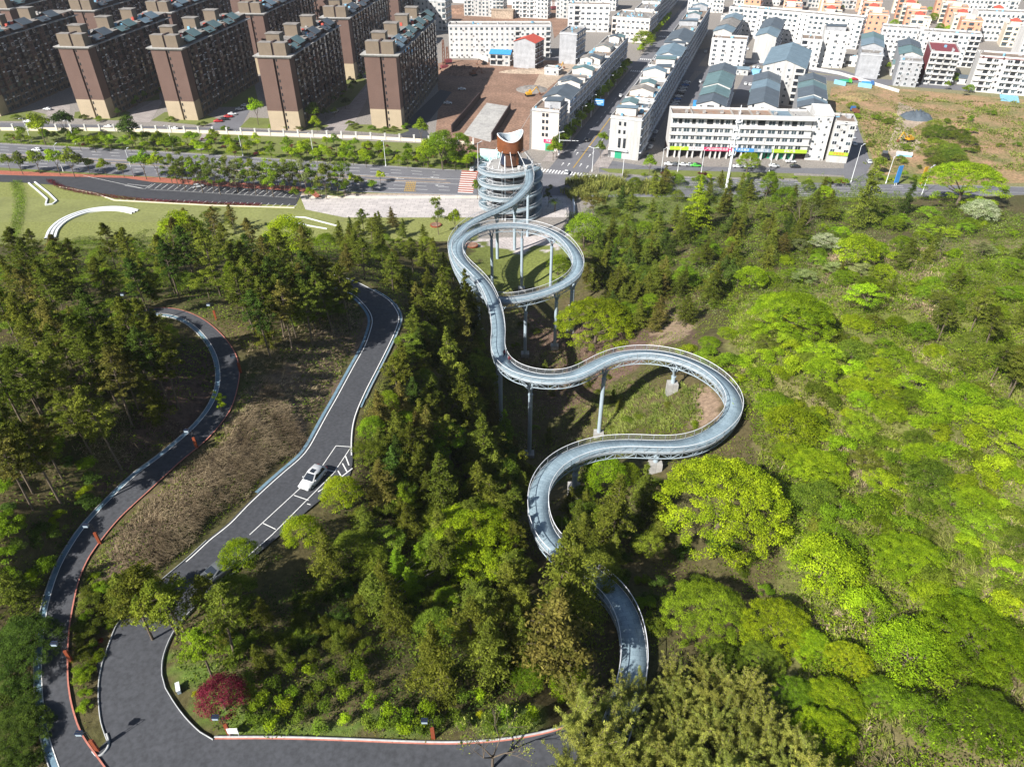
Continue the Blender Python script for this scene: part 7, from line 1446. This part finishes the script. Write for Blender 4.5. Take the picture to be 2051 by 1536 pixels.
X, Y = G(358, 1380, 40); e = empty("utility_cabinet", (X, Y, 39.9), R(-62), .55); tag(e, "pale grey utility cabinets on the lawn by the junction kerb", "cabinet"); MB().box(-.9, -.05, -.3, .3, 0, 1.0).box(.05, .9, -.3, .3, 0, 1.0).build("housing", M["steel"], e); MB().box(-.95, 0, -.35, .35, 1.0, 1.06).box(0.02, .95, -.35, .35, 1.0, 1.06).build("lid", M["rail"], e)
# overhead sign on the street
X, Y = sp(84, -9.6); e = empty("road_sign", (X, Y, 0), R(-18)); tag(e, "blue direction board on an arm over the town street", "road sign"); MB().tube((0, 0, 0), (0, 0, 8.6), .16, n=8).tube((0, 0, 8), (5, 0, 8), .1, n=6).build("pole", M["rail"], e)
o = MB().box(1.2, 6.2, -.1, .05, 6.2, 9.2).build("board", M["blue_sign"], e); MB().box(1.6, 5.8, -.13, -.1, 8.2, 8.45).box(1.6, 5.8, -.13, -.1, 7.5, 7.65).box(1.6, 4.8, -.13, -.1, 6.8, 6.95).build("lettering", M["white_ink"], o)
X, Y = G(1120, 312); e = empty("traffic_signal", (X, Y, .1), R(-10)); tag(e, "long armed white signal gantry at the street mouth", "traffic signal"); MB().tube((0, 0, 0), (0, 0, 7), .16, n=8).build("pole", M["rail"], e); MB().tube((0, 0, 6.6), (8.5, 0, 6.8), .1, n=6).build("arm", M["rail"], e)
for x in (5, 7, 8.3): MB().box(x - .18, x + .18, -.2, 0, 6.0, 6.9).build("signal_head", M["black"], e)
# white telecom pole behind the wood
X, Y = 83.7, 268.5; e = empty("telecom_pole", (X, Y, 0)); tag(e, "tall white telecom pole with stacked antennas in front of the shops", "telecom pole")
MB().tube((0, 0, -.5), (0, 0, 20), .55, .42, n=12).tube((0, 0, 20), (0, 0, 33), .4, .15, n=10).build("pole", M["rail"], e)
for z_, r_ in ((15, 1.2), (18, 1.4), (21, 1.5), (24, 1.3), (27, 1.2)):
    b = MB(); b.tube((0, 0, z_), (0, 0, z_ + .2), r_, n=10)
    for k in range(3): a = 2.1 * k + z_; b.box(math.cos(a) * r_ - .2, math.cos(a) * r_ + .2, math.sin(a) * r_ - .12, math.sin(a) * r_ + .12, z_ - .9, z_ + 1.3, rz=a)
    b.build("antenna_ring", M["rail"], e)
# signs on the right island
for px, py, m_, lb, w_, h_ in ((1793, 372, "blue_sign", "tall blue and white sign board by the right lane", 2.2, 8), (1843, 374, "yellow", "tall narrow yellow sign board near the right lane", 1.6, 8)):
    X, Y = G(px, py); e = empty("sign_board", (X, Y, 0), R(20)); tag(e, lb, "sign"); MB().box(-w_ / 2, w_ / 2, -.12, .12, 1.2, h_).build("panel", M[m_], e); MB().box(-.5, -.35, -.08, .08, -.2, 1.2).box(.35, .5, -.08, .08, -.2, 1.2).build("leg", M["rail"], e)
# ---------------------------------------------------------------- walls and hoardings
def wall(name, pts, h, t, m, label, z=0.0, cap=None, px=True, cat="wall"):
    P = [G(*p) if px else p for p in pts]; b = MB()
    for (x0, y0), (x1, y1) in zip(P[:-1], P[1:]):
        d = math.hypot(x1 - x0, y1 - y0); n_ = ((-(y1 - y0)) / d * t / 2, (x1 - x0) / d * t / 2)
        b.prism([(x0 - n_[0], y0 - n_[1]), (x1 - n_[0], y1 - n_[1]), (x1 + n_[0], y1 + n_[1]), (x0 + n_[0], y0 + n_[1])], z - .2, z + h)
    o = b.build(name, M[m] if isinstance(m, str) else m); tag(o, label, cat); return o
P = [G(0, 262), G(230, 263), G(420, 268), (G(740, 279)), G(948, 291)]
e = empty("boundary_wall", (0, 0, 0)); tag(e, "long pale estate wall with white pillars along the green belt", "wall")
b = MB()
for (x0, y0), (x1, y1) in zip(P[:-1], P[1:]): b.prism([(x0, y0 - .12), (x1, y1 - .12), (x1, y1 + .12), (x0, y0 + .12)], -.2, 1.5)
b.build("wall_panel", M["cream_wall"], e); PP = resample([(x, y, 0) for x, y in P], 34)
b = MB()
for (x0, y0), (x1, y1) in zip(P[:-1], P[1:]): b.tube((x0, y0, 2.5), (x1, y1, 2.5), .05, n=4).tube((x0, y0, 2.0), (x1, y1, 2.0), .04, n=4)
b.build("rail", M["black"], e)
for p in PP: MB().box(p[0] - .35, p[0] + .35, p[1] - .35, p[1] + .35, -.2, 3.0).box(p[0] - .45, p[0] + .45, p[1] - .45, p[1] + .45, 3.0, 3.15).build("pillar", M["white_wall"], e)
wall("site_fence", [(903, 112), (960, 118), (978, 126)], 3, .2, "white_wall", "white fence below the long white block at the earth works", cat="fence")
wall("site_fence", [(845, 40), (900, 50), (905, 58)], 3.5, .2, "white_wall", "white fence at the far corner of the earth works", cat="fence")
wall("site_fence", [(880, 5), (1000, 10), (1150, 16)], 4, .2, "white_wall", "long white fence along the top of the second earth works", cat="fence")
wall("lane_fence", [(1490, 126), (1560, 128), (1680, 150), (1700, 156), (1800, 186)], 1.6, .25, "white_wall", "low white wall along the lane behind the gabled rows", cat="wall")
wall("hoarding", [(962, 328), (1005, 332)], 6.5, .25, "teal_panel", "turquoise painted hoarding beside the spiral tower", cat="hoarding")
wall("hoarding", [(1670, 168), (1693, 173)], 2.4, .2, "pale_blue", "pale blue hoarding left of the green truck", cat="hoarding"); wall("hoarding", [(1718, 174), (1745, 178)], 2.4, .2, "pale_blue", "pale blue hoarding under the blue truck", cat="hoarding")
wall("blue_container", [(1505, 148), (1522, 150)], 2.6, 5, "pale_blue", "pale blue container roofed shed between the gabled rows", cat="container")
wall("blue_shed", [(1387, 215), (1402, 216)], 3, 5, "blue_sheet", "bright blue roofed shed behind the shop terrace", cat="shed")
e = wall("retaining_wall", [(1065, 318), (1008, 318), (1063, 228)], .05, .2, "concrete", "low concrete lip along the ramp trench", cat="wall")
# underground ramp: concrete slab between dark timber retaining walls
for pts, m_, lb, h in (([(905, 266), (962, 198)], "dark_brown", "dark timber retaining wall left of the concrete ramp", 3.6), ([(985, 282), (1022, 222)], "dark_brown", "dark timber retaining wall right of the concrete ramp", 3.6)): wall("retaining_wall", pts, h, .5, m_, lb)
P0, P1, P2, P3 = G(928, 270), G(982, 285), G(1018, 222), G(975, 215)
me = bpy.data.meshes.new("ramp"); me.from_pydata([(*P0, .1), (*P1, .1), (*P2, 2.2), (*P3, 2.2), (*P0, -.3), (*P1, -.3), (*P2, -.3), (*P3, -.3)], [], [(0, 1, 2, 3), (0, 4, 5, 1), (1, 5, 6, 2), (2, 6, 7, 3), (3, 7, 4, 0)]); me.materials.append(M["concrete"]); tag(put("ramp", me), "pale concrete ramp sloping into the earth works beside the spiral tower", "ramp")
# drilling rig and diggers
def rig(px, py, h, label):
    X, Y = G(px, py); e = empty("drilling_rig", (X, Y, 0), .4); tag(e, label, "drilling rig")
    b = MB()
    for x, y in ((-.8, -.8), (.8, -.8), (.8, .8), (-.8, .8)): b.tube((x, y, 0), (x * .5, y * .5, h), .16, n=5)
    for k in range(int(h / 2)): q = 1 - k * 2 / h * .5; q2 = 1 - (k + 1) * 2 / h * .5; b.tube((-.8 * q, -.8 * q, k * 2), (.8 * q2, -.8 * q2, k * 2 + 2), .08, n=4).tube((.8 * q, .8 * q, k * 2), (-.8 * q2, .8 * q2, k * 2 + 2), .08, n=4)
    b.build("mast", M["rust"], e); MB().box(-2, 2.5, -1.4, 1.4, .9, 2.6).build("machine_house", M["maroon"], e); MB().box(-2.4, 2.4, -1.7, -1.0, 0, .9).box(-2.4, 2.4, 1.0, 1.7, 0, .9).build("track", M["black"], e)
rig(890, 140, 17, "tall rusty drilling rig beside the end tower"); rig(897, 128, 10, "shorter rusty rig behind the tall one"); rig(1108, 20, 14, "drilling rig at the top centre site")
def digger(px, py, ang, m_, label, s=1.0):
    X, Y = G(px, py); e = empty("excavator", (X, Y, .03), R(ang), s); tag(e, label, "excavator")
    for y in (-1.3, 1.3): MB().box(-2, 2, y - .35, y + .35, 0, .9).build("track", M["black"], e)
    MB().box(-1.8, 1.2, -1.3, 1.3, 1.0, 2.1).build("body", M[m_], e); c = MB().box(.1, 1.3, .2, 1.25, 2.1, 3.2).build("cab", M[m_], e); MB().box(1.3, 1.34, .3, 1.15, 2.2, 3.1).build("window", M["glass"], c)
    MB().tube((1.2, -.3, 1.9), (4.2, -.3, 4.6), .3, .25, n=6).tube((4.2, -.3, 4.6), (6.0, -.3, 1.6), .22, .15, n=6).build("boom", M[m_], e); MB().box(5.6, 6.5, -.8, .2, .5, 1.4).build("bucket", M["rust"], e)
digger(948, 152, 40, "rust", "brown excavator on the mound of the earth works"); digger(970, 130, 200, "black", "small dark excavator by the fence of the earth works", .8); digger(1060, 193, 20, "yellow", "yellow excavator beside the pile of rubble"); digger(1819, 284, 200, "yellow", "yellow digger standing on the bare pale ground of the waste land"); digger(1120, 143, 60, "yellow", "yellow machine by the blank grey house"); digger(1050, 30, 80, "yellow", "yellow crane like digger at the top of the earth works")
e = empty("concrete_block", (*G(1008, 36), 0), R(-10)); tag(e, "square raw concrete block house on the second earth works", "building"); MB().box(-9, 9, -5, 5, 0, 6).box(-9.3, 9.3, -5.3, 5.3, 6, 6.4).build("wall", M["dirt_pale"], e)
# heaps
def heap(name, px, py, rx, ry, h, m_, label, seed=0, kind=None):
    X, Y = G(px, py); g = np.random.default_rng(seed); n = 26; V = []; F = []
    for j in range(n):
        for i in range(n):
            u, v = i / (n - 1) * 2 - 1, j / (n - 1) * 2 - 1; q = max(0, 1 - u * u - v * v); V.append((X + u * rx, Y + v * ry, -.05 + h * q ** .8 * (1 + .25 * g.normal()) if q > 0 else -.05))
    F = [(j * n + i, j * n + i + 1, (j + 1) * n + i + 1, (j + 1) * n + i) for j in range(n - 1) for i in range(n - 1)]
    o = put(name, np_mesh(name, V, F, M[m_])); tag(o, label, "heap")
heap("earth_heap", 925, 146, 16, 9, 3.2, "dirt", "brown earth mound under the excavator", 1); heap("rubble_heap", 1065, 180, 9, 9, 1.4, "roof_grey", "pale rubble pile by the slate gabled house", 2); heap("gravel_heap", 1835, 236, 8, 7, 2.6, "roof_slate", "dark grey gravel heap on the waste ground", 3); heap("earth_heap", 1720, 195, 12, 8, 1.8, "soil", "low orange soil mound beside the lane", 4); heap("earth_heap", 1070, 145, 22, 5, 1.6, "dirt_pale", "pale embankment below the red roofed house", 5)
heap("earth_heap", 930, 25, 20, 12, 3, "dirt", "brown mound at the far earth works", 6)
e = empty("tarpaulin_shelter", (*G(1810, 312), 0), R(-20), .6); tag(e, "pale blue tarpaulin shelter at the waste ground edge", "shelter"); MB().gable(-5, 5, -2.5, 2.5, 1.6, 1.0, 'x', 0, 1, ov=.4).box(-5, 5, -2.5, 2.5, 0, 1.6, 1).build("cover", [M["white_sign"], M["pale_blue"]], e)
wall("playground", [(2003, 196), (2040, 200)], .3, 14, "pale_blue", "pale blue playground surface at the right edge of the town", cat="playground")
# ---------------------------------------------------------------- park pieces
e = empty("curved_bench", (0, 0, 0)); tag(e, "long white curved stone seating steps on the park lawn", "bench")
AR = [(112, 478), (118, 462), (132, 447), (152, 436), (180, 427), (212, 423), (240, 424), (264, 429)]
W0 = np.array([(*at(x, y)[:2], 0) for x, y in AR]); W0 = catmull(W0, .6)
for k in range(3):
    q0, q1 = offs(W0, k * 1.35), offs(W0, k * 1.35 + .75); b = MB(); n_ = len(q0); z0 = H(q0[:, 0], q0[:, 1])
    b.add([(p[0], p[1], z + .5) for p, z in zip(q0, z0)] + [(p[0], p[1], z + .5) for p, z in zip(q1, z0)] + [(p[0], p[1], z - .3) for p, z in zip(q0, z0)] + [(p[0], p[1], z - .3) for p, z in zip(q1, z0)], [f for i in range(n_ - 1) for f in ((i, i + 1, n_ + i + 1, n_ + i), (i, 2 * n_ + i, 2 * n_ + i + 1, i + 1), (n_ + i, n_ + i + 1, 3 * n_ + i + 1, 3 * n_ + i))]); b.build("seat_step", M["rail"], e)
def lowwall(name, pts, label, wd=.7, hgt=.5, m_="rail", cat="low wall"):
    P = np.array([at(x, y) for x, y in pts]); b = MB()
    for a, c in zip(P[:-1], P[1:]):
        T_ = (c - a)[:2]; T_ /= np.linalg.norm(T_); n_ = np.array((-T_[1], T_[0])) * wd / 2
        b.add([(*(a[:2] - n_), a[2] + hgt), (*(c[:2] - n_), c[2] + hgt), (*(c[:2] + n_), c[2] + hgt), (*(a[:2] + n_), a[2] + hgt), (*(a[:2] - n_), a[2] - .3), (*(c[:2] - n_), c[2] - .3), (*(c[:2] + n_), c[2] - .3), (*(a[:2] + n_), a[2] - .3)], [(0, 1, 2, 3), (0, 4, 5, 1), (1, 5, 6, 2), (2, 6, 7, 3), (3, 7, 4, 0)])
    tag(b.build(name, M[m_]), label, cat)
lowwall("lawn_edging", [(655, 459), (620, 453), (585, 444), (571, 435), (610, 436), (640, 444), (675, 453)], "white outline of the small leaf shaped lawn", .5, .25)
lowwall("zigzag_bench", [(58, 368), (78, 385), (95, 400), (92, 412), (106, 410), (114, 404), (98, 388), (70, 366)], "white zigzag bench on the left of the park lawn", .5, .5, cat="bench")
lowwall("hedge_wall", [(120, 375), (190, 388), (230, 402), (420, 412), (590, 417)], "pale low wall below the red hedge of the parking lot", .35, .3, "cream_wall")
lowwall("tower_garden_wall", [(1146, 398), (1150, 415), (1150, 430)], "short white stepped wall on the right of the tower plaza", .6, 1.0)
for k, (x, y) in enumerate(((945, 493), (873, 452))): X, Y, Z = at(x, y); e = empty("round_planter", (X, Y, Z)); tag(e, ("orange rimmed round planter on the plaza under the loop", "orange rimmed round planter on the plaza left of the loop")[k], "planter"); MB().tube((0, 0, -.2), (0, 0, .45), 2.0, n=24).build("rim", M["lamp_red"], e); MB().tube((0, 0, .45), (0, 0, .5), 1.7, n=20).build("soil", M["dirt"], e)
e = empty("leaning_poles", at(860, 1110)); tag(e, "bundle of pale bamboo poles leaning into the big bright tree", "bamboo poles"); o = at(770, 1172); q = at(880, 1090, 3.5)
for k in range(6):
    a = np.array(o) + (k * .5, -k * .25, .3); c = np.array(q) + (k * .3, -k * .6, 0); base = np.array(e.location)
    MB().tube(tuple(a - base), tuple((a + c) / 2 + (0, 0, .5) - base), .05, .045, n=5).tube(tuple((a + c) / 2 + (0, 0, .5) - base), tuple(c - base), .045, .02, n=5).build("pole", M["bark_pale"], e)
for s_ in ((1060, 1145), (1400, 830)): pass

# ---------------------------------------------------------------- haze
hz = MB().box(-1700, 1700, -80, 4600, -2, 140).mesh("haze", bpy.data.materials.new("haze"))
hm_ = hz.materials[0]; hm_.use_nodes = True; n_h = hm_.node_tree; n_h.nodes.clear(); oo = n_h.nodes.new("ShaderNodeOutputMaterial"); vv = n_h.nodes.new("ShaderNodeVolumePrincipled"); vv.inputs["Density"].default_value = .00006; vv.inputs["Color"].default_value = (.86, .90, .96, 1); n_h.links.new(vv.outputs[0], oo.inputs["Volume"])
tag(put("haze", hz), kind="stuff")

# each repeat gets words of its own
ORD = "first second third fourth fifth sixth seventh eighth ninth tenth eleventh twelfth thirteenth fourteenth fifteenth sixteenth seventeenth eighteenth nineteenth twentieth".split()
def single_out():
    by = {}
    for o in col.objects:
        if o.parent is None and o.get("category"): by.setdefault(o["label"], []).append(o)
    for lb, m in by.items():
        if not 1 < len(m) <= 20: continue
        m.sort(key=lambda o: Pj(*o.location)[0]); w_ = lb.split()[:12]
        while w_[-1] in ("the", "of", "a", "by", "in", "on", "and", "with", "beside", "before", "to", "from", "between", "behind", "at", "under"): w_.pop()
        for i, o in enumerate(m): o["label"] = " ".join(w_) + f", {ORD[i]} from the left"
single_out()
